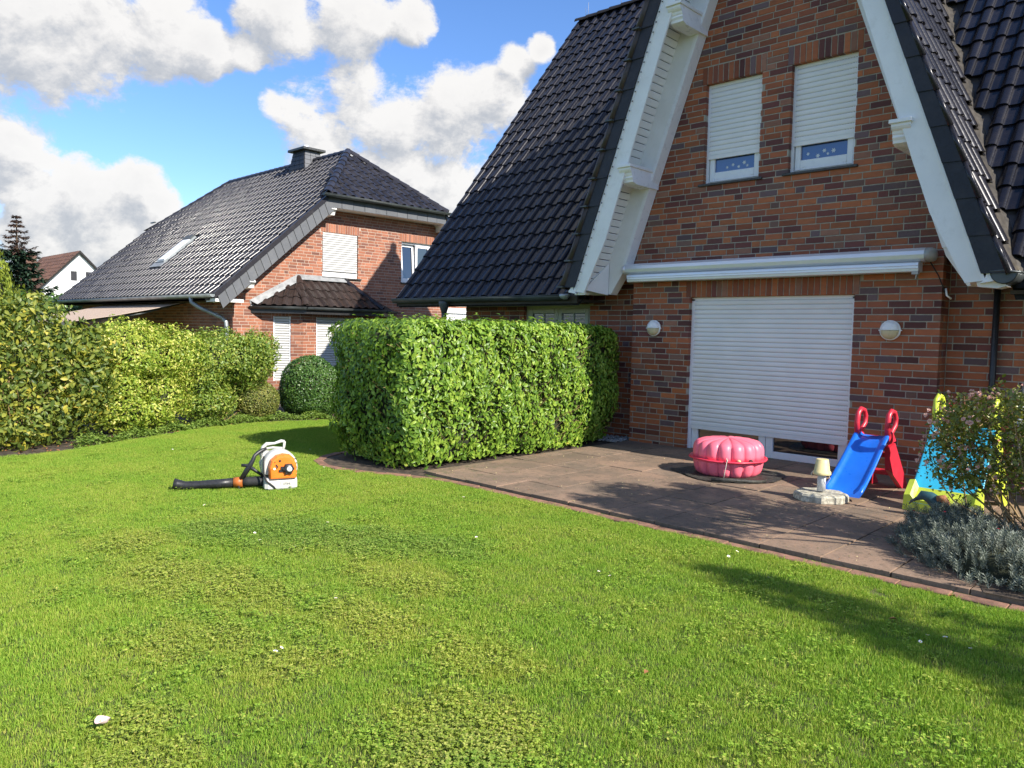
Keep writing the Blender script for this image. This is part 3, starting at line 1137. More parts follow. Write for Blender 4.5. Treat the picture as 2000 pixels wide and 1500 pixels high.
# ridge caps
cap = MB()
rings = []
for y_, r_ in ((0, 0.125), (0.36, 0.10)):
    rings.append([(0.0 + y_, math.cos(t) * r_, math.sin(t) * r_ * .8 - 0.03) for t in np.linspace(-.15, PI + .15, 9)])
cap.loft(rings, closed=False, smooth=True)
cap.add(rings[0] + [(p[0], p[1] * .8, p[2] * .8 - .005) for p in rings[0]], [(i, i + 1, 10 + i, 9 + i) for i in range(8)])
cap_me = cap.mesh('ridge_tile', 'tile_main')
off = np.array(house.location)
x = RL
while x < -2:
    o = link('ridge_tile', cap_me, roof, (x - off[0], RY - off[1], RZ + .04 - off[2]))
    x += 0.34
for i, xx in enumerate((RL + .25, RL + .33, RL + 1.3)):
    am = MB().tube([(xx, RY, RZ + .05), (xx, RY, RZ + .30 + .10 * i)], 0.004, 5)
    part('antenna_rod', am, 'grey_plastic', roof)

# --- verge of the gable: slates, roll, bargeboard, soffit, rafter, consoles
def qz(z, y, s, d):
    """point on the gable's slope line at height z, d outward"""
    return (HXC + s * (u_o(z) + d), y, z)


n_sl = 18
zj = [2.40 + 0.3955 * i for i in range(n_sl + 1)]
for s in (-1, 1):
    sl_mb = MB()
    for i in range(n_sl):
        z0_, z1_ = zj[i], zj[i + 1] - .006
        one = MB()
        t = 0.016
        w0, w1 = (.19, .19) if s < 0 else (.245 - .028 * (z0_ - 2.4), .245 - .028 * (z1_ - 2.4))
        a = [qz(z0_, GY - .03 - t, s, -.01), qz(z0_ + .0, GY - .03 - t, s, w0), qz(z1_ + .03, GY - .03, s, w1), qz(z1_ + .03, GY - .03, s, -.01)]
        bb = [(p[0], p[1] + .02, p[2]) for p in a]
        one.loft([a, bb] if s > 0 else [bb, a], True, True)
        part('verge_slate', one, 'verge_slate', roof)
        if s < 0:
            ro = MB()
            ro.tube([qz(z0_ - .01, GY - .03, s, .235), qz(z1_ + .05, GY - .02, s, .225)], [0.052, 0.042], 8)
            part('verge_roll', ro, 'verge_roll', roof)
            ck = MB()
            c0 = qz(z0_, GY - .05, s, .25)
            ck.box(c0[0] - .05, c0[0] + .07, GY - .10, GY - .04, z0_ - .004, z0_ + .016)
            part('verge_clip', ck, 'zinc_dark', roof)
        else:
            ro = MB()
            ro.tube([qz(z0_ - .01, GY - .03, s, w0 - .01), qz(z1_ + .05, GY - .02, s, w1 - .02)], [0.030, 0.024], 8)
            part('verge_roll', ro, 'tile_main', roof)


def wb(z):                       # horizontal width of the bargeboard
    return 0.20 + (min(z, 3.1) - 2.35) / 0.75 * 0.10 if z < 3.1 else 0.30 - (z - 3.1) * 0.02


for s, nm in ((-1, 'l'), (1, 'r')):
    zs = [2.33, 2.5, 2.7, 3.1, 3.14, 4.0, 5.0, 6.0, 7.0, 8.0, 9.0]
    bm_ = MB()
    rows = []
    for z in zs:
        w_ = min(wb(z), u_o(z) + .05)
        rows.append([qz(z, GY, s, 0.0), qz(z - .02, GY, s, -w_), qz(z - .02, GY + .032, s, -w_), qz(z, GY + .032, s, 0.0)])
    bm_.loft(rows, True, True)
    bb = part('bargeboard', bm_, 'white_wood', house)
    st = MB()
    rows = [[qz(z, GY - .016, s, 0.005), qz(z, GY - .016, s, -.032), qz(z, GY + .0, s, -.034), qz(z, GY + .0, s, 0.005)] for z in zs]
    st.loft(rows, True, True)
    # upturned foot of the strip
    p = qz(2.34, GY - .016, s, 0.0)
    st.add([(p[0], GY - .018, 2.34), (p[0] - s * .05, GY - .018, 2.30), (p[0] + s * .10, GY - .018, 2.325), (p[0] + s * .10, GY - .018, 2.345), (p[0] + s * .02, GY - .018, 2.43),
            (p[0], GY + .06, 2.34), (p[0] - s * .05, GY + .06, 2.30), (p[0] + s * .10, GY + .06, 2.325), (p[0] + s * .10, GY + .06, 2.345), (p[0] + s * .02, GY + .06, 2.43)],
           [(0, 1, 2, 3, 4), (9, 8, 7, 6, 5), (1, 6, 7, 2), (2, 7, 8, 3), (3, 8, 9, 4), (0, 5, 6, 1), (4, 9, 5, 0)])
    part('drip_strip', st, 'white_frame', bb)
    if s < 0:
        sd = MB()
        z = 2.5
        while z < 7.5:
            c = qz(z, GY - .017, s, -.036)
            sd.box(c[0] - .007, c[0] + .007, c[1] - .008, c[1] + .002, z - .008, z + .008)
            z += 0.125
        part('drip_holes', sd, 'slot_dark', bb)['kind'] = 'stuff'
    # soffit boards
    if s < 0:
        z = 2.45
        while z < 7.2:
            pm = MB()
            z2 = z + 0.088
            dd = -.075
            a = [qz(z, GY + .03, s, dd), qz(z2, GY + .03, s, dd), qz(z2, HY - .15, s, dd), qz(z, HY - .15, s, dd)]
            cc_ = [(q[0] - .012, q[1], q[2]) for q in a]
            lip = [(q[0] + .008, q[1], q[2] + (.012 if i in (0, 3) else -.012)) for i, q in enumerate(a)]
            pm.loft([cc_, a, lip], True, True)
            part('soffit_board', pm, 'white_wood', house)
            z += 0.0985
    else:
        pm = MB()
        a = [qz(2.45, GY + .03, s, -.08), qz(9.0, GY + .03, s, -.08), qz(9.0, HY - .15, s, -.08), qz(2.45, HY - .15, s, -.08)]
        pm.loft([a, [(q[0] + .015, q[1], q[2]) for q in a]], True, True)
        part('soffit_board', pm, 'white_wood', house)
    # inner rafter against the wall
    ra = MB()
    rows = []
    for z in (2.33, 2.62, 3.0, 4.0, 5.0, 6.0, 7.0, 8.3):
        zi = z if z > 2.9 else z + (.0 if z < 2.4 else .1)
        w_in = 0.40 if z > 2.5 else 0.20
        if z < 2.5:
            pts = [qz(z, HY - .18, s, -.05), qz(z - .02, HY - .18, s, -.30), qz(z - .02, HY - .012, s, -.30), qz(z, HY - .012, s, -.05)]
        else:
            pts = [qz(z, HY - .18, s, -.05), qz(z + (.04 if z < 2.7 else 0), HY - .18, s, -.41), qz(z + (.04 if z < 2.7 else 0), HY - .012, s, -.41), qz(z, HY - .012, s, -.05)]
        rows.append(pts)
    ra.loft(rows, True, True)
    ra2 = part('rafter', ra, 'white_wood', house)
    tr_ = MB()
    rows = []
    for z in (2.75, 3.5, 5.0, 6.5, 8.0):
        rows.append([qz(z, HY - .195, s, -.355), qz(z, HY - .195, s, -.415), qz(z, HY - .01, s, -.425), qz(z, HY - .01, s, -.415)])
    tr_.loft(rows, True, True)
    part('cover_strip', tr_, 'white_frame', ra2)
    # closing box at the foot
    cb_ = MB()
    A = qz(2.80, HY - .19, s, -.09)
    B = qz(2.36, GY + .04, s, -.16)
    Cc = qz(2.30, HY - .19, s, -.26)
    D = qz(2.30, GY + .04, s, -.02)
    E2 = qz(2.30, HY - .19, s, -.02)
    cb_.add([A, B, Cc, D, E2], [(0, 1, 2), (1, 3, 4, 2), (3, 0, 4), (1, 0, 3)])
    part('rafter_foot', cb_, 'white_wood', house)
    if s > 0:
        ft = MB()
        ft.prism([(-.09, 2.27), (.09, 2.25), (.17, 2.27), (.12, 2.36), (-.12, 2.37)], 0.22, (HXC + 2.77, GY + .04, 0), 'xz')
        part('eave_box', ft, 'white_wood', house)
    else:
        ft = MB()
        ft.prism([(-.03, 2.285), (.16, 2.285), (.20, 2.315), (-.03, 2.315)], 0.10, (HXC - 2.74, GY + .034, 0), 'xz')
        part('eave_box', ft, 'white_wood', house)
    # moulded purlin ends
    for zt in (4.085, 6.14):
        u0 = u_o(zt) - 0.40 + .03
        xa, xb = HXC + s * u0, HXC + s * (u0 + 0.20)
        xa, xb = min(xa, xb), max(xa, xb)
        cn = MB()
        cn.rbox(xa - .02, xb + .02, GY - .06, HY - .01, zt, zt + .042, .004)
        co = part('console', cn, 'white_wood', house)
        pr_ = [(HY - .012, zt), (GY - .03, zt), (GY - .03, zt - .03), (GY - .012, zt - .055), (GY + .015, zt - .075), (GY + .022, zt - .10), (GY + .035, zt - .115), (GY + .03, zt - .14),
               (GY + .05, zt - .17), (GY + .055, zt - .20), (GY + .14, zt - .225), (HY - .012, zt - .225)]
        cy2 = MB().prism([(a_, b_) for a_, b_ in pr_], xb - xa, (xa, 0, 0), 'yz')
        part('moulding', cy2, 'white_frame', co)

# --- gutters and downpipes
def gutter(mb, p0, p1, r, n=9):
    p0, p1 = Vector(p0), Vector(p1)
    d = (p1 - p0).normalized()
    side = d.cross(Vector((0, 0, 1))).normalized()
    rings = []
    for p in (p0, p1):
        outer = [p + side * (math.cos(t) * r) + Vector((0, 0, math.sin(t) * r)) for t in np.linspace(PI, 2 * PI, n)]
        inner = [p + side * (math.cos(t) * (r - .006)) + Vector((0, 0, math.sin(t) * (r - .006))) for t in np.linspace(2 * PI, PI, n)]
        rings.append([tuple(q) for q in outer + inner])
    mb.loft(rings, True, True, True)
    for p in (p0, p1):
        mb.add([tuple(p + side * (math.cos(t) * r) + Vector((0, 0, math.sin(t) * r))) for t in np.linspace(PI, 2 * PI, n)], [tuple(range(n))])
    for sgn in (-1, 1):
        mb.tube([p0 + side * sgn * r, p1 + side * sgn * r], .009, 6)
    return mb


gm = gutter(MB(), (RL + .02, EY - .07, EZ - .0), (-7.92, EY - .07, EZ - .0), 0.085)
gut = part('gutter', gm, 'zinc_dark', house)
# domed stop end by the bargeboard
em = MB().lathe([(0.085, 0.0), (0.078, -.03), (0.055, -.06), (0.0, -.075)], (-7.90, EY - .15, EZ + .0), 14, cap0=True, cap1=False)
em.tube([(-7.99, EY - .15, EZ + .004), (-7.81, EY - .15, EZ + .004)], 0.012, 6)
part('gutter_end', em, 'zinc', gut)
em = MB()
gutter(em, (-1.90, 9.17, 2.415), (-1.90, 9.52, 2.415), 0.125, 12)
em.tube([(-2.03, 9.165, 2.42), (-1.90, 9.16, 2.425), (-1.75, 9.165, 2.40)], 0.012, 6)
part('gutter_end', em, 'zinc_dark', house)
em = MB()
gutter(em, (-1.75, EY - .07, EZ), (3.9, EY - .07, EZ), 0.085)
part('gutter', em, 'zinc_dark', house)
dp = MB()
dp.lathe([(0.10, 0.0), (0.10, -.05), (0.055, -.20), (0.05, -.22)], (-10.87, EY - .07, EZ - .06), 14)
dp.tube([(-10.87, EY - .07, EZ - .25), (-10.87, EY - .07, 0.3), (-10.87, EY - .07, 0.0)], 0.05, 10)
part('downpipe', dp, 'zinc_dark', house)
dp = MB()
dp.tube([(-2.15, WY - .06, 2.30), (-2.15, WY - .06, 0.02)], 0.034, 10)
part('downpipe', dp, 'black_plastic', house)
# boards under the eaves
ev = MB()
ev.box(RL + .05, -7.75, EY - .0, WY + .01, EZ - .10, EZ - .06)
ev.box(RL + .05, -7.75, EY - .02, EY + .012, EZ - .13, EZ + .02)
part('eave_boards', ev, 'soffit_dark', house)
ev = MB().box(-1.9, 3.9, EY - .0, WY + .01, EZ - .10, EZ - .06)
part('eave_boards', ev, 'soffit_dark', house)

# --- windows, shutters, door
slat_mb = MB()
# one slat: unit length in x, pitch 1 in z
prf = [(0.005, 0.0), (0.0, 0.06), (-.0022, 0.33), (-.0022, 0.66), (0.0, 0.94), (0.005, 1.0)]
slat_mb.add([(0, y, z) for y, z in prf] + [(1, y, z) for y, z in prf], [(i + 6, i + 7, i + 1, i) if False else (i, i + 6, i + 7, i + 1) for i in range(5)], True)


def shutter(win, x0, x1, y, z0, z1, pitch, box=0.0, slots=True):
    """roller shutter lowered to z0; each slat an object"""
    sh = MB()
    sh.box(x0, x1, y + .012, y + .02, z0, z1)
    sh.box(x0, x1, y - .012, y + .022, z0 - .05, z0)
    s_ = part('roller_shutter', sh, 'shutter', win)
    me_ = slat_mb.mesh('slat', 'shutter')
    ro = root_of(win).location
    n = int(round((z1 - z0) / pitch))
    p = (z1 - z0) / n
    for i in range(n):
        o = link('slat', me_, s_, (x0 - ro.x, y - ro.y, z0 + i * p - ro.z))
        o.scale = (x1 - x0, 1.0, p)
    if slots:
        sm = MB()
        for i in range(n):
            z = z0 + i * p + p * .97
            k = int((x1 - x0) / .034)
            for j in range(k):
                xa = x0 + (j + .2) * (x1 - x0) / k
                sm.add([(xa, y + .0005, z - .003), (xa + .019, y + .0005, z - .003), (xa + .019, y + .0025, z + .003), (xa, y + .0025, z + .003)], [(0, 1, 2, 3)])
        part('light_slots', sm, 'slot_dark', s_)['kind'] = 'stuff'
    return s_


def upper_window(W, stick):
    x0, x1, z0, z1 = W
    yy = HY + .085
    w_ = MB()
    w_.box(x0 - .004, x0 + .035, yy - .01, yy + .05, z0, z1)     # guide rails
    w_.box(x1 - .035, x1 + .004, yy - .01, yy + .05, z0, z1)
    w_.box(x0 + .035, x1 - .035, yy + .03, yy + .10, z0, z0 + .05)
    w_.box(x0 + .035, x1 - .035, yy + .03, yy + .10, z1 - .05, z1)
    win = part('window', w_, 'white_frame', house)
    sa = MB()
    a0, a1 = x0 + .045, x1 - .045
    sa.rbox(a0, a0 + .075, yy + .012, yy + .075, z0 + .035, z1 - .06, .006)
    sa.rbox(a1 - .075, a1, yy + .012, yy + .075, z0 + .035, z1 - .06, .006)
    sa.rbox(a0 + .075, a1 - .075, yy + .014, yy + .075, z0 + .035, z0 + .165, .006)
    sa.rbox(a0 + .075, a1 - .075, yy + .014, yy + .075, z1 - .16, z1 - .06, .006)
    for xx in (a0 + .10, a1 - .12):
        sa.box(xx, xx + .035, yy + .008, yy + .015, z0 + .07, z0 + .078)
    part('sash', sa, 'white_frame', win)
    pn = MB().box(a0 + .07, a1 - .07, yy + .042, yy + .05, z0 + .16, z1 - .15)
    pane = part('pane', pn, 'pane_sky', win)
    for fx, fz, rr in stick:
        sk = MB()
        cx, cz = a0 + .08 + fx * (a1 - a0 - .16), z0 + .17 + fz
        k = 6
        pts = []
        for i in range(24):
            t = 2 * PI * i / 24
            q = rr * (0.75 + 0.25 * math.cos(k * t))
            pts.append((cx + q * math.cos(t), yy + .0405, cz + q * math.sin(t)))
        sk.add(pts, [tuple(range(24))])
        part('window_sticker', sk, 'sticker', win)
    shutter(house, x0 + .028, x1 - .028, yy - .005, z0 + .40, z1 + .02, 0.0685)
    sm = MB().rbox(x0 - .07, x1 + .06, HY - .035, HY + .12, z0 - .035, z0 - .002, .006)
    part('window_sill', sm, 'sill_stone', win)


upper_window(WINL, [(.30, .05, .022), (.45, .075, .026), (.60, .04, .024), (.74, .085, .03), (.82, .04, .02)])
upper_window(WINR, [(.14, .07, .024), (.36, .03, .03), (.50, .085, .028), (.58, .04, .02), (.70, .07, .032)])

# terrace door with two leaves, shutter nearly down
x0, x1, z0, z1 = DOOR
yy = HY + .085
dm = MB()
dm.box(x0 - .004, x0 + .045, yy - .012, yy + .05, 0.035, z1 - .02)
dm.box(x1 - .045, x1 + .004, yy - .012, yy + .05, 0.035, z1 - .02)
dm.box(x0 - .03, x1 + .03, yy - .03, yy + .16, 0.0, 0.034)
dm.box(x0, x1, yy - .012, yy + .05, z1 - .045, z1)
door = part('terrace_door', dm, 'white_frame', house)
xm = -4.785
for a0, a1 in ((x0 + .05, xm - .004), (xm + .004, x1 - .05)):
    lf = MB()
    lf.rbox(a0, a0 + .10, yy + .012, yy + .08, .04, z1 - .05, .006)
    lf.rbox(a1 - .10, a1, yy + .012, yy + .08, .04, z1 - .05, .006)
    lf.rbox(a0 + .10, a1 - .10, yy + .014, yy + .08, .04, .135, .006)
    leaf = part('door_leaf', lf, 'white_frame', door)
    pn = MB().box(a0 + .095, a1 - .095, yy + .045, yy + .053, .13, z1 - .06)
    part('pane', pn, 'pane_dark', door)
shutter(house, x0 + .035, x1 - .035, yy - .004, 0.385, z1 + .02, 0.0652)

# small window under the eave, left
x0, x1, z0, z1 = LWIN
yy = WY + .07
lm = MB()
for a, b2, c, d in ((x0, x0 + .07, z0, z1), (x1 - .07, x1, z0, z1), (x0 + .07, x1 - .07, z1 - .07, z1), (x0 + .07, x1 - .07, z0, z0 + .07)):
    lm.box(a, b2, yy, yy + .07, c, d)
lw = part('window', lm, 'cream_frame', house)
xm = (x0 + x1) / 2
for a0, a1 in ((x0 + .075, xm - .003), (xm + .003, x1 - .075)):
    sa = MB()
    sa.rbox(a0, a0 + .08, yy - .012, yy + .06, z0 + .075, z1 - .075, .006)
    sa.rbox(a1 - .08, a1, yy - .012, yy + .06, z0 + .075, z1 - .075, .006)
    sa.rbox(a0 + .08, a1 - .08, yy - .010, yy + .06, z0 + .075, z0 + .16, .006)
    sa.rbox(a0 + .08, a1 - .08, yy - .010, yy + .06, z1 - .15, z1 - .075, .006)
    sa.box((a0 + a1) / 2 - .012, (a0 + a1) / 2 + .012, yy + .0, yy + .03, z0 + .16, z1 - .15)
    sh_ = part('sash', sa, 'cream_frame', lw)
    pn = MB().box(a0 + .075, a1 - .075, yy + .02, yy + .028, z0 + .155, z1 - .145)
    part('pane', pn, 'pane_dark', lw)
    bl = MB()
    z = z0 + .16
    while z < z1 - .15:
        bl.add([(a0 + .08, yy + .018, z), (a1 - .08, yy + .018, z), (a1 - .08, yy + .016, z + .016), (a0 + .08, yy + .016, z + .016)], [(0, 1, 2, 3)])
        z += .024
    part('blind', bl, 'blind', lw)['kind'] = 'stuff'

# --- awning cassette on the wall above the door
aw = thing('awning', (-4.83, 9.9, 2.5), 'long silver awning cassette, rolled in, on the brick wall above the terrace door', 'awning')
ax0, ax1 = -6.97, -2.80
tb = MB()
prof = [(9.91, 2.745), (9.80, 2.765), (9.70, 2.76), (9.655, 2.725), (9.645, 2.68), (9.655, 2.635), (9.69, 2.605), (9.78, 2.60), (9.91, 2.61)]
tb.prism(prof, ax1 - ax0, (ax0, 0, 0), 'yz')
cs = part('cassette', tb, 'silver', aw)
fb = MB()
prof = [(9.80, 2.598), (9.66, 2.598), (9.635, 2.585), (9.632, 2.555), (9.640, 2.550), (9.640, 2.525), (9.646, 2.52), (9.65, 2.49), (9.70, 2.48), (9.80, 2.49)]
fb.prism(prof, ax1 - ax0 - .10, (ax0 + .05, 0, 0), 'yz')
part('front_bar', fb, 'silver', aw)
for xx, sg in ((ax1, 1), (ax0, -1)):
    ec = MB()
    rings = []
    for t, k in ((0.0, 1.0), (.05, .98), (.085, .8), (.10, .45)):
        rings.append([(xx + sg * t, 9.77 + .13 * k * math.cos(a), 2.682 + .085 * k * math.sin(a)) for a in np.linspace(0, 2 * PI, 16, endpoint=False)])
    ec.loft(rings if sg > 0 else rings[::-1], True, True, True)
    part('end_cap', ec, 'grey_plastic' if sg > 0 else 'silver', aw)
hk = MB().tube([(ax1 - .07, 9.66, 2.50), (ax1 - .07, 9.655, 2.43), (ax1 - .075, 9.65, 2.40)], .008, 6)
hk.box(ax1 - .12, ax1 - .05, 9.645, 9.70, 2.455, 2.492)
part('crank_eye', hk, 'grey_plastic', aw)
cbm = MB().tube([(ax1 + .03, 9.80, 2.60), (ax1 + .10, 9.88, 2.45), (HX1 + .03, 9.93, 2.25), (HX1 + .03, 9.96, 2.2)], .007, 5)
part('cable', cbm, 'rubber', aw)
hk = MB().tube([(HX1 + .03, 9.94, 2.30), (HX1 + .05, 9.92, 2.22), (HX1 + .09, 9.95, 2.18)], .012, 6)
part('cable_clip', hk, 'lamp_white', aw)

# --- two round wall lamps
def wall_lamp(x, z, label):
    t = thing('wall_lamp', (x, HY, z), label, 'wall lamp', 'half-dome lamps on the brick wall')
    dsk = MB().lathe([(0.115, 0.0), (0.122, .018), (0.122, .03), (0.112, .04)], (0, 0, 0), 28)
    dsk.xform(Matrix.Rotation(PI / 2, 4, 'X'))
    ring = part('base_ring', dsk, 'lamp_white', t, False)
    for nm, mat, sgn in (('shade', 'lamp_white', 1), ('diffuser', 'lamp_glass', -1)):
        dm_ = MB()
        rows = []
        for k in range(7):
            ph = k / 6 * PI / 2
            rows.append([(0.108 * math.cos(ph) * math.cos(a), -.035 - 0.07 * math.sin(ph), sgn * (.003 + 0.108 * math.cos(ph) * math.sin(a))) for a in np.linspace(0, PI, 17)])
        if sgn < 0:
            rows = rows[::-1]
        dm_.loft(rows, smooth=True, closed=False)
        part(nm, dm_, mat, t, False)
    for sx in (-1, 1):
        lg = MB().box(sx * .12 - .012, sx * .12 + .012, -.035, -.012, -.006, .006)
        part('screw_lug', lg, 'lamp_white', t, False)


wall_lamp(-6.58, 1.80, 'round white and cream wall lamp between the hedge and the terrace door')
wall_lamp(-3.20, 1.81, 'round white and cream wall lamp right of the terrace door, above the slides')

# ---------------------------------------------------------------- neighbour's house
NX, NY0, NY1, NYC = -19.24, 9.43, 18.77, 14.10
NVX, NFX = -18.74, -31.4
NEY, NEZ, NS = 8.70, 2.50, 0.878
NP = math.atan(NS)
NRZ = NEZ + (NYC - NEY) * NS
nb = thing('neighbour_house', (-19.24, 14.1, 0), 'neighbouring brick house with a dark half-hipped tiled roof and white shutters', 'house')
W1 = (12.11, 13.31, 3.17, 4.43)
W2 = (14.92, 16.15, 3.17, 4.43)
GD = (16.72, 18.4, 0.0, 2.45)
nw = MB()


def ntop(y):
    return min(NEZ - .12 + (min(y - NEY, 2 * NYC - NEY - y)) * NS, 5.30)


ys = sorted({NY0 + .006, NY1, W1[0] - .005, W1[1] + .005, W2[0] - .005, W2[1] + .005, GD[0], GD[1], 12.25 - .2, 2 * NYC - 12.05})
for a, b2 in zip(ys[:-1], ys[1:]):
    sp = [(0.0, None)]
    for h in (W1, W2, GD):
        if h[0] - .006 <= a and h[1] + .006 >= b2:
            sp = ([(0.0, h[2])] if h[2] > 0 else []) + [(h[3], None)]
    for s0, s1 in sp:
        za, zb_ = (ntop(a), ntop(b2)) if s1 is None else (s1, s1)
        v = [(NX - .3, a, s0), (NX - .005, a, s0), (NX - .005, b2, s0), (NX - .3, b2, s0), (NX - .3, a, za), (NX - .005, a, za), (NX - .005, b2, zb_), (NX - .3, b2, zb_)]
        nw.add(v, [(0, 3, 2, 1), (4, 5, 6, 7), (0, 1, 5, 4), (1, 2, 6, 5), (2, 3, 7, 6), (3, 0, 4, 7)])
nw.box(NFX + .5, NX - .3, NY0 + .005, NY0 + .3, 0, 2.6)
nw.box(NFX + .5, NFX + .8, NY0 + .3, NY1, 0, 2.3)
nw.prism([(NEY + 1, 2.3), (2 * NYC - NEY - 1, 2.3), (16.0, 5.0), (12.2, 5.0)], .3, (NFX + .5, 0, 0), 'yz')
nw.box(NFX + .8, NX - .3, NY1 - .3, NY1, 0, 2.6)
nwall = part('wall', nw, 'mortar_pale', nb)
rnd = random.Random(9)


def face_nx(a, z, ln, h):
    return basis((NX + rnd.uniform(-.001, .001), a, z), (0, ln, 0), (-.1, 0, 0), (0, 0, h))


def nlimit(z):
    d = max(0.0, (z - NEZ + .12) / NS)
    return NEY + d + .05, 2 * NYC - NEY - d - .05


# erker (polygonal bay) plan
EA, EB, EC, ED = (NX, 10.25), (-18.65, 11.13), (-18.65, 13.50), (NX, 14.38)
sold = [(W1[0] - .05, W1[1] + .05, 4.43, 4.68), (W2[0] - .05, W2[1] + .05, 4.43, 4.68)]
NBM = place_bricks(face_nx, (W1, W2, GD, (10.3, 14.3, -1, 2.15)), sold, NY0, NY1, 5.25, nlimit, rnd)
NBM += place_bricks(face_front(NY0), (), (), -31, NX - .01, 2.4, None, rnd)
ew = MB()
E1W = (0.29, 0.74, 0.25, 2.0)
E2W = (0.42, 1.95, 0.25, 2.0)


def wall_on(a, b2, holes, z1, mb, M, soldier=True):
    """a short brick wall from plan point a to b2, outside on the right of a->b2"""
    A, B = Vector((a[0], a[1], 0)), Vector((b2[0], b2[1], 0))
    d = (B - A)
    L = d.length
    d.normalize()
    n = Vector((d.y, -d.x, 0))

    def f(s, z, ln, h):
        p = A + d * s
        return basis((p.x, p.y, z), tuple(d * ln), tuple(-n * .1), (0, 0, h))
    sol = [(h[0] - .04, h[1] + .04, h[3], h[3] + .24) for h in holes]
    M += place_bricks(f, holes, sol, 0, L - .005, z1, None, rnd)
    xs = sorted({0, L, *[h[0] - .005 for h in holes], *[h[1] + .005 for h in holes]})
    for s0, s1 in zip(xs[:-1], xs[1:]):
        sp = [(0, z1)]
        for h in holes:
            if h[0] - .01 <= s0 and h[1] + .01 >= s1:
                sp = [(0, h[2]), (h[3], z1)]
        for q0, q1 in sp:
            i0, o0 = A + d * s0 - n * .2, A + d * s0 - n * .006
            i1, o1 = A + d * s1 - n * .2, A + d * s1 - n * .006
            mb.loft([[(i0.x, i0.y, q0), (o0.x, o0.y, q0), (o1.x, o1.y, q0), (i1.x, i1.y, q0)],
                     [(i0.x, i0.y, q1), (o0.x, o0.y, q1), (o1.x, o1.y, q1), (i1.x, i1.y, q1)]], True, True)
    return A, d, n


fr1 = wall_on(EA, EB, (E1W,), 2.25, ew, NBM)
fr2 = wall_on(EB, EC, (E2W,), 2.25, ew, NBM)
fr3 = wall_on(EC, ED, (), 2.25, ew, NBM)
part('bay_wall', ew, 'mortar_pale', nb)
pieces('brick', 'brickwork', [bk], NBM, np.zeros(len(NBM), int), 'brick_neighbour', nwall, 300)

# roof planes with tiles
ncp, nsp = math.cos(NP), math.sin(NP)
HEX, HEZ = -18.62, 5.40           # eave of the half hip
APX = -20.97
HS = (NRZ - HEZ) / (HEX - APX)    # slope of the half hip
FAX = -28.87


def on_main(c):
    """keep tiles below the hips"""
    y, z, x = c[1], c[2], c[0]
    if z > HEZ - .02:
        if x > HEX - (z - HEZ) / HS - .02:
            return False
        if x < NFX + (z - HEZ) / HS - .1:
            return False
    return True


NTW, NTL = 0.30, 0.345
ntile = tile_base(NTW, NTL, 0.048, 0.03)
nxn = int(round((NVX - NFX) / NTW))
nyn = int((NYC - NEY) / ncp / NTL)
NTM = tile_field((NFX, NEY, NEZ), (1, 0, 0), (0, ncp, nsp), NTW, (NYC - NEY) / ncp / nyn, nxn, nyn, on_main)
# half hip: eave runs along Y, up-slope towards -X
hl = math.hypot(APX - HEX, NRZ - HEZ)
hey = ((APX - HEX) / hl, 0, (NRZ - HEZ) / hl)


def on_hip(c):
    w_ = (c[2] - HEZ) / (NRZ - HEZ)
    half = (NYC - 11.85) * (1 - w_)
    return abs(c[1] - NYC) < half - .02


NTM2 = tile_field((HEX, NYC - 8 * NTW, HEZ), (0, 1, 0), hey, NTW, hl / 9, 16, 9, on_hip)
# tile length differs a little on the two slopes; the overlap hides it
nr = MB()
Zd = .05
for sg in (1, -1):
    y0_ = NEY if sg > 0 else 2 * NYC - NEY
    yh = NYC - sg * (NYC - NEY - (HEZ - NEZ) / NS)
    pts = [(NFX, y0_, NEZ - Zd), (NVX, y0_, NEZ - Zd), (NVX, yh, HEZ - Zd), (APX, NYC, NRZ - Zd), (FAX, NYC, NRZ - Zd), (NFX, yh, HEZ - Zd)]
    nr.add(pts, [tuple(range(6)) if sg > 0 else tuple(range(6))[::-1]])
yh0, yh1 = NYC - (NYC - 11.80), NYC + (NYC - 11.80)
nr.add([(HEX, yh0, HEZ - Zd), (HEX, yh1, HEZ - Zd), (APX, NYC, NRZ - Zd)], [(0, 1, 2)])
nr.add([(NFX - .1, yh0, HEZ - Zd), (NFX - .1, yh1, HEZ - Zd), (FAX, NYC, NRZ - Zd)], [(2, 1, 0)])
nroof = part('roof', nr, 'underlay', nb)
allm = NTM + NTM2
# skylight hole
SKX0, SKX1, SKY0, SKY1 = -25.50, -24.86, 9.98, 11.00
allm = [mm for mm in allm if not (SKX0 - .1 < mm[0][3] + .15 < SKX1 + .1 and SKY0 - .15 < mm[1][3] + .13 < SKY1 and mm[2][3] < 5)]
pieces('roof_tile', 'roof_tiles', [ntile], allm, np.zeros(len(allm), int), 'tile_neighbour', nroof, 300)


def cap_run(p0, p1, r, n, parent, mat='tile_neighbour', taper=0.82):
    p0, p1 = Vector(p0), Vector(p1)
    d = (p1 - p0)
    L = d.length / n
    d.normalize()
    side = d.cross(Vector((0, 0, 1))).normalized()
    up = side.cross(d)
    mb = MB()
    rr = []
    for y_, r_ in ((0, r), (L * 1.12, r * taper)):
        rr.append([(math.cos(t) * r_, y_, math.sin(t) * r_ * .85 - .02) for t in np.linspace(-.1, PI + .1, 9)])
    mb.loft(rr[::-1], closed=False, smooth=True)
    mb.add(rr[0] + [(q[0] * .8, q[1], q[2] * .8) for q in rr[0]], [(i, i + 1, 10 + i, 9 + i) for i in range(8)])
    me_ = mb.mesh('ridge_tile', mat)
    ro = root_of(parent).location
    for i in range(n):
        p = p0 + d * (i * L) + up * .015
        o = link('ridge_tile', me_, parent)
        o.matrix_local = Matrix(basis(tuple(p - ro), tuple(side), tuple(d), tuple(up)).tolist())


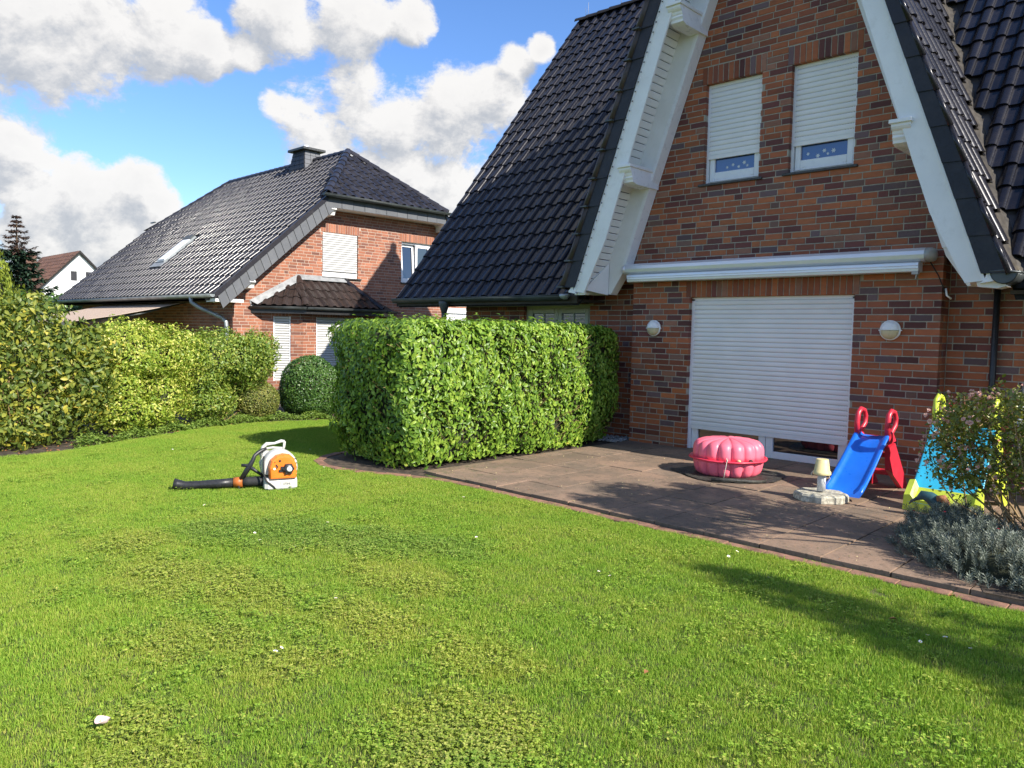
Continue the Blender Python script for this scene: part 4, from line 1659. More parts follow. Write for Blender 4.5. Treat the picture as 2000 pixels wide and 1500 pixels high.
cap_run((FAX, NYC, NRZ), (APX, NYC, NRZ), .12, 23, nroof)
cap_run((HEX - .06, 11.9, HEZ + .02), (APX, NYC, NRZ + .03), .13, 10, nroof)
cap_run((HEX - .06, 16.3, HEZ + .02), (APX, NYC, NRZ + .03), .13, 10, nroof)
cap_run((NFX, 12.05, HEZ), (FAX, NYC, NRZ), .13, 10, nroof)
# verge slates: lower edge of the gable's slope
nsl = 17
for i in range(nsl):
    t0, t1 = i / nsl, (i + 1) / nsl - .0015
    y0_, y1_ = NEY + .08 + (11.95 - NEY) * t0, NEY + .08 + (11.95 - NEY) * t1
    za, zb_ = NEZ + (y0_ - NEY) * NS, NEZ + (y1_ - NEY) * NS
    mb = MB()
    a = [(NVX + .03, y0_ + .14, za - .42), (NVX + .015, y1_ + .14, zb_ - .42), (NVX + .015, y1_ - .03, zb_ - .03), (NVX + .03, y0_ - .03, za - .03)]
    mb.loft([[(p[0] - .02, p[1], p[2]) for p in a], a], True, True)
    part('verge_slate', mb, 'grey_slate', nroof)
for sg in (1, -1):
    vb = MB()
    yA = NEY if sg > 0 else 2 * NYC - NEY
    yB = 11.95 if sg > 0 else 2 * NYC - 11.95
    vb.loft([[(NVX - .02, yA, NEZ - .12), (NVX + .05, yA, NEZ - .12), (NVX + .05, yA, NEZ + .03), (NVX - .02, yA, NEZ + .03)],
             [(NVX - .02, yB, HEZ - .15), (NVX + .05, yB, HEZ - .15), (NVX + .05, yB, HEZ + .0), (NVX - .02, yB, HEZ + .0)]], True, True)
    part('verge_board', vb, 'tile_neighbour', nroof)
# fascia and soffit under the half hip
n_f = 11
for i in range(n_f):
    y0_ = 12.02 + (16.28 - 12.02) * i / n_f
    y1_ = 12.02 + (16.28 - 12.02) * (i + 1) / n_f - .012
    mb = MB().box(NVX + .0, NVX + .022 + .004 * (i % 2), y0_, y1_, 5.06, 5.34)
    part('fascia_slate', mb, 'grey_slate', nroof)
sf = MB()
sf.box(NX - .0, NVX - .005, 12.0, 16.3, 5.06, 5.09)
for sg in (1, -1):
    yA = NEY + .2 if sg > 0 else 2 * NYC - NEY - .2
    yB = 12.0 if sg > 0 else 2 * NYC - 12.0
    zA, zB = NEZ - .2, 5.06
    sf.loft([[(NX, yA, zA), (NVX - .005, yA, zA), (NVX - .005, yA, zA + .03), (NX, yA, zA + .03)], [(NX, yB, zB), (NVX - .005, yB, zB), (NVX - .005, yB, zB + .03), (NX, yB, zB + .03)]], True, True)
part('soffit', sf, 'white_wood', nroof)
for yc, zc in ((12.15, 5.06), (16.35, 5.06), (9.72, 2.70 + .2)):
    cn = MB().prism([(0, 0), (.48, 0), (.52, -.05), (.44, -.10), (.40, -.20), (0, -.22)], .16, (NX + .02, yc - .08, zc - .002), 'xz')
    part('purlin_end', cn, 'white_wood', nroof)
ng = MB()
gutter(ng, (HEX + .05, 11.72, HEZ - .01), (HEX + .05, 16.45, HEZ - .01), .075)
part('gutter', ng, 'zinc_dark', nroof)
ng = MB()
gutter(ng, (NFX - .1, NEY - .06, NEZ - .01), (NVX + .05, NEY - .06, NEZ - .01), .08)
part('gutter', ng, 'zinc', nroof)
ng = MB()
ng.box(NFX + .2, NX, NEY, NY0 + .01, NEZ - .16, NEZ - .11)
part('eave_boards', ng, 'soffit_dark', nroof)
ng = MB().box(NFX + .2, NX + .2, NEY + .0, NEY + .03, NEZ - .16, NEZ - .0)
part('eave_fascia', ng, 'soffit_dark', nroof)
mb = MB().box(NX - .0, NVX, NEY + .03, NY0 + .05, NEZ - .19, NEZ - .11)
part('eave_box', mb, 'white_wood', nroof)
dp = MB().tube([(-19.95, NEY - .06, 2.46), (-19.93, NEY - .05, 2.30), (-19.80, NEY + .08, 2.18), (-19.50, 9.25, 1.93), (-19.42, 9.33, 1.82), (-19.40, 9.34, 1.65), (-19.40, 9.34, 0.0)], .055, 10)
part('downpipe', dp, 'zinc', nb)

# windows of the upper floor
wn = MB()
wn.box(NX - .12, NX - .06, W1[0], W1[1], W1[2], W1[3])
win = part('window', wn, 'white_frame', nb)


def side_shutter(win, A, d, n, s0, s1, z0, z1, pitch, inset):
    """roller shutter on a wall running along d with outward normal n"""
    ro = Vector(root_of(win).location)
    A = Vector(A)
    sb = MB()
    q = [A + d * s0 - n * inset, A + d * s1 - n * inset]
    i_ = [p - n * .02 for p in q]
    sb.loft([[(i_[0].x, i_[0].y, z0), (q[0].x, q[0].y, z0), (q[1].x, q[1].y, z0), (i_[1].x, i_[1].y, z0)],
             [(i_[0].x, i_[0].y, z1), (q[0].x, q[0].y, z1), (q[1].x, q[1].y, z1), (i_[1].x, i_[1].y, z1)]], True, True)
    sh = part('roller_shutter', sb, 'slot_dark', win)
    me_ = slat_mb.mesh('slat', 'shutter_neighbour')
    k = int(round((z1 - z0) / pitch))
    p = (z1 - z0) / k
    for i in range(k):
        o = link('slat', me_, sh)
        p0 = A + d * s0 - n * (inset - .012)
        bb = basis(tuple(Vector((p0.x, p0.y, z0 + i * p)) - ro), tuple(d * (s1 - s0)), tuple(-n * 1.3), (0, 0, p * .90))
        o.matrix_local = Matrix(bb.tolist())
    return sh


side_shutter(nb, (NX, W1[0], 0), Vector((0, 1, 0)), Vector((1, 0, 0)), .02, 1.18, W1[2] + .16, W1[3], .066, .035)
mb = MB().rbox(NX - .1, NX + .05, W1[0] - .03, W1[1] + .1, W1[2] - .045, W1[2] - .003, .005)
part('window_sill', mb, 'sill_stone', win)
wn = MB()
y0_, y1_, z0, z1 = W2
for a, b2, c, d_ in ((y0_, y0_ + .06, z0, z1), (y1_ - .06, y1_, z0, z1), (y0_ + .06, y1_ - .06, z0, z0 + .06), (y0_ + .06, y1_ - .06, z1 - .06, z1)):
    wn.box(NX - .14, NX - .08, a, b2, c, d_)
win2 = part('window', wn, 'white_frame', nb)
for k, (a0, a1) in enumerate(((y0_ + .06, 15.50), (15.53, y1_ - .06))):
    sa = MB()
    t = .06 if k == 0 else 0.0          # the left leaf is tilted open
    def tp(z):
        return t * (z - z0) / (z1 - z0) * 1.6
    for a, b2, c, d_ in ((a0, a0 + .07, z0 + .06, z1 - .06), (a1 - .07, a1, z0 + .06, z1 - .06), (a0 + .07, a1 - .07, z0 + .06, z0 + .14), (a0 + .07, a1 - .07, z1 - .14, z1 - .06)):
        sa.loft([[(NX - .135 - tp(c), a, c), (NX - .07 - tp(c), a, c), (NX - .07 - tp(c), b2, c), (NX - .135 - tp(c), b2, c)],
                 [(NX - .135 - tp(d_), a, d_), (NX - .07 - tp(d_), a, d_), (NX - .07 - tp(d_), b2, d_), (NX - .135 - tp(d_), b2, d_)]], True, True)
    sh_ = part('sash', sa, 'white_frame', win2)
    pn = MB()
    za, zb_ = z0 + .13, z1 - .13
    pn.loft([[(NX - .11 - tp(za), a0 + .065, za), (NX - .10 - tp(za), a0 + .065, za), (NX - .10 - tp(za), a1 - .065, za), (NX - .11 - tp(za), a1 - .065, za)],
             [(NX - .11 - tp(zb_), a0 + .065, zb_), (NX - .10 - tp(zb_), a0 + .065, zb_), (NX - .10 - tp(zb_), a1 - .065, zb_), (NX - .11 - tp(zb_), a1 - .065, zb_)]], True, True)
    part('pane', pn, 'pane_dark', win2)
mb = MB().box(NX - .4, NX - .3, y0_ - .2, y1_ + .2, z0 - .2, z1 + .2)
part('room', mb, 'interior', win2)
mb = MB().rbox(NX - .1, NX + .05, y0_ - .03, y1_ + .06, z0 - .045, z0 - .003, .005)
part('window_sill', mb, 'sill_stone', win2)
# shutters of the erker
for fr, W in ((fr1, E1W), (fr2, E2W)):
    A, d, n = fr
    mb = MB()
    for s0, s1 in ((W[0], W[0] + .03), (W[1] - .03, W[1])):
        p0, p1 = A + d * s0, A + d * s1
        q0, q1 = p0 - n * .10, p1 - n * .10
        p0, p1 = p0 - n * .02, p1 - n * .02
        mb.loft([[(q0.x, q0.y, W[2]), (p0.x, p0.y, W[2]), (p1.x, p1.y, W[2]), (q1.x, q1.y, W[2])], [(q0.x, q0.y, W[3]), (p0.x, p0.y, W[3]), (p1.x, p1.y, W[3]), (q1.x, q1.y, W[3])]], True, True)
    w_ = part('window', mb, 'white_frame', nb)
    side_shutter(nb, A, d, n, W[0] + .025, W[1] - .025, W[2], W[3] - .002, .066, .05)
# white door beyond the corner
mb = MB().box(NX - .10, NX - .06, GD[0], GD[1], 0, 2.28)
mb.box(NX - .10, NX + .01, GD[0], GD[1], 2.28, 2.45)
gdo = part('side_door', mb, 'white_frame', nb)
for i in range(5):
    a = GD[0] + .06 + i * .33
    mb = MB().rbox(NX - .06, NX - .035, a, a + .30, .1, 2.2, .006)
    part('door_panel', mb, 'white_frame', gdo)

# little hipped roof of the erker
rA, rB, rC, rD = (NX, 9.93), (-18.33, 11.05), (-18.33, 13.58), (NX, 14.70)
rz0, rz1 = 2.24, 3.03
tL, tR = (NX + .03, 11.33), (NX + .03, 12.86)
er = MB()
er.add([(rA[0], rA[1], rz0), (rB[0], rB[1], rz0), (tL[0], tL[1], rz1), (rC[0], rC[1], rz0), (tR[0], tR[1], rz1), (rD[0], rD[1], rz0)], [(0, 1, 2), (1, 3, 4, 2), (3, 5, 4)])
er.add([(rA[0], rA[1], rz0 - .12), (rB[0], rB[1], rz0 - .12), (rC[0], rC[1], rz0 - .12), (rD[0], rD[1], rz0 - .12)], [(3, 2, 1, 0)])
eroof = part('bay_roof', er, 'underlay', nb)


def slope_tiles(p0, p1, q, w, l, keep):
    p0, p1, q = map(Vector, (p0, p1, q))
    ex = (p1 - p0).normalized()
    n = ex.cross(q - p0).normalized()
    if n.z < 0:
        n = -n
    ey = n.cross(ex).normalized()
    if ey.z < 0:
        ey = -ey
    ex = ey.cross(n)
    return ex, ey, n


etile = tile_base(0.26, 0.34, 0.042, 0.028)
ETM = []
# left facet
ex, ey, n = slope_tiles((rA[0], rA[1], rz0), (rB[0], rB[1], rz0), (tL[0], tL[1], rz1), 0, 0, None)


def tri_keep(a, b2, c, tol=0.0):
    a, b2, c = map(Vector, (a, b2, c))
    nn = (b2 - a).cross(c - a)

    def k(p):
        p = Vector(p)
        for u, v in ((a, b2), (b2, c), (c, a)):
            if (v - u).cross(p - u).dot(nn) < -tol * nn.length * 1.0:
                return False
        return True
    return k


kL = tri_keep((rA[0], rA[1], rz0), (rB[0], rB[1], rz0), (tL[0], tL[1], rz1), .06)
ETM += tile_field((rA[0], rA[1], rz0 + .03), tuple(ex), tuple(ey), .26, .34, 9, 5, lambda c: kL(c))
ex, ey, n = slope_tiles((rB[0], rB[1], rz0), (rC[0], rC[1], rz0), (tL[0], tL[1], rz1), 0, 0, None)


def kF(c):
    w_ = (c[2] - rz0) / (rz1 - rz0)
    lo = rB[1] + (tL[1] - rB[1]) * w_
    hi = rC[1] + (tR[1] - rC[1]) * w_
    return lo - .02 < c[1] < hi + .02 and w_ < .98


ETM += tile_field((rB[0], rB[1], rz0 + .03), tuple(ex), tuple(ey), .26, .34, 12, 4, kF)
pieces('roof_tile', 'roof_tiles', [etile], ETM, np.zeros(len(ETM), int), 'tile_brown', eroof, 90)
cap_run((rB[0] - .02, rB[1], rz0 + .04), (tL[0], tL[1], rz1 + .05), .10, 4, eroof, 'tile_brown')
cap_run((rC[0] - .02, rC[1], rz0 + .04), (tR[0], tR[1], rz1 + .05), .10, 4, eroof, 'tile_main')
fl = MB()
fl.loft([[(NX + .012, rA[1], rz0 + .0), (NX + .012, rA[1] - .04, rz0 + .16), (NX + .14, rA[1] + .12, rz0 + .06)],
         [(NX + .012, tL[1], rz1 - .02), (NX + .012, tL[1] - .02, rz1 + .15), (NX + .16, tL[1] + .03, rz1 - .0)],
         [(NX + .012, tR[1], rz1 - .02), (NX + .012, tR[1] + .02, rz1 + .15), (NX + .16, tR[1] - .03, rz1 - .0)]], closed=False)
part('lead_flashing', fl, 'lead', eroof)
eg = MB()
gutter(eg, (rA[0] + .0, rA[1] - .04, rz0 + .0), (rB[0] + .05, rB[1] - .03, rz0), .065)
gutter(eg, (rB[0] + .05, rB[1] - .03, rz0), (rC[0] + .05, rC[1] + .03, rz0), .065)
gutter(eg, (rC[0] + .05, rC[1] + .03, rz0), (rD[0], rD[1] + .04, rz0), .065)
part('gutter', eg, 'zinc_dark', eroof)
eg = MB()
for a, b2 in ((rA, rB), (rB, rC), (rC, rD)):
    A, B = Vector((a[0], a[1], 0)), Vector((b2[0], b2[1], 0))
    d = (B - A).normalized()
    n = Vector((d.y, -d.x, 0))
    A2, B2 = A - n * .03, B - n * .03
    eg.add([(A.x, A.y, rz0 - .17), (B.x, B.y, rz0 - .17), (B.x, B.y, rz0 - .02), (A.x, A.y, rz0 - .02), (A2.x, A2.y, rz0 - .17), (B2.x, B2.y, rz0 - .17), (B2.x, B2.y, rz0 - .02), (A2.x, A2.y, rz0 - .02)],
           [(0, 1, 2, 3), (7, 6, 5, 4), (0, 4, 5, 1), (3, 2, 6, 7)])
part('fascia', eg, 'black_plastic', eroof)

# skylight and chimney
rs = lambda y: NEZ + (y - NEY) * NS
sk = MB()
nrm = Vector((0, -nsp, ncp))


def onroof(x, y, h):
    p = Vector((x, y, rs(y))) + nrm * h
    return tuple(p)


def roofbox(mb, x0, x1, y0, y1, h0, h1):
    a = [onroof(x0, y0, h0), onroof(x1, y0, h0), onroof(x1, y1, h0), onroof(x0, y1, h0)]
    b2 = [onroof(x0, y0, h1), onroof(x1, y0, h1), onroof(x1, y1, h1), onroof(x0, y1, h1)]
    return mb.loft([a, b2], True, True)


roofbox(sk, SKX0, SKX1, SKY0, SKY1, -.05, .10)
skl = part('skylight', sk, 'zinc', nb)
for k in range(4):
    ln = MB()
    roofbox(ln, SKX0 + .06, SKX1 - .06, SKY0 + .06 + k * .21, SKY0 + .06 + k * .21 + .20, .10, .125)
    part('shutter_section', ln, 'white_frame', skl)
ln = MB()
roofbox(ln, SKX0 + .01, SKX1 - .01, SKY1 - .14, SKY1 - .0, .10, .15)
part('shutter_box', ln, 'zinc_dark', skl)
ln = MB()
roofbox(ln, SKX0 - .12, SKX1 + .08, SKY0 - .17, SKY0 - .0, .055, .075)
part('lead_apron', ln, 'lead', skl)
ch = MB()
cx0, cx1, cyy = -23.75, -22.85, NYC - .06
ch.loft([[(cx0 - .12, cyy - .42, 6.6), (cx1 + .12, cyy - .42, 6.6), (cx1 + .12, cyy + .42, 6.6), (cx0 - .12, cyy + .42, 6.6)],
         [(cx0 + .1, cyy - .28, 7.55), (cx1 - .1, cyy - .28, 7.55), (cx1 - .1, cyy + .28, 7.55), (cx0 + .1, cyy + .28, 7.55)]], True, True)
chim = part('chimney', ch, 'underlay', nb)
for k in range(5):
    for side in range(2):
        for j in range(3):
            za, zb_ = 6.80 + k * .148, 6.80 + (k + 1) * .148 + .008
            def edge(z):
                t = (z - 6.6) / .95
                return (cx0 - .12 + .22 * t, cx1 + .12 - .22 * t, cyy - .42 + .14 * t)
            xa, xb, yf = edge(za)
            xa2, xb2, yf2 = edge(zb_)
            mb = MB()
            if side == 0:
                q = lambda x_, y_, z_, e: (x_, y_ - e, z_)
                a = [q(xa + (xb - xa) * j / 3 + .006, yf, za, .022), q(xa + (xb - xa) * (j + 1) / 3 - .006, yf, za, .022), q(xa2 + (xb2 - xa2) * (j + 1) / 3 - .006, yf2, zb_, .008), q(xa2 + (xb2 - xa2) * j / 3 + .006, yf2, zb_, .008)]
                mb.loft([[(p[0], p[1] + .012, p[2]) for p in a], a][::-1], True, True)
            else:
                w1, w2 = 2 * (cyy - yf), 2 * (cyy - yf2)
                a = [(xb + .022, yf + w1 * j / 3 + .006, za), (xb + .022, yf + w1 * (j + 1) / 3 - .006, za), (xb2 + .008, yf2 + w2 * (j + 1) / 3 - .006, zb_), (xb2 + .008, yf2 + w2 * j / 3 + .006, zb_)]
                mb.loft([[(p[0] - .012, p[1], p[2]) for p in a], a], True, True)
            part('slate', mb, 'grey_slate' if side else 'verge_slate', chim)  # sunward face's slates paler, other face darker: light put into the colour
mb = MB().rbox(cx0 - .06, cx1 + .06, cyy - .42, cyy + .42, 7.55, 7.63, .01)
part('chimney_cap', mb, 'sill_stone', chim)
mb = MB().tube([((cx0 + cx1) / 2 - .05, cyy, 7.6), ((cx0 + cx1) / 2 - .05, cyy, 7.80)], .1, 10)
part('flue', mb, 'silver', chim)
mb = MB().box(NFX + .2, NFX + .6, 11.96, 12.02, 5.62, 5.66)
part('hip_end', mb, 'zinc_dark', nroof)

# extended striped awning over the neighbour's terrace
na = thing('awning', (-24.5, 9.35, 2.4), 'beige striped awning let out over the terrace of the neighbouring house', 'awning')
A0, A1 = -21.62, -27.6
mb = MB()
n_st = 17
for i in range(n_st):
    pass
yw, zw, yf, zf = 9.38, 2.40, 6.3, 1.74
for mat, sel, nm in (('awning_cloth', 0, 'cloth'), ('awning_stripe', 1, 'cloth_stripe')):
    for i in range(n_st):
        xa, xb = A0 + (A1 - A0) * i / n_st, A0 + (A1 - A0) * (i + 1) / n_st
        xm = xa + (xb - xa) * .62
        s0, s1 = (xa, xm) if sel == 0 else (xm, xb)
        mb = MB()
        rows = []
        for t in (0, .33, .66, 1):
            y, z = yw + (yf - yw) * t, zw + (zf - zw) * t - .05 * math.sin(PI * t)
            rows.append([(s1, y, z), (s0, y, z), (s0, y, z - .006), (s1, y, z - .006)])
        mb.loft(rows, True, True)
        part(nm, mb, mat, na)
mb = MB().rbox(A1, A0, yf - .06, yf + .02, zf - .10, zf - .0, .01)
part('front_bar', mb, 'awning_cloth', na)
mb = MB().rbox(A1 - .05, A0 + .05, 9.28, 9.425, 2.38, 2.48, .01)
part('cassette', mb, 'zinc_dark', na)
for xx in (A0 - .3, A1 + .4):
    mb = MB().tube([(xx, 9.35, 2.36), (xx + .2, 8.0, 1.98), (xx, yf, zf - .05)], .03, 6)
    part('folding_arm', mb, 'zinc_dark', na)
# ---------------------------------------------------------------- far white house
fh = thing('white_house', (-65, 19.7, 0), 'distant white rendered house with a brown tiled gable roof behind the spruce', 'house')
fa, fz = 19.63, 7.1
sl_ = (fz - 4.34) / (fa - 17.0)
mb = MB()
hw = 4.2
mb.prism([(fa - hw, 0), (fa + hw, 0), (fa + hw, fz - hw * sl_), (fa, fz - .1), (fa - hw, fz - hw * sl_)], -9.0, (-65, 0, 0), 'yz')
fwall = part('wall', mb, 'render_white', fh)
mb = MB()
for sg in (-1, 1):
    o_ = .25
    a = [(-64.75, fa, fz + .12), (-64.75, fa + sg * (hw + o_), fz + .12 - (hw + o_) * sl_), (-74.2, fa + sg * (hw + o_), fz + .12 - (hw + o_) * sl_), (-74.2, fa, fz + .12)]
    b2 = [(p[0], p[1], p[2] - .2) for p in a]
    mb.loft([b2, a], True, True)
froof = part('roof', mb, 'underlay', fh)
ft = MB()
fr_m = []
L_ = math.hypot(1, sl_)
ey = (0, 1 / L_, sl_ / L_)
ftile = tile_base(.5, .45, .05, .03)
y_e = fa - hw - .25
z_e = fz + .12 - (hw + .25) * sl_
fr_m = tile_field((-74.2, y_e, z_e + .02), (1, 0, 0), ey, .5, .45, 19, int((hw + .25) * L_ / .45), lambda c: True)
o = link('roof_tiles', joined('roof_tiles', [ftile], np.array(fr_m), np.zeros(len(fr_m), int), 'far_tile', np.array(fh.location)), froof)
o['kind'] = 'stuff'
mb = MB().box(-67.9, -67.1, 16.6, 17.3, 4.5, 6.75)
part('chimney', mb, 'far_tile', froof)
for y0_, y1_ in ((18.91, 19.50), (19.95, 20.55)):
    mb = MB()
    z0, z1 = 4.83, 5.70
    for a, b2, c, d_ in ((y0_, y0_ + .08, z0, z1), (y1_ - .08, y1_, z0, z1), (y0_ + .08, y1_ - .08, z0, z0 + .08), (y0_ + .08, y1_ - .08, z1 - .06, z1)):
        mb.box(-64.99, -64.93, a, b2, c, d_)
    w_ = part('window', mb, 'white_frame', fh)
    mb = MB().box(-64.995, -64.96, y0_ + .07, y1_ - .07, z0 + .07, z1 - .05)
    part('pane', mb, 'interior', w_)

# ---------------------------------------------------------------- foliage
def leaf_base(w=0.46, fold=0.10, droop=0.08, pet=0.0):
    mb = MB()
    mb.add([(0, 0, 0), (-w / 2, .42, fold), (0, .48, 0), (w / 2, .42, fold), (0, 1, -droop), (-w * .36, .75, fold * .7 - droop * .4), (w * .36, .75, fold * .7 - droop * .4)],
           [(0, 2, 1), (0, 3, 2), (1, 2, 4, 5), (2, 3, 6, 4)], True)
    return mb


LEAVES = [leaf_base(.48, .10, .10), leaf_base(.42, .14, .02), leaf_base(.54, .06, .16)]
SMALL = [leaf_base(.55, .10, .05)]


def rnd_unit(n):
    v = RNG.normal(size=(n, 3))
    return v / np.linalg.norm(v, axis=1, keepdims=True)


def foliage(parent, P, N, lo, hi, mat, n_parts=0, bases=LEAVES, rough=0.6, up=0.45, name='leaf', stuff='foliage'):
    n = len(P)
    NN = N + rnd_unit(n) * rough
    G = N * 0.35 + np.array([0, 0, up]) + rnd_unit(n) * 0.8
    size = RNG.uniform(lo, hi, n)
    M = frames(P, NN, None, size, G)
    var = RNG.integers(0, len(bases), n)
    facing = np.einsum('ij,ij->i', N, (CAM - P) / np.linalg.norm(CAM - P, axis=1, keepdims=True))
    pieces(name, stuff, bases, M, var, mat, parent, n_parts, np.clip(facing, 0.01, 1) * RNG.uniform(.9, 1.1, n))


def ellipsoid_pts(n, c, r, shell=0.75, zmin=0.03, bump=0.12, freq=3.0, seed=0.0):
    """points in the outer shell of a bumpy ellipsoid with outward normals"""
    d = rnd_unit(n)
    k = 1 + bump * (np.sin(d[:, 0] * freq * 2.1 + seed) * np.cos(d[:, 1] * freq * 1.7 + seed * 2) + .6 * np.sin(d[:, 2] * freq * 2.9 + d[:, 0] * freq * 3 + seed))
    q = k * (shell + (1 - shell) * RNG.random(n) ** 0.6)
    P = np.array(c) + d * np.array(r) * q[:, None]
    N = d / np.array(r)
    N /= np.linalg.norm(N, axis=1, keepdims=True)
    ok = P[:, 2] > zmin
    return P[ok], N[ok]


def inside_any(P, blobs, shrink=0.72, skip=-1):
    m_ = np.zeros(len(P), bool)
    for i, (c, r) in enumerate(blobs):
        if i == skip:
            continue
        m_ |= np.sum(((P - np.array(c)) / (np.array(r) * shrink)) ** 2, axis=1) < 1
    return m_


def bush_points(blobs, dens, shell=0.7, bump=0.12):
    PP, NN = [], []
    for i, (c, r) in enumerate(blobs):
        area = 4 * PI * ((r[0] * r[1]) ** 1.6 / 3 + (r[0] * r[2]) ** 1.6 / 3 + (r[1] * r[2]) ** 1.6 / 3) ** (1 / 1.6)
        P, N = ellipsoid_pts(int(area * dens), c, r, shell, 0.04, bump, 3.0, i * 1.7)
        k = ~inside_any(P, blobs, .75, i)
        PP.append(P[k])
        NN.append(N[k])
    return np.concatenate(PP), np.concatenate(NN)


def core(parent, blobs, k=0.66, mat='hedge_core', name='dark_core'):  # solid dark mass added to block the view through the leaves
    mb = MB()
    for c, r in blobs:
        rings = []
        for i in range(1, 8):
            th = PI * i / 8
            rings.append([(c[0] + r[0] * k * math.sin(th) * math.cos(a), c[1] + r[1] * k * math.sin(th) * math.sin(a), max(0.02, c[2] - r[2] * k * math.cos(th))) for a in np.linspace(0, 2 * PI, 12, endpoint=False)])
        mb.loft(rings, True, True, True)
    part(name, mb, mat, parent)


def stems(parent, base, tips, r0=0.012, r1=0.004, mat='twig', name='stem', bend=0.12, single=True):
    mb = MB()
    for b2, t in zip(base, tips):
        b2, t = np.array(b2, float), np.array(t, float)
        k = RNG.normal(size=3) * bend
        pts = [b2, b2 * .65 + t * .35 + k * np.array((1, 1, .3)) * .7, b2 * .3 + t * .7 + k, t]
        mb.tube(pts, [r0, r0 * .8, r0 * .55, r1], 5, True, False)
    o = part(name, mb, mat, parent)
    return o


# --- the clipped laurel hedge beside the terrace
HC, HH, HZ = np.array((-8.08, 7.70)), np.array((1.06, 2.16)), 1.80
ht = np.linspace(0, 2 * PI, 720, endpoint=False)


def hedge_plan(t):
    c, s = np.cos(t), np.sin(t)
    n = np.where(c > 0, 9.0, np.where(s < 0, 3.6, 5.0))
    r = (np.abs(c / HH[0]) ** n + np.abs(s / HH[1]) ** n) ** (-1 / n)
    return np.stack([c * r, s * r], axis=1)


HP = hedge_plan(ht)
HT = np.roll(HP, -1, 0) - np.roll(HP, 1, 0)
HN = np.stack([HT[:, 1], -HT[:, 0]], axis=1)
HN /= np.linalg.norm(HN, axis=1, keepdims=True)
HL = np.linalg.norm(np.roll(HP, -1, 0) - HP, axis=1)


def hprof(z):
    """scale of the plan at height z: narrow foot, bulging middle, rounded shoulder"""
    t = z / HZ
    foot = 0.075 * np.clip(1 - t / .5, 0, 1) ** 1.6
    sh = np.clip((t - .88) / .12, 0, 1)
    return 1 - foot - 0.16 * (1 - np.sqrt(np.clip(1 - sh ** 2, 0, 1)))


def hedge_pts(n_side, n_top):
    i = RNG.choice(len(ht), n_side, p=HL / HL.sum())
    z = RNG.uniform(0.06, HZ, n_side)
    dep = RNG.random(n_side) ** 2 * 0.17
    arc = np.cumsum(HL)[i]
    dep = dep + 0.10 * np.clip(np.sin(arc * 9.1 + 2 * np.sin(z * 5.3)) * np.sin(z * 8.7 + 1.7 * np.sin(arc * 6.1)) - .45, 0, 1)
    wob = .045 * np.sin(z * 5 + i * .035) + .035 * np.sin(i * .09 - z * 3.1) + .03 * np.sin(i * .23 + z * 7)
    off = HP[i] * (hprof(z)[:, None]) + HN[i] * (wob - dep)[:, None]
    P = np.column_stack([HC + off, z])
    N = np.column_stack([HN[i], np.where(z > HZ * .88, (z / HZ - .88) * 7, np.where(z < .4, -.25, 0.05))])
    q = RNG.uniform(-1, 1, (n_top * 2, 2)) * HH
    ang = np.arctan2(q[:, 1], q[:, 0])
    lim = np.linalg.norm(hedge_plan(ang), axis=1)
    rad = np.linalg.norm(q, axis=1)
    k = rad < lim * .90
    q, edge = q[k][:n_top], (rad / lim)[k][:n_top]
    zt = HZ - .0 + RNG.normal(0, .022, len(q)) - RNG.random(len(q)) ** 2 * .12 - .10 * np.clip((edge - .75) / .2, 0, 1) ** 2
    zt = np.where(RNG.random(len(q)) < .03, zt + .09, zt)
    P2 = np.column_stack([HC + q, zt])
    N2 = np.column_stack([q * .05, np.ones(len(q))])
    P, N = np.concatenate([P, P2]), np.concatenate([N, N2])
    N = N / np.linalg.norm(N, axis=1, keepdims=True)
    return P, N


hedge = thing('hedge', (-8.08, 7.7, 0), 'large clipped laurel hedge with glossy leaves standing between lawn and terrace', 'hedge')
P, N = hedge_pts(34000, 12000)
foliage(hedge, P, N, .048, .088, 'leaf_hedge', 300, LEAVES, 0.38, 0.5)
cm = MB()
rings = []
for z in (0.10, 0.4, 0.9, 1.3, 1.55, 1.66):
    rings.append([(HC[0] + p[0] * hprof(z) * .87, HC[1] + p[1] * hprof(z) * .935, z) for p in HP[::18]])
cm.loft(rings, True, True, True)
part('dark_core', cm, 'hedge_core', hedge)  # solid dark filler added behind the hedge leaves
sb, st_ = [], []
for i in range(26):
    y = 5.75 + i * .155
    sb.append((-7.6 + RNG.uniform(-.15, .15), y, 0))
    st_.append((-7.3 + RNG.uniform(-.15, .15), y + RNG.uniform(-.1, .1), .5))
stems(hedge, sb, st_, .016, .008, 'bark', 'stem', .03)
sb, st_ = [], []
ii = RNG.choice(len(ht), 420)
zz = RNG.uniform(.2, 1.7, 420)
for i, z in zip(ii, zz):
    p = HC + HP[i] * hprof(z) * 1.0 + HN[i] * RNG.uniform(0, .05)
    q = HC + HP[i] * hprof(z) * .86
    sb.append((q[0], q[1], z - .12))
    st_.append((p[0], p[1], z + .05))
stems(hedge, sb, st_, .005, .003, 'twig', 'shoots', .02)['kind'] = 'stuff'

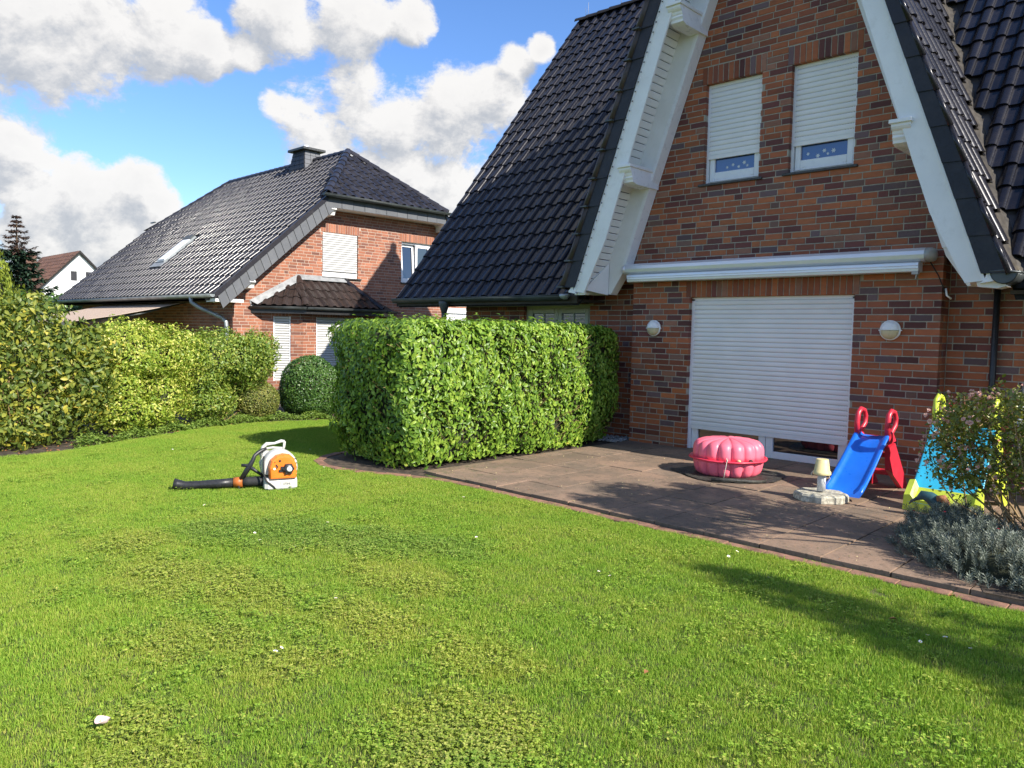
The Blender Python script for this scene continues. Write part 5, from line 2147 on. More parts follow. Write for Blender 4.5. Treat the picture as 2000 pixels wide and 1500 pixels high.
# --- border shrubs on the left
def bush(name, label, cat, loc, blobs, dens, lo, hi, mat, n_parts, corek=0.62, bases=LEAVES, rough=.7, shell=.7, bump=.14, stem=None, group=None):
    t = thing(name, loc, label, cat, group)
    P, N = bush_points(blobs, dens, shell, bump)
    foliage(t, P, N, lo, hi, mat, n_parts, bases, rough)
    if corek:
        core(t, blobs, corek)
    if stem:
        n, rad, h, rr = stem
        sb, st_ = [], []
        for i in range(n):
            a, q = RNG.uniform(0, 2 * PI), rad * math.sqrt(RNG.random())
            b_ = blobs[RNG.integers(0, len(blobs))]
            tip = np.array(b_[0]) + rnd_unit(1)[0] * np.array(b_[1]) * .75
            tip[2] = max(tip[2], h)
            sb.append((loc[0] + q * math.cos(a), loc[1] + q * math.sin(a), 0))
            st_.append(tip)
        stems(t, sb, st_, rr, rr * .35, 'twig', 'stems', .10)
    return t


dog = bush('dogwood_shrub', 'tall loose shrub with big yellowing leaves and bare stems, leftmost of the border', 'shrub', (-12.7, 2.9, 0),
           [((-12.8, 2.5, 1.25), (.95, .85, .80)), ((-12.75, 3.35, 1.20), (.75, .55, .72)), ((-12.9, 1.6, 1.0), (.9, .9, .66)), ((-12.6, 2.9, .75), (.65, .75, .45)), ((-12.9, 3.2, 1.75), (.5, .45, .42)), ((-12.8, 2.2, 1.95), (.5, .5, .33)), ((-12.1, 3.1, .42), (.55, .6, .40)), ((-12.1, 2.2, .45), (.55, .65, .42)), ((-12.3, 3.75, .75), (.5, .45, .65)), ((-11.9, 2.6, .25), (.5, .9, .26)), ((-12.0, 1.5, .4), (.5, .6, .4)), ((-12.6, 3.9, 1.2), (.45, .45, .5))],
           430, .062, .115, 'leaf_dogwood', 300, 0.0, LEAVES, .8, .35, .2, (55, .5, .8, .012))
gold = bush('golden_privet', 'golden yellow privet shrub, brightest of the border shrubs, beside the big-leaved one', 'shrub', (-13.0, 4.75, 0),
            [((-13.05, 4.75, 1.12), (.85, .72, .58)), ((-13.0, 4.2, 1.05), (.7, .5, .55)), ((-12.75, 4.3, .62), (.6, .55, .5)), ((-12.8, 5.0, .55), (.55, .5, .5)), ((-13.2, 5.4, 1.15), (.7, .5, .52)), ((-12.45, 4.3, .34), (.4, .5, .30)), ((-12.55, 4.75, .3), (.35, .4, .28)), ((-13.0, 4.6, 1.45), (.5, .5, .32))],
            1500, .035, .066, 'leaf_golden', 0, 0.55, LEAVES, .85, .5, .24, (14, .3, .5, .012))
prv = bush('green_shrub', 'green rounded shrub with a bare gap at its foot, nearest the neighbouring house', 'shrub', (-13.3, 6.25, 0),
           [((-13.4, 6.25, 1.10), (.75, .72, .55)), ((-13.3, 6.75, 1.0), (.6, .5, .48)), ((-13.3, 5.85, .70), (.6, .5, .55)), ((-13.3, 6.95, 1.25), (.5, .42, .36)), ((-13.1, 5.9, .35), (.5, .5, .32)), ((-13.5, 6.4, .55), (.4, .45, .45))],
           1500, .038, .07, 'leaf_privet', 0, 0.6, LEAVES, .8, .6, .18, (16, .16, .35, .014))
bx1 = bush('box_ball', 'small clipped yellowish-bronze box ball in front of the brick wall', 'shrub', (-13.3, 6.95, 0),
           [((-13.25, 6.95, .34), (.40, .40, .38))], 5200, .02, .034, 'leaf_box_gold', 0, .82, SMALL, .8, .9, .03)
bx2 = bush('box_dome', 'clipped dark green domed evergreen shrub in sunlight in front of the neighbour\'s bay window', 'shrub', (-13.2, 8.05, 0),
           [((-13.2, 8.05, .50), (.60, .58, .66)), ((-13.2, 8.05, .30), (.58, .56, .4))], 3000, .03, .05, 'leaf_box', 0, .86, SMALL, .7, .92, .03)
bx3 = bush('box_dome', 'shaded clipped evergreen shrub half hidden by the end of the laurel hedge', 'shrub', (-13.2, 9.3, 0),
           [((-13.2, 9.25, .46), (.8, .75, .66)), ((-13.2, 9.25, .28), (.75, .7, .4))], 2600, .03, .05, 'leaf_box', 0, .88, SMALL, .7, .92, .03)

# low ground cover along the border edge
gc = []
gl = np.array([(-11.35, 3.35), (-11.75, 4.1), (-12.1, 4.75), (-12.4, 5.4), (-12.55, 6.1), (-12.65, 6.8), (-12.5, 7.5), (-12.3, 7.95)])
k = RNG.random(7000) * (len(gl) - 1.001)
i0 = k.astype(int)
fr = (k - i0)[:, None]
pp = gl[i0] * (1 - fr) + gl[i0 + 1] * fr
nrm2 = np.array([-1.0, .35])
wgt = .35 + .65 * (np.sin(k * 6.1) * .5 + .5)
pp = pp + nrm2 * (RNG.random(7000) ** 1.2 * .62 * wgt)[:, None] + RNG.normal(0, .03, (7000, 2))
P = np.column_stack([pp, RNG.random(7000) * .13 * wgt + .02])
M = frames(P, np.array([0, 0, 1.0]) + rnd_unit(7000) * .7, None, RNG.uniform(.03, .06, 7000), rnd_unit(7000))
o = link('ground_cover', joined('ground_cover', LEAVES, M, RNG.integers(0, 3, 7000), 'leaf_cover'))
tag(o, 'low bright green ground-cover plants along the edge of the shrub border', 'ground cover', kind='stuff')
# dry leaves and bits on the border soil
n = 500
P = np.column_stack([RNG.uniform(-12.6, -11.2, n), RNG.uniform(1.5, 8.0, n), np.full(n, .02)])
M = frames(P, np.array([0, 0, 1.0]) + rnd_unit(n) * .4, None, RNG.uniform(.03, .06, n), rnd_unit(n))
edge_x = np.interp(P[:, 1], [0.6, 2.48, 3.2, 4.6, 5.6, 6.6, 7.6, 8.6], [-10.9, -11.15, -11.25, -11.95, -12.45, -12.6, -12.35, -11.9])
M = M[(P[:, 0] < edge_x - .0)]
o = link('leaf_litter', joined('leaf_litter', LEAVES, M, RNG.integers(0, 3, len(M)), 'dead_leaf'))
tag(o, 'dry brown leaves scattered on the border soil', 'leaf litter', kind='stuff')

# wire-and-slat fence glimpsed behind the big-leaved shrub
fn = thing('fence', (-13.9, 3.0, 0), 'dark slatted garden fence glimpsed through the big-leaved shrub', 'fence')
fs = MB().box(-.011, .011, -.045, .045, .08, 1.25).mesh('slat', 'zinc_dark')
for i in range(28):
    o = link('slat', fs, fn, (0, -2.2 + i * .13, 0))
for z in (.3, 1.05):
    mb = MB().box(-13.94, -13.915, .7, 4.7, z, z + .05)
    part('rail', mb, 'zinc_dark', fn)

# --- trees
def spruce():
    t = thing('spruce_tree', (-44.4, 10.6, 0), 'dark blue-green spruce with a reddish-brown dying top left of the white house', 'tree')
    mb = MB().tube([(-44.4, 10.6, 0), (-44.4, 10.6, 4), (-44.4, 10.6, 6.9)], [.16, .09, .012], 7)
    part('trunk', mb, 'bark', t)
    lb = leaf_base(.30, .02, .18)
    for nm, mat, z0, z1 in (('crown', 'leaf_spruce', .5, 5.35), ('dying_top', 'leaf_spruce_top', 5.25, 6.95)):
        PP, GG, SZ = [], [], []
        z = z0
        while z < z1:
            L = min(1.7, max(.12, (6.95 - z) * .46 * RNG.uniform(.85, 1.12) + .05))
            nb_ = 11 if z < 5.4 else 8
            a0 = RNG.uniform(0, 6)
            for b_ in range(nb_):
                a = a0 + b_ * 2 * PI / nb_ + RNG.uniform(-.25, .25)
                l_ = L * RNG.uniform(.7, 1.12)
                d = np.array([math.cos(a), math.sin(a), 0])
                m_ = int(14 + l_ * 46)
                s = RNG.random(m_) ** .8
                side = np.array([-d[1], d[0], 0])
                p = np.array([-44.4, 10.6, z]) + d * (s * l_)[:, None] + np.array([0, 0, 1]) * (-.28 * l_ * np.sin(s * 2.4) + .10 * l_ * s ** 3)[:, None] + side * (RNG.normal(0, .10, m_) * (1.1 - s) * l_)[:, None]
                PP.append(p)
                GG.append(d + side * RNG.normal(0, .6, m_)[:, None] + np.array([0, 0, -.25]))
                SZ.append(RNG.uniform(.16, .34, m_) * (1 if z < 5.4 else .6))
            z += RNG.uniform(.20, .30)
        P, G, SZ = np.concatenate(PP), np.concatenate(GG), np.concatenate(SZ)
        M = frames(P, np.array([0, 0, 1.0]) + rnd_unit(len(P)) * .55, None, SZ, G)
        o = link(nm, joined(nm, [lb], M, np.zeros(len(M), int), mat, (-44.4, 10.6, 0)), t)
    return t


spruce()
th = thing('thuja_tree', (-23.9, 4.9, 0), 'bright yellow-green columnar thuja at the left edge of the photo', 'tree')
P, N = ellipsoid_pts(9000, (-23.9, 4.9, 1.2), (.85, .85, 2.5), .8, .05, .08, 4)
foliage(th, P, N, .08, .16, 'leaf_thuja', 0, [leaf_base(.35, .05, .02)], .6, 1.6, stuff='crown')
core(th, [((-23.9, 4.9, 1.2), (.85, .85, 2.45))], .8)
mb = MB().tube([(-23.9, 5.05, 0), (-23.9, 5.05, 1.2)], .09, 7)
part('trunk', mb, 'bark', th)

fhd = thing('hedge', (-33.5, 3.0, 0), 'added dark distant hedge row filling the bright gap between the big-leaved shrub and the neighbouring house', 'hedge')  # invented row, added to keep the gap under the eave dark
fb = [((-33.5, y, 1.2), (.9, 1.2, 1.6)) for y in np.arange(-4, 15, 1.5)]
P, N = bush_points(fb, 260, .8, .08)
foliage(fhd, P, N, .10, .17, 'leaf_box', 0, SMALL, .8, .6)
core(fhd, fb, .9)

# young tree to the right, out of the frame: its shade lies across the lawn
def small_tree(x, y, label, h0, h1, blobs, n_leaf, lo, hi):
    t = thing('garden_tree', (x, y, 0), label, 'tree')
    mb = MB().tube([(x, y, 0), (x + .05, y, h0 * .6), (x, y + .05, h0), (x, y, h1)], [.09, .075, .06, .02], 8)
    part('trunk', mb, 'bark', t)
    sb, st_ = [], []
    for i in range(34):
        b_ = blobs[i % len(blobs)]
        tip = np.array(b_[0]) + rnd_unit(1)[0] * np.array(b_[1]) * .85
        sb.append((x, y, RNG.uniform(h0 * .75, h1 * .8)))
        st_.append(tip)
    stems(t, sb, st_, .022, .005, 'bark', 'limbs', .12)
    PP, NN = [], []
    for c, r in blobs:
        P, N = ellipsoid_pts(n_leaf, c, r, .25, .3, .25, 3.3, c[0])
        PP.append(P)
        NN.append(N)
    foliage(t, np.concatenate(PP), np.concatenate(NN), lo, hi, 'leaf_tree', 0, LEAVES, 1.0, .2, stuff='crown')
    return t


small_tree(4.9, 5.0, 'young broad-leaved tree on the lawn to the right, shading the grass', 2.2, 5.4,
           [((4.8, 5.42, 3.7), (1.2, .22, .36)), ((4.8, 5.5, 3.0), (1.0, .18, .3)), ((4.7, 5.05, 4.6), (.9, .26, .36)), ((4.9, 4.85, 3.5), (1.0, .22, .28)), ((5.0, 4.5, 3.6), (.85, .15, .32)), ((4.6, 5.3, 5.0), (.6, .13, .28)), ((4.9, 4.6, 3.2), (.8, .24, .25)), ((4.8, 4.75, 4.1), (.8, .2, .3)), ((5.0, 4.3, 3.4), (.7, .16, .22)), ((4.8, 5.15, 3.1), (.9, .2, .22)), ((4.9, 4.65, 2.9), (.8, .18, .2))],
           640, .06, .11)
small_tree(.1, 6.7, 'small loose tree in the bed to the right, shading the terrace', 1.7, 3.1,
           [((.1, 6.15, 2.75), (.6, .28, .22)), ((.1, 6.6, 3.0), (.65, .36, .30)), ((.0, 7.2, 2.85), (.6, .32, .24)), ((.1, 6.95, 3.4), (.5, .4, .28)), ((.2, 6.3, 3.35), (.5, .25, .25)), ((.1, 7.6, 3.1), (.4, .25, .25))],
           1250, .05, .09)

# --- rose bush and grey lavender at the terrace corner
def rose(loc, label, blobs, dens, n_flow, n_parts_f, stems_n, group, spread=.25):
    t = thing('rose_bush', loc, label, 'rose bush', group)
    P, N = bush_points(blobs, dens, .2, .22)
    foliage(t, P, N, .026, .052, 'leaf_rose', 0, LEAVES, 1.1, .3)
    sb, st_ = [], []
    for i in range(stems_n):
        b_ = blobs[i % len(blobs)]
        tip = np.array(b_[0]) + rnd_unit(1)[0] * np.array(b_[1]) * .95
        a, q = RNG.uniform(0, 2 * PI), spread * math.sqrt(RNG.random())
        sb.append((loc[0] + q * math.cos(a), loc[1] + q * math.sin(a), .03))
        st_.append(tip)
    stems(t, sb, st_, .011, .0025, 'twig', 'canes', .12)
    sb2, st2 = [], []
    for i in range(stems_n * 5):
        b_ = blobs[i % len(blobs)]
        p = np.array(b_[0]) + rnd_unit(1)[0] * np.array(b_[1]) * RNG.uniform(.3, .8)
        sb2.append(p)
        st2.append(p + rnd_unit(1)[0] * .16 + np.array([0, 0, .06]))
    stems(t, sb2, st2, .004, .0018, 'twig', 'twigs', .03)['kind'] = 'stuff'
    # flowers: rosettes of petals
    fl = MB()
    for ring, (n_, r_, zt, tl) in enumerate(((6, .5, .1, .35), (6, .36, .22, .8), (5, .2, .34, 1.1))):
        for j in range(n_):
            a = 2 * PI * j / n_ + ring * .5
            d, s = Vector((math.cos(a), math.sin(a), 0)), Vector((-math.sin(a), math.cos(a), 0))
            c = Vector((0, 0, zt * .5))
            o_ = c + d * r_ + Vector((0, 0, zt + tl * .2))
            fl.add([tuple(c), tuple(c + (d * r_ * .6 - s * r_ * .5) + Vector((0, 0, zt * .7))), tuple(o_ - s * r_ * .2), tuple(o_ + s * r_ * .2), tuple(c + (d * r_ * .6 + s * r_ * .5) + Vector((0, 0, zt * .7)))], [(0, 4, 3, 2, 1)], True)
    PP, NN = [], []
    for i, (c, r) in enumerate(blobs):
        P, N = ellipsoid_pts(int(n_flow / len(blobs)) + 1, c, r, .92, .2, .2, 3.0, i * 1.7)
        PP.append(P)
        NN.append(N)
    P, N = np.concatenate(PP), np.concatenate(NN)
    k = P.shape[0] // 3                       # sprays: clusters of blooms
    P2 = np.concatenate([P, np.repeat(P[:k], 4, 0) + RNG.normal(0, .03, (k * 4, 3))])
    N2 = np.concatenate([N, np.repeat(N[:k], 4, 0)])
    M = frames(P2, N2 + np.array([0, 0, .5]) + rnd_unit(len(P2)) * .5, None, RNG.uniform(.022, .045, len(P2)))
    pieces('flower', 'flowers', [fl], M, np.zeros(len(M), int), 'rose_pink', t, n_parts_f)
    return t, fl


RB = [((-1.78, 7.2, .84), (.24, .28, .25)), ((-1.62, 7.05, 1.04), (.30, .30, .24)), ((-1.30, 7.0, 1.12), (.36, .36, .26)), ((-1.62, 7.0, .64), (.28, .28, .20)), ((-1.25, 7.0, .74), (.38, .35, .24)), ((-.9, 7.1, 1.04), (.36, .4, .28)), ((-1.86, 7.5, .98), (.15, .2, .17)), ((-.85, 6.9, .7), (.35, .35, .25))]
rb, fl_mb = rose((-1.08, 7.0, .045), 'leggy rose bush with small pale pink blooms in front of the yellow and turquoise slide', RB, 1200, 150, 240, 26, None)
# single dark red rose behind
rr_ = thing('red_rose', (-1.95, 7.75, .045), 'single dark red rose bloom on a tall stem at the top of the rose bush', 'rose')
mb = MB().tube([(-1.75, 7.75, .05), (-1.85, 7.75, .6), (-1.95, 7.78, 1.09)], [.007, .006, .004], 5)
part('stem', mb, 'twig', rr_)
for p, s in (((-1.95, 7.78, 1.11), .062), ((-1.84, 7.78, 1.13), .034)):
    o = link('bloom', fl_mb.mesh('bloom', 'rose_red'), rr_)
    o.matrix_local = Matrix.Translation(Vector(p) - rr_.location) @ Euler((.5, -.3, 0)).to_matrix().to_4x4() @ Matrix.Scale(s, 4)

spr = MB()
spr.tube([(0, 0, 0), (.03, 0, .5), (0, .02, 1.0)], [.014, .01, .006], 4, True, False)
for j in range(26):
    z = .30 + .70 * j / 26
    a = j * 2.4
    d = Vector((math.cos(a), math.sin(a), 0))
    s = Vector((-math.sin(a), math.cos(a), 0))
    L = .20 * (1.15 - z * .35)
    b_ = Vector((0, 0, z))
    tip = b_ + d * L + Vector((0, 0, L * .9))
    md = b_ + d * L * .5 + Vector((0, 0, L * .3))
    spr.add([tuple(b_), tuple(md - s * .022), tuple(tip), tuple(md + s * .022)], [(0, 3, 2, 1)], True)
lv_blobs = [((-1.72, 6.95, .02), (.42, .62, .34)), ((-1.22, 6.32, .02), (.50, .50, .36)), ((-1.5, 6.6, .02), (.46, .5, .38)), ((-.75, 6.28, .02), (.55, .50, .36)), ((-.2, 6.3, .02), (.6, .5, .36)), ((-.9, 6.7, .02), (.6, .6, .38)), ((-1.75, 7.4, .02), (.32, .4, .26))]
lav = thing('lavender', (-1.4, 6.5, 0.04), 'silver-grey lavender mound spilling over the corner of the terrace below the roses', 'lavender')
PP, NN = [], []
for i, (c, r) in enumerate(lv_blobs):
    P, N = ellipsoid_pts(900, c, r, .62, .05, .08, 4, i)
    k = ~inside_any(P, lv_blobs, .7, i)
    PP.append(P[k])
    NN.append(N[k])
P, N = np.concatenate(PP), np.concatenate(NN)
k = P[:, 1] > 5.80
P, N = P[k], N[k]
axis = N * .7 + np.array([0, 0, .65]) + rnd_unit(len(P)) * .45
M = frames(P - axis / np.linalg.norm(axis, axis=1, keepdims=True) * .10, axis, None, RNG.uniform(.09, .16, len(P)))
pieces('sprig', 'sprigs', [spr], M, np.zeros(len(M), int), 'leaf_grey', lav, 300)
core(lav, [(c, (r[0] * 1, r[1] * .95, r[2])) for c, r in lv_blobs], .62)
# a few red petals lying in it
mb = MB()
for q in ((-1.62, 6.35, .42), (-1.25, 6.25, .38), (-1.9, 6.6, .34)):
    mb.add([tuple(np.array(q) + np.array(v) * .03) for v in ((0, 0, 0), (.6, .3, .2), (1, 0, .1), (.5, -.4, .25))], [(0, 1, 2, 3)])
o = solo('rose_petals', mb, 'rose_red', 'fallen dark red rose petals caught in the grey lavender', 'petals', kind='stuff', loc=(-1.6, 6.4, .38))

# ---------------------------------------------------------------- grass
def blade_patch(n, size, hmin, hmax, w, seed, lean=.55):
    g = np.random.default_rng(seed)
    xy = g.uniform(-size / 2, size / 2, (n, 2))
    h = g.uniform(hmin, hmax, n)
    a = g.uniform(0, 2 * PI, n)
    la = g.uniform(0, 2 * PI, n)
    le = np.abs(g.normal(0, lean, n))
    d = np.stack([np.cos(la), np.sin(la)], 1)
    s = np.stack([np.cos(a), np.sin(a)], 1)
    ww = w * g.uniform(.7, 1.3, n)
    def row(t, wf):
        up = h * t * np.cos(le * t)
        out = h * t * np.sin(le * t)
        c = np.column_stack([xy + d * out[:, None], up])
        return c, np.column_stack([s * (ww * wf)[:, None], np.zeros(n)])
    V = []
    for t, wf in ((0, 1.0), (.55, .85)):
        c, o_ = row(t, wf)
        V += [c - o_, c + o_]
    c, _ = row(1.0, 0)
    V.append(c)
    V = np.stack(V, 1).reshape(-1, 3)
    k = (np.arange(n) * 5)[:, None]
    q = (np.array([[0, 1, 3, 2]]) + k)
    t3 = (np.array([[2, 3, 4]]) + k)
    loops = np.concatenate([q.ravel(), t3.ravel()])
    tot = np.concatenate([np.full(n, 4), np.full(n, 3)])
    return np_mesh('grass_patch', V, loops, tot, np.ones(len(tot), bool), 'grass')


def gn_scatter(name, label, cat, pts, rot, scl, var, sources):
    """one object whose points carry patches by geometry nodes"""
    me = bpy.data.meshes.new(name)
    me.vertices.add(len(pts))
    me.vertices.foreach_set('co', np.asarray(pts, dtype=np.float32).ravel())
    for nm, typ, dat in (('rot', 'FLOAT_VECTOR', rot), ('scl', 'FLOAT', scl), ('pick', 'INT', var)):
        at = me.attributes.new(nm, typ, 'POINT')
        if typ == 'FLOAT_VECTOR':
            at.data.foreach_set('vector', np.asarray(dat, dtype=np.float32).ravel())
        else:
            at.data.foreach_set('value', np.asarray(dat))
    ng_ = bpy.data.node_groups.new(name, 'GeometryNodeTree')
    ng_.interface.new_socket('Geometry', in_out='INPUT', socket_type='NodeSocketGeometry')
    ng_.interface.new_socket('Geometry', in_out='OUTPUT', socket_type='NodeSocketGeometry')
    t = NT(ng_)
    gi, go = t.new('NodeGroupInput'), t.new('NodeGroupOutput')
    jn = t.new('GeometryNodeJoinGeometry')

    def attr(nm, typ):
        nd = t.new('GeometryNodeInputNamedAttribute', data_type=typ)
        nd.inputs['Name'].default_value = nm
        return nd.outputs[0]
    for i, src in enumerate(sources):
        oi = t.new('GeometryNodeObjectInfo')
        oi.inputs['Object'].default_value = src
        ip = t.new('GeometryNodeInstanceOnPoints')
        t.l.new(gi.outputs[0], ip.inputs['Points'])
        t.l.new(oi.outputs['Geometry'], ip.inputs['Instance'])
        cmpn = t.new('FunctionNodeCompare', data_type='INT', operation='EQUAL')
        ii_ = [s for s in cmpn.inputs if s.type == 'INT']
        t.l.new(attr('pick', 'INT'), ii_[0])
        ii_[1].default_value = i
        t.l.new(cmpn.outputs[0], ip.inputs['Selection'])
        e2r = t.new('FunctionNodeEulerToRotation')
        t.l.new(attr('rot', 'FLOAT_VECTOR'), e2r.inputs[0])
        t.l.new(e2r.outputs[0], ip.inputs['Rotation'])
        t.l.new(attr('scl', 'FLOAT'), ip.inputs['Scale'])
        t.l.new(ip.outputs[0], jn.inputs[0])
    t.l.new(jn.outputs[0], go.inputs[0])
    o = link(name, me)
    md = o.modifiers.new('scatter', 'NODES')
    md.node_group = ng_
    return tag(o, label, cat, kind='stuff')


def poly_in(P, poly):
    x, y = P[:, 0], P[:, 1]
    r = np.zeros(len(P), bool)
    j = len(poly) - 1
    for i in range(len(poly)):
        xi, yi = poly[i]
        xj, yj = poly[j]
        c = ((yi > y) != (yj > y)) & (x < (xj - xi) * (y - yi) / (yj - yi + 1e-12) + xi)
        r ^= c
        j = i
    return r


edge_out = []
for i in range(len(E_)):
    d = E_[min(i + 1, len(E_) - 1)] - E_[max(i - 1, 0)]
    d /= np.linalg.norm(d)
    edge_out.append((E_[i][0] - d[1] * .055 * 1.0, E_[i][1] + d[0] * .055))
LAWN = edge_out[:] + [(-11.6, 9.6), (-11.9, 8.6), (-12.35, 7.6), (-12.6, 6.6), (-12.45, 5.6), (-11.95, 4.6), (-11.25, 3.2), (-11.15, 2.48), (-10.9, .6), (-10.5, -2.5), (3.0, -2.5), (3.0, 5.85)]
# blades stand where their roots are inside the lawn
GS = 0.30
gxs, gys = np.meshgrid(np.arange(-13, 3.0, GS * .9), np.arange(-2.4, 9.8, GS * .9))
C_ = np.column_stack([gxs.ravel(), gys.ravel(), np.zeros(gxs.size)])
C_[:, :2] += RNG.uniform(-.03, .03, (len(C_), 2))
q = C_ - CAM
dep = q @ FWD
px = F_PX * (q @ RIGHT) / np.maximum(dep, .05)
vis = (dep > 1.2) & (np.abs(px) < 1000 + 900 / np.maximum(dep, .5) * 1.6 + 150) & poly_in(C_, LAWN)
dist = np.linalg.norm(q, axis=1)
# keep whole patches back from the edging, small tufts fill the rim
rim = np.array([np.min(np.linalg.norm(np.array(edge_out) - p[:2], axis=1)) for p in C_])
big = vis & (rim > .19)


def src(nm, me):
    return bpy.data.objects.new(nm, me)


patches = [src('grass_patch', blade_patch(2500, .35, .012, .032, .0013, 40 + i)) for i in range(5)]
Pg = C_[big]
var = RNG.integers(0, 5, len(Pg))
rot = np.column_stack([np.zeros((len(Pg), 2)), RNG.integers(0, 4, len(Pg)) * PI / 2 + RNG.uniform(-.2, .2, len(Pg))])
hv = .95 + .30 * np.sin(Pg[:, 0] * 1.9 + 1) * np.cos(Pg[:, 1] * 2.3) + RNG.uniform(-.1, .1, len(Pg))
gn_scatter('grass', 'short mown green lawn grass with yellowish mossy patches', 'grass', Pg, rot, np.clip(hv, .97, 1.3), var, patches)
tufts = [src('grass_tuft', blade_patch(100, .075, .012, .034, .0013, 80 + i)) for i in range(4)]
n = 26000
P = np.column_stack([RNG.uniform(-13, 2.0, n), RNG.uniform(1.5, 9.6, n), np.zeros(n)])
de = np.full(n, 9.0)
EO = np.array(resample([tuple(e) for e in edge_out], .08))
for s in range(0, n, 4000):
    de[s:s + 4000] = np.min(np.linalg.norm(P[s:s + 4000, None, :2] - EO[None], axis=2), axis=1)
bl = np.array(LAWN[len(edge_out):len(edge_out) + 9])
BO = np.array(resample([tuple(e) for e in bl], .1))
db = np.min(np.linalg.norm(P[:, None, :2] - BO[None], axis=2), axis=1)
ok = poly_in(P, LAWN) & ((de < .24) | (db < .22))
P = P[ok]
# extra tufts so the rim is as dense as the rest
reps = 3
Pq = []
for r in range(reps):
    Pq.append(P + np.column_stack([RNG.uniform(-.05, .05, (len(P), 2)), np.zeros(len(P))]))
P = np.concatenate(Pq)
P = P[poly_in(P, LAWN)]
rot = np.column_stack([np.zeros((len(P), 2)), RNG.uniform(0, 2 * PI, len(P))])
gn_scatter('grass_rim', 'grass blades along the edge of the lawn', 'grass', P, rot, RNG.uniform(.8, 1.2, len(P)), RNG.integers(0, 4, len(P)), tufts)

# clover and moss: flat little leaves in patches
def clover_src(seed, n=46, size=.16):
    g = np.random.default_rng(seed)
    P = np.column_stack([g.uniform(-size / 2, size / 2, (n, 2)), g.uniform(.012, .036, n)])
    PP, GG = [], []
    for p in P:
        a0 = g.uniform(0, 6)
        for k in range(3):
            a = a0 + k * 2.09
            PP.append(p)
            GG.append((math.cos(a), math.sin(a), .15))
    PP, GG = np.array(PP), np.array(GG)
    M = frames(PP, np.array([0, 0, 1.0]) + g.normal(0, .22, (len(PP), 3)), None, g.uniform(.006, .011, len(PP)), GG)
    return src('clover', joined('clover', [leaf_base(.85, .05, .0)], M, np.zeros(len(M), int), 'grass'))


cl = [clover_src(5 + i) for i in range(3)]
PP = []
for lst, dn in ((MOSS, 60), (CLOVER, 75)):
    for x, y, a, bb in lst:
        n = int(dn * a * bb * 4)
        u = RNG.normal(0, .55, (n, 2))
        PP.append(np.column_stack([x + u[:, 0] * a, y + u[:, 1] * bb, np.zeros(n)]))
n = 500
PP.append(np.column_stack([RNG.uniform(-11, 0, n), RNG.uniform(.5, 5.6, n), np.zeros(n)]))
P = np.concatenate(PP)
P = P[poly_in(P, LAWN)]
gn_scatter('clover', 'clover and moss leaves in patches of the lawn', 'clover', P, np.column_stack([np.zeros((len(P), 2)), RNG.uniform(0, 6.28, len(P))]), RNG.uniform(.8, 1.5, len(P)), RNG.integers(0, 3, len(P)), cl)

# ---------------------------------------------------------------- things on the terrace
# pink shell-shaped sandbox with its lid
SBX = (-4.53, 8.50, 0.035)
sb_ = thing('sandbox', SBX, 'pink scalloped plastic sandbox with a matching lid tied shut, on the terrace before the door', 'sandbox')
NL, NA = 16, 192


def lobe(a):
    return abs(math.cos(a * NL / 2)) ** .55


def shell(prof, mb):
    rings = []
    for r, z, dpt in prof:
        rings.append([(r * (1 - dpt * (1 - lobe(a))) * math.cos(a), r * (1 - dpt * (1 - lobe(a))) * math.sin(a), z - (0.012 * (1 - lobe(a)) if r < .36 else 0)) for a in np.linspace(0, 2 * PI, NA, endpoint=False)])
    return mb.loft(rings, True, True, True)


shm = shell([(.415, .205, .09), (.418, .26, .11), (.416, .32, .12), (.405, .36, .12), (.385, .39, .12), (.355, .41, .11), (.30, .425, .11), (.20, .437, .10), (.10, .443, .10), (.02, .445, .0)], MB())
part('lid', shm, 'pink', sb_, False)
shm = shell([(.30, .0, .10), (.35, .012, .12), (.385, .04, .13), (.40, .08, .12), (.412, .14, .10), (.418, .20, .08)], MB())
tub = part('tub', shm, 'pink', sb_, False)
rm = MB()
rings = []
for a in np.linspace(0, 2 * PI, 96, endpoint=False):
    R0 = .447 * (1 + .012 * math.cos(a * 8))
    rings.append([((R0 + .017 * math.cos(t)) * math.cos(a), (R0 + .017 * math.cos(t)) * math.sin(a), .205 + .012 * math.sin(t)) for t in np.linspace(0, 2 * PI, 8, endpoint=False)])
rings.append(rings[0])
rm.loft(rings, smooth=True)
rings = []
for r, z in ((.38, .195), (.45, .199), (.45, .208), (.38, .212)):
    rings.append([(r * math.cos(a), r * math.sin(a), z) for a in np.linspace(0, 2 * PI, 64, endpoint=False)])
rm.loft(rings, smooth=False)
part('rim', rm, 'pink_rim', sb_, False)
tc = Vector((0.40, -.80, 0)).normalized()
p = tc * .468
mb = MB().tube([(p.x * .93, p.y * .93, .25), (p.x, p.y, .222), (p.x * 1.02, p.y * 1.02, .19), (p.x * .97 - .02, p.y * .97, .08), (p.x * .98 - .03, p.y * .98, .012)], .005, 6)
mb.tube([(p.x * .95, p.y * .95, .235), (p.x * 1.0 + .01, p.y * 1.0, .24), (p.x * .98 + .015, p.y, .21)], .006, 6)
part('cord', mb, 'string', sb_, False)
for a, mat, sc in ((-.78, 'cream_pot', .024), (-.42, 'tarp', .026)):
    mb = MB()
    q = Vector((math.cos(a), math.sin(a), 0)) * .425
    rings = [[(q.x + sc * math.cos(t) * k, q.y + sc * .7 * math.sin(t) * k, .214 + z) for t in np.linspace(0, 2 * PI, 10, endpoint=False)] for k, z in ((1.1, 0), (1.0, .012), (.5, .022))]
    mb.loft(rings, True, True, True)
    part('rim_stone', mb, mat, sb_, False)

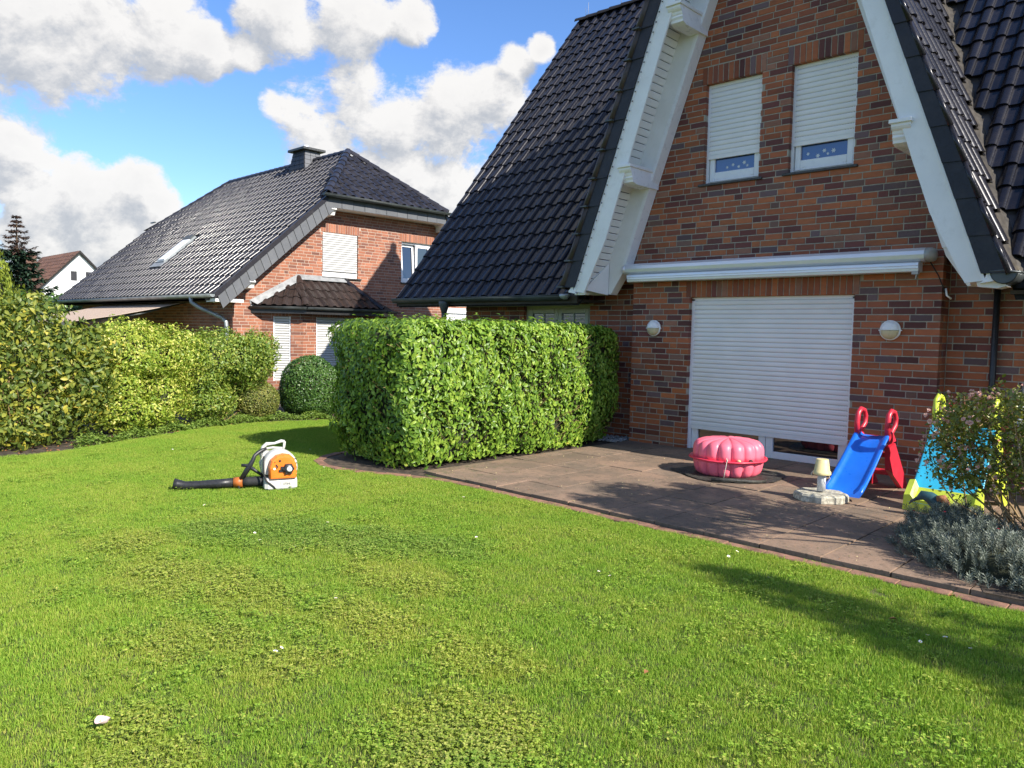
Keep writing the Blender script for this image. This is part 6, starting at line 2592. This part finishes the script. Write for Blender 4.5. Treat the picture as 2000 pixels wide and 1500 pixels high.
tp = MB()
tpts = [(-.62, -.30), (-.30, -.50), (.12, -.66), (.52, -.42), (.66, -.10), (.45, .50), (-.35, .52)]
ctr = []
g = np.random.default_rng(3)
outer = resample([(SBX[0] + x, SBX[1] + y) for x, y in tpts + tpts[:1]], .05)
ring0 = [(p[0] + g.normal(0, .006), p[1] + g.normal(0, .006), .041 + abs(g.normal(0, .008))) for p in outer]
ring1 = [(SBX[0] + (p[0] - SBX[0]) * .82, SBX[1] + (p[1] - SBX[1]) * .82, .044 + abs(g.normal(0, .006))) for p in ring0]
tp.loft([ring0, ring1], False, True, True)
tp.tube([(SBX[0] + .14, SBX[1] - .63, .062), (SBX[0] + .30, SBX[1] - .53, .064), (SBX[0] + .50, SBX[1] - .38, .060), (SBX[0] + .60, SBX[1] - .22, .056)], [.022, .024, .02, .012], 8)
solo('tarp', tp, 'tarp', 'crumpled dark weathered tarpaulin lying under the pink sandbox', 'tarpaulin', loc=(SBX[0], SBX[1], .035))

# parasol foot with an upturned pot on its tube
PF = (-3.13, 7.86, 0.035)
pf = thing('parasol_base', PF, 'weathered octagonal stone parasol base with a white tube, left of the blue slide', 'parasol base')
mb = MB()
oct_ = lambda r, z: [(r * math.cos(a) * 1.05, r * math.sin(a), z) for a in np.linspace(PI / 8, 2 * PI + PI / 8, 8, endpoint=False)]
mb.loft([oct_(.248, 0), oct_(.258, .012), oct_(.254, .068), oct_(.236, .086)], True, True)
part('slab', mb, 'granite', pf, False)
mb = MB().tube([(0, 0, .10), (0, 0, .34)], .042, 16)
part('tube', mb, 'painted_steel', pf, False)
pot = thing('flower_pot', (PF[0], PF[1], PF[2] + .27), 'small cream flower pot turned upside down on the parasol base tube', 'flower pot')
mb = MB().lathe([(.088, 0), (.090, .004), (.088, .03), (.078, .035), (.060, .155), (.056, .158)], (0, 0, 0), 20)
part('pot', mb, 'cream_pot', pot, False)
mb = MB().tube([(-.075, -.03, .03), (-.095, -.04, .0), (-.085, -.03, -.03)], .004, 5)
mb.tube([(.07, -.03, .03), (.095, -.02, -.03), (.05, 0, -.10)], .003, 5)
part('wire', mb, 'string', pot, False)


def slide(name, loc, rot, label, W, y0, y1, z0, z1, bed, legs, kind, handle_h):
    """plastic slide: chute runs from (y1,z1) down to (y0,z0), local x across"""
    t = thing(name, loc, label, 'slide', 'plastic toy slides on the terrace', rot)
    ch = MB()
    n = 16
    rows = []
    for i in range(n + 1):
        s = i / n
        y = y1 + (y0 - y1) * s
        z = z1 + (z0 - z1) * (s if s < .85 else .85 + (s - .85) * .55) + .018 * math.sin(s * PI) * -1
        if i == 0:
            y, z = y1 + .06, z1 + .012
        w_ = W / 2 * (1 + .10 * s)
        hgt = .085 if 0 < i < n else (.05 if i == 0 else .06)
        up = np.array([0, .55, .83])
        prof = [(-w_ - .03, .0 - .02), (-w_ - .036, hgt * .8), (-w_ - .025, hgt), (-w_ - .004, hgt), (-w_ + .012, hgt * .75), (-w_ + .030, .016), (-w_ + .05, .004), (0, 0.0), (w_ - .05, .004), (w_ - .030, .016), (w_ - .012, hgt * .75),
                (w_ + .004, hgt), (w_ + .025, hgt), (w_ + .036, hgt * .8), (w_ + .03, -.02), (w_ - .02, -.022), (0, -.022), (-w_ + .02, -.022)]
        rows.append([(x, y + up[1] * h, z + up[2] * h) for x, h in prof])
    ch.loft(rows, True, True, True)
    part('chute', ch, bed, t, False)
    ro = MB()
    if kind == 'blue':
        pass
    else:
        # foot skirt in the second colour
        rws = []
        for s, e in ((.80, .012), (.86, .014), (1.02, .016)):
            y = y1 + (y0 - y1) * s
            z = z1 + (z0 - z1) * (s if s < .85 else .85 + (s - .85) * .55)
            w_ = W / 2 * (1 + .10 * s) + .045
            rws.append([(-w_ - e * 1.5, y, 0.0), (-w_ - e, y, z + .085 - (.0 if s < 1 else .03)), (-w_ + .04, y, z + .095 - (.0 if s < 1 else .03)), (-w_ + .075, y, z + .022), (w_ - .075, y, z + .022), (w_ - .04, y, z + .095 - (.0 if s < 1 else .03)), (w_ + e, y, z + .085 - (0 if s < 1 else .03)), (w_ + e * 1.5, y, 0.0)])
        ro.loft(rws, True, True, False)
        part('foot', ro, legs, t, False)
    # ladder side frames with loop handles
    for sx in (-1, 1):
        x = sx * (W / 2 + .012)
        lg = MB()
        yb, yt = y1 + .52, y1 + .06
        th = .034
        pts = [(yt - .055, z1 - .10), (yt + .10, z1 - .06), (yb + .10, 0), (yb - .07, 0), (yt - .01, z1 * .42)]
        a = [(x - th / 2 * 1.0, p_[0], p_[1]) for p_ in pts]
        b2 = [(x + th / 2 + .02, p_[0], p_[1]) for p_ in pts]
        lg.loft([a, b2], True, True)
        lg.loft([[(x - .03, yt - .06, z1 - .06), (x + .035, yt - .06, z1 - .06), (x + .035, yt + .13, z1 - .04), (x - .03, yt + .13, z1 - .04)],
                 [(x - .02, yt - .05, z1 + .04), (x + .024, yt - .05, z1 + .04), (x + .024, yt + .07, z1 + .05), (x - .02, yt + .07, z1 + .05)]], True, True)
        part('side_frame', lg, legs, t, False)
        hd = MB()
        h = handle_h
        hd.tube([(x, yt - .03, z1 + .02), (x, yt - .045, z1 + h * .5), (x, yt - .02, z1 + h * .86), (x, yt + .045, z1 + h), (x, yt + .135, z1 + h * .93), (x, yt + .185, z1 + h * .70), (x, yt + .175, z1 + h * .42), (x, yt + .06, z1 + h * .15), (x, yt + .0, z1 - .02)], [.030, .029, .028, .027, .026, .026, .026, .026, .028], 10)
        part('handle', hd, legs, t, False)
    for k, f in enumerate((.30, .66)):
        y = y1 + .52 - f * .44
        mb = MB().rbox(-W / 2 - .0, W / 2 + .0, y - .05, y + .05, z1 * f - .035, z1 * f + .02, .012)
        part('step', mb, legs, t, False)
    mb = MB().rbox(-W / 2 + .005, W / 2 - .005, y1 + .05, y1 + .17, z1 - .05, z1 + .004, .01)
    part('platform', mb, legs, t, False)
    return t


slide('toy_slide', (-2.99, 8.15, .035), R_(-2), 'small blue plastic slide with red ladder and loop handles beside the parasol base', .30, -.12, .60, .03, .60, 'blue', 'red', 'blue', .29)
slide('toy_slide', (-2.07, 8.08, .035), R_(-2), 'bigger turquoise slide with lime-yellow foot and handles behind the rose bush', .50, .0, .52, .05, .80, 'cyan', 'lime', 'cyan', .30)

# duck figure at the foot of the big slide
dk = thing('garden_figure', (-2.13, 7.90, .035), 'small dark teal bird figure with a reddish chest beside the lime slide foot', 'figurine')
mb = MB()
mb.tube([(-.10, 0, .16), (-.06, 0, .20), (.0, .01, .19), (.08, .02, .13), (.15, .03, .05)], [.018, .045, .055, .07, .05], 10)
part('body', mb, 'teal', dk, False)
mb = MB().tube([(-.10, 0, .165), (-.15, -.005, .13), (-.17, -.005, .10)], [.018, .012, .004], 8)
part('beak', mb, 'zinc_dark', dk, False)
mb = MB().tube([(.07, -.02, .19), (.12, -.01, .20), (.16, 0, .14)], [.03, .04, .03], 8)
part('chest', mb, 'dead_leaf', dk, False)
# glass-ball stake
gs = thing('garden_stake', (-1.45, 7.95, .045), 'garden stake topped by a pale glass ball and thin metal tip behind the roses', 'garden ornament')
mb = MB().tube([(0, 0, 0), (0, 0, 1.0)], .008, 6)
part('rod', mb, 'zinc_dark', gs, False)
mb = MB().lathe([(0.0, -.045), (.028, -.036), (.045, 0), (.028, .036), (.0, .045)], (0, 0, 1.06), 16)
part('ball', mb, 'ball_glass', gs, False)
mb = MB().lathe([(.030, -.03), (.032, .0), (.02, .03), (.0, .04)], (0, 0, .95), 12)
part('lower_ball', mb, 'ball_glass', gs, False)
mb = MB().lathe([(.016, .045), (.02, .06), (.012, .10), (.009, .16), (.004, .22), (.0, .25)], (0, 0, 1.055), 10)
part('tip', mb, 'zinc_dark', gs, False)

# pebbles between hedge and bay
pb = MB()
g = np.random.default_rng(8)
for i in range(260):
    x, y = g.uniform(-7.75, -7.02), g.uniform(9.55, 10.18)
    r = g.uniform(.012, .028)
    rings = [[(x + r * k * math.cos(a) * 1.3, y + r * k * math.sin(a), .035 + z * r) for a in np.linspace(i, 2 * PI + i, 6, endpoint=False)] for k, z in ((.9, 0), (1, .5), (.5, 1.0))]
    pb.loft(rings, False, True, True)
o = solo('pebbles', pb, 'stone', 'grey pebbles in the corner between hedge and house wall', 'pebbles', kind='stuff', loc=(-7.4, 9.85, .035))

# crumbs, petals and leaf bits blown over the slabs
n = 420
P = np.column_stack([RNG.uniform(-7.0, -1.5, n), 5.85 + RNG.random(n) ** 1.5 * 3.8, np.full(n, .042)])
M = frames(P, np.array([0, 0, 1.0]) + rnd_unit(n) * .35, None, RNG.uniform(.008, .026, n), rnd_unit(n))
for nm, mat, sel in (('petal_bits', 'cream_pot', slice(0, 230)), ('leaf_bits', 'dead_leaf', slice(230, 330)), ('green_bits', 'leaf_cover', slice(330, n))):
    o = link(nm, joined(nm, LEAVES, M[sel], RNG.integers(0, 3, len(M[sel])), mat))
    tag(o, {'petal_bits': 'pale dry petals and crumbs blown over the terrace slabs', 'leaf_bits': 'small brown leaf bits lying on the terrace slabs', 'green_bits': 'tiny green weeds and leaf scraps in the slab joints'}[nm], 'debris', kind='stuff')

# ---------------------------------------------------------------- backpack leaf blower on the lawn
BX = math.atan2(.77, .64)
bl_ = thing('leaf_blower', (-7.33, 4.10, 0.0), 'orange and white backpack leaf blower with black blower tube lying on the lawn', 'leaf blower', None, BX + R_(20))
TURN = Matrix.Translation((-.12, .03, 0)) @ Matrix.Rotation(R_(-20), 4, 'Z') @ Matrix.Translation((.12, -.03, 0))
# local: x to the photo's right, y away, z up
mb = MB()
# base / tank
rings = []
for z, xw, y0_, y1_ in ((0.015, .155, -.115, .13), (.03, .165, -.125, .14), (.10, .165, -.12, .14), (.135, .16, -.10, .13)):
    rings.append([(-xw, y0_ + .02, z), (-xw + .03, y0_, z), (xw - .03, y0_, z), (xw, y0_ + .02, z), (xw, y1_ - .02, z), (xw - .03, y1_, z), (-xw + .03, y1_, z), (-xw, y1_ - .02, z)])
mb.loft(rings, True, True, False)
part('tank', mb, 'blower_white', bl_, False)
# back plate with carrying grip
bp = MB()
def ringxz(pts, y0_, y1_):
    return [[(p[0], y0_, p[1]) for p in pts], [(p[0], y1_, p[1]) for p in pts]]
pts = [(-.16, .10), (-.175, .26), (-.165, .36), (-.13, .435), (-.10, .455), (-.06, .447), (-.055, .40), (-.10, .385), (-.12, .33), (.10, .33), (.15, .20), (.15, .10)]
bp.loft(ringxz([(-.15, .06), (.13, .06), (.14, .2), (.08, .36), (-.14, .40), (-.185, .26)][::-1], .10, .16), True, True)
part('back_plate', bp, 'blower_white', bl_, False)
gp = MB()
gp.tube([(-.165, .13, .33), (-.145, .13, .43), (-.11, .13, .462), (-.03, .13, .465), (.04, .13, .487), (.075, .13, .482)], [.022, .022, .020, .013, .018, .014], 8)
gp.tube([(.075, .13, .482), (.07, .13, .43), (.05, .13, .36)], [.014, .014, .018], 8)
gp.tube([(-.14, .13, .41), (-.05, .13, .42), (.05, .13, .41)], [.016, .014, .014], 6)
part('carry_grip', gp, 'blower_white', bl_, False)
for x, z in ((-.125, .42), (-.125, .345), (-.15, .30)):
    k_ = MB().tube([(x, .10, z), (x, .112, z)], .012, 8)
    part('grip_screw', k_, 'black_plastic', bl_, False)
# white fan housing: a big rounded drum
hs = MB()
prof = []
for a in np.linspace(-.55, PI + .35, 26):
    prof.append((.182 * math.cos(a), .232 + .188 * math.sin(a)))
rings = []
for y, k in ((.10, .97), (.06, 1.0), (-.02, 1.0), (-.045, .985), (-.06, .94), (-.064, .86)):
    rings.append([(p[0] * k, y, .232 + (p[1] - .232) * k) for p in prof])
hs.loft(rings[::-1], True, True, True)
part('fan_housing', hs, 'blower_white', bl_, False)
# orange engine cover
oc = MB()
cov = [(-.118, .128), (.152, .128), (.160, .20), (.156, .27), (.130, .335), (.085, .378), (.02, .388), (-.05, .374), (-.105, .325), (-.126, .25)]
rings = []
for y, k, dz in ((-.06, 1.0, 0), (-.10, 1.0, 0), (-.135, .97, 0), (-.15, .90, .0), (-.152, .80, .0)):
    rings.append([(.005 + (p[0] - .005) * k, y, .22 + (p[1] - .22) * k) for p in cov])
oc.loft(rings, True, True, False)
cv = part('engine_cover', oc, 'blower_orange', bl_, False)
for i in range(9):
    a = -.75 + i * .16
    v_ = MB()
    x, z = .138 + .006 * math.cos(a * 2), .15 + i * .022
    v_.box(x - .012, x + .012, -.148 + .01, -.128, z, z + .009)
    part('cooling_slot', v_, 'blower_white' if i % 2 else 'print_black', cv, False)
for x, z, r in ((-.055, .275, .010), (-.045, .262, .008), (-.02, .32, .012), (-.07, .31, .005), (-.05, .25, .008), (-.10, .235, .004)):
    k_ = MB().tube([(x, -.148, z), (x, -.158, z)], r, 8)
    part('cover_screw', k_, 'black_plastic', cv, False)
k_ = MB().tube([(-.075, -.15, .24), (-.075, -.156, .24)], .012, 10)
part('primer_bulb', k_, 'lamp_white', cv, False)
# starter / air filter knob
k_ = MB()
k_.lathe([(.0, 0), (.052, 0), (.055, .012), (.050, .03), (.040, .038), (.0, .038)], (0, 0, 0), 16)
for i in range(6):
    a = i * PI / 3
    k_.box(.047 * math.cos(a) - .010, .047 * math.cos(a) + .010, .047 * math.sin(a) - .010, .047 * math.sin(a) + .010, .004, .034)
k_.xform(Matrix.Translation((.065, -.150, .235)) @ Matrix.Rotation(PI / 2, 4, 'X'))
kn = part('filter_knob', k_, 'black_plastic', bl_, False)
k_ = MB().lathe([(.0, 0), (.027, 0), (.027, .006), (.0, .007)], (0, 0, 0), 18)
k_.xform(Matrix.Translation((.070, -.188, .235)) @ Matrix.Rotation(PI / 2, 4, 'X'))
part('knob_cap', k_, 'lamp_white', kn, False)
k_ = MB().box(-.01, .012, -.17, -.148, .225, .262)
k_.box(-.03, .03, -.165, -.148, .205, .228)
part('lever', k_, 'black_plastic', bl_, False)


def lettering(txt, size, mtx, mat, parent, name, shear=0.0, extrude=.0008):
    cu = bpy.data.curves.new(name, 'FONT')
    cu.body = txt
    cu.size = size
    cu.shear = shear
    cu.extrude = extrude
    cu.offset = size * .02
    cu.align_x = 'CENTER'
    tmp = bpy.data.objects.new(name, cu)
    COL.objects.link(tmp)
    dg = bpy.context.evaluated_depsgraph_get()
    me = bpy.data.meshes.new_from_object(tmp.evaluated_get(dg))
    bpy.data.objects.remove(tmp)
    me.materials.clear()
    me.materials.append(MATS[mat])
    o = link(name, me, parent)
    o.matrix_local = mtx
    return o


RX = Matrix.Rotation(PI / 2, 4, 'X')
lettering('STIHL', .030, Matrix.Translation((.055, -.1255, .062)) @ RX, 'print_black', bl_, 'lettering', .18)
lb = MB().box(-.01, .13, -.1262, -.12, .04, .10)
part('name_plate', lb, 'blower_white', bl_, False)
lettering('STIHL', .011, Matrix.Translation((.070, -.1965, .232)) @ RX, 'print_black', kn, 'lettering', .18, .0004)
bs = MB().tube([(-.166, -.05, .36), (-.172, -.07, .27), (-.172, -.09, .18), (-.15, -.125, .11), (-.08, -.128, .05), (-.06, -.12, .02)], .010, 6)
part('strap', bs, 'rubber', bl_, False)
# elbow, tube and control handle
tu = MB().tube([(-.10, .03, .085), (-.20, .02, .085), (-.30, .005, .082), (-.36, .0, .080)], [.052, .052, .05, .05], 14)
part('pleated_hose', tu.xform(TURN), 'rubber', bl_, False)
tu = MB().tube([(-.36, .0, .08), (-.45, -.01, .078)], [.055, .053], 14)
part('hose_clamp', tu.xform(TURN), 'clamp_orange', bl_, False)
tu = MB().tube([(-.45, -.01, .078), (-.60, -.02, .068), (-.80, -.03, .055), (-.93, -.035, .05), (-1.0, -.04, .062), (-1.04, -.045, .07)], [.047, .045, .043, .044, .052, .058], 14)
part('blower_tube', tu.xform(TURN), 'black_plastic', bl_, False)
tu = MB().tube([(-.38, -.02, .10), (-.30, -.02, .23), (-.255, -.02, .31), (-.24, .0, .36), (-.21, .03, .385), (-.17, .06, .41), (-.14, .08, .42)], [.026, .028, .022, .018, .022, .018, .014], 10)
part('control_handle', tu.xform(TURN), 'black_plastic', bl_, False)
tu = MB().tube([(-.37, -.02, .26), (-.30, -.02, .255), (-.27, -.02, .245)], [.016, .018, .014], 8)
tu.tube([(-.29, -.02, .245), (-.22, .0, .19), (-.16, .02, .14)], [.022, .016, .014], 8)
part('throttle', tu.xform(TURN), 'black_plastic', bl_, False)
tu = MB().tube([(-.40, -.03, .06), (-.38, -.07, .02), (-.36, -.08, .008)], .008, 6)
part('foot_bracket', tu.xform(TURN), 'rubber', bl_, False)

# ---------------------------------------------------------------- small things on the lawn
DA = [(-3.51, 1.94), (-3.53, 1.985), (-3.97, 2.6), (-3.2, 4.23), (-3.09, 4.21), (-2.76, 5.25), (-2.78, 5.42), (-2.32, 5.0), (-1.23, 4.55), (-1.23, 4.68), (-1.15, 4.72), (-1.01, 4.65),
      (-5.04, 3.0), (-5.14, 3.0), (-5.48, 2.9), (-5.7, 2.97), (-5.61, 3.59), (-6.29, 3.16), (-4.42, 4.21), (-5.59, 5.14), (-5.2, 3.12), (-7.9, 5.0), (-9.2, 5.6), (-10.3, 4.2), (-6.9, 3.1)]
ds = MB()
for j in range(12):
    a = 2 * PI * j / 12
    d, s = Vector((math.cos(a), math.sin(a), 0)), Vector((-math.sin(a), math.cos(a), 0))
    ds.add([tuple(d * .003 + Vector((0, 0, .002))), tuple(d * .008 - s * .0028 + Vector((0, 0, .004))), tuple(d * .0125 + Vector((0, 0, .006))), tuple(d * .008 + s * .0028 + Vector((0, 0, .004)))], [(0, 1, 2, 3)])
dc = MB().lathe([(.0042, 0), (.004, .003), (.0, .005)], (0, 0, .002), 8)
ds_me, dc_me = ds.mesh('petals', 'petal_white'), dc.mesh('disc', 'petal_yellow')
stm = MB().tube([(0, 0, -.045), (.003, 0, -.02), (0, 0, .002)], .0012, 4).mesh('stem', 'leaf_cover')
for i, (x, y) in enumerate(DA):
    near = 'two' if i < 2 else ''
    t = thing('daisy', (x, y, .045), 'white daisy bloom among the short lawn grass', 'daisy', 'daisies dotted over the lawn')
    t.rotation_euler = (random.uniform(-.3, .5), random.uniform(-.3, .3), random.uniform(0, 6))
    sc = random.uniform(.85, 1.15)
    t.scale = (sc, sc, sc)
    link('petals', ds_me, t)
    link('disc', dc_me, t)
    link('stem', stm, t)
mb = MB()
rows = []
for s in np.linspace(-1, 1, 9):
    w_ = .028 * (1 - s * s) ** .7 + .0008
    rows.append([(s * .042, -w_, .012 + .012 * s * s), (s * .042, -w_ * .5, .003 + .012 * s * s), (s * .042, 0, .0 + .012 * s * s), (s * .042, w_ * .5, .003 + .012 * s * s), (s * .042, w_, .012 + .012 * s * s)])
mb.loft(rows, closed=False, smooth=True)
o = link('fallen_petal', mb.mesh('fallen_petal', 'petal_pinkish'), None, (-3.35, 1.07, .045))
o.rotation_euler = (.1, -.15, .1)
tag(o, 'single pale pink petal lying on the grass at the bottom left', 'petal')
for (x, y), sz, lab in (((-1.42, 4.79), .05, 'curled tan dead leaf on the shaded lawn, nearer the daisies'), ((-1.30, 5.52), .05, 'reddish dead leaf on the lawn close to the mowing edge'), ((-2.05, 3.1), .035, 'small faded dead leaf on the sunny lawn in the foreground')):
    o = link('dead_leaf', leaf_base(.7, .2, .25).mesh('dead_leaf', 'dead_leaf'), None, (x, y, .05))
    o.scale = (sz, sz, sz)
    o.rotation_euler = (.3, .2, x * 3)
    tag(o, lab, 'leaf', 'dead leaves on the lawn')
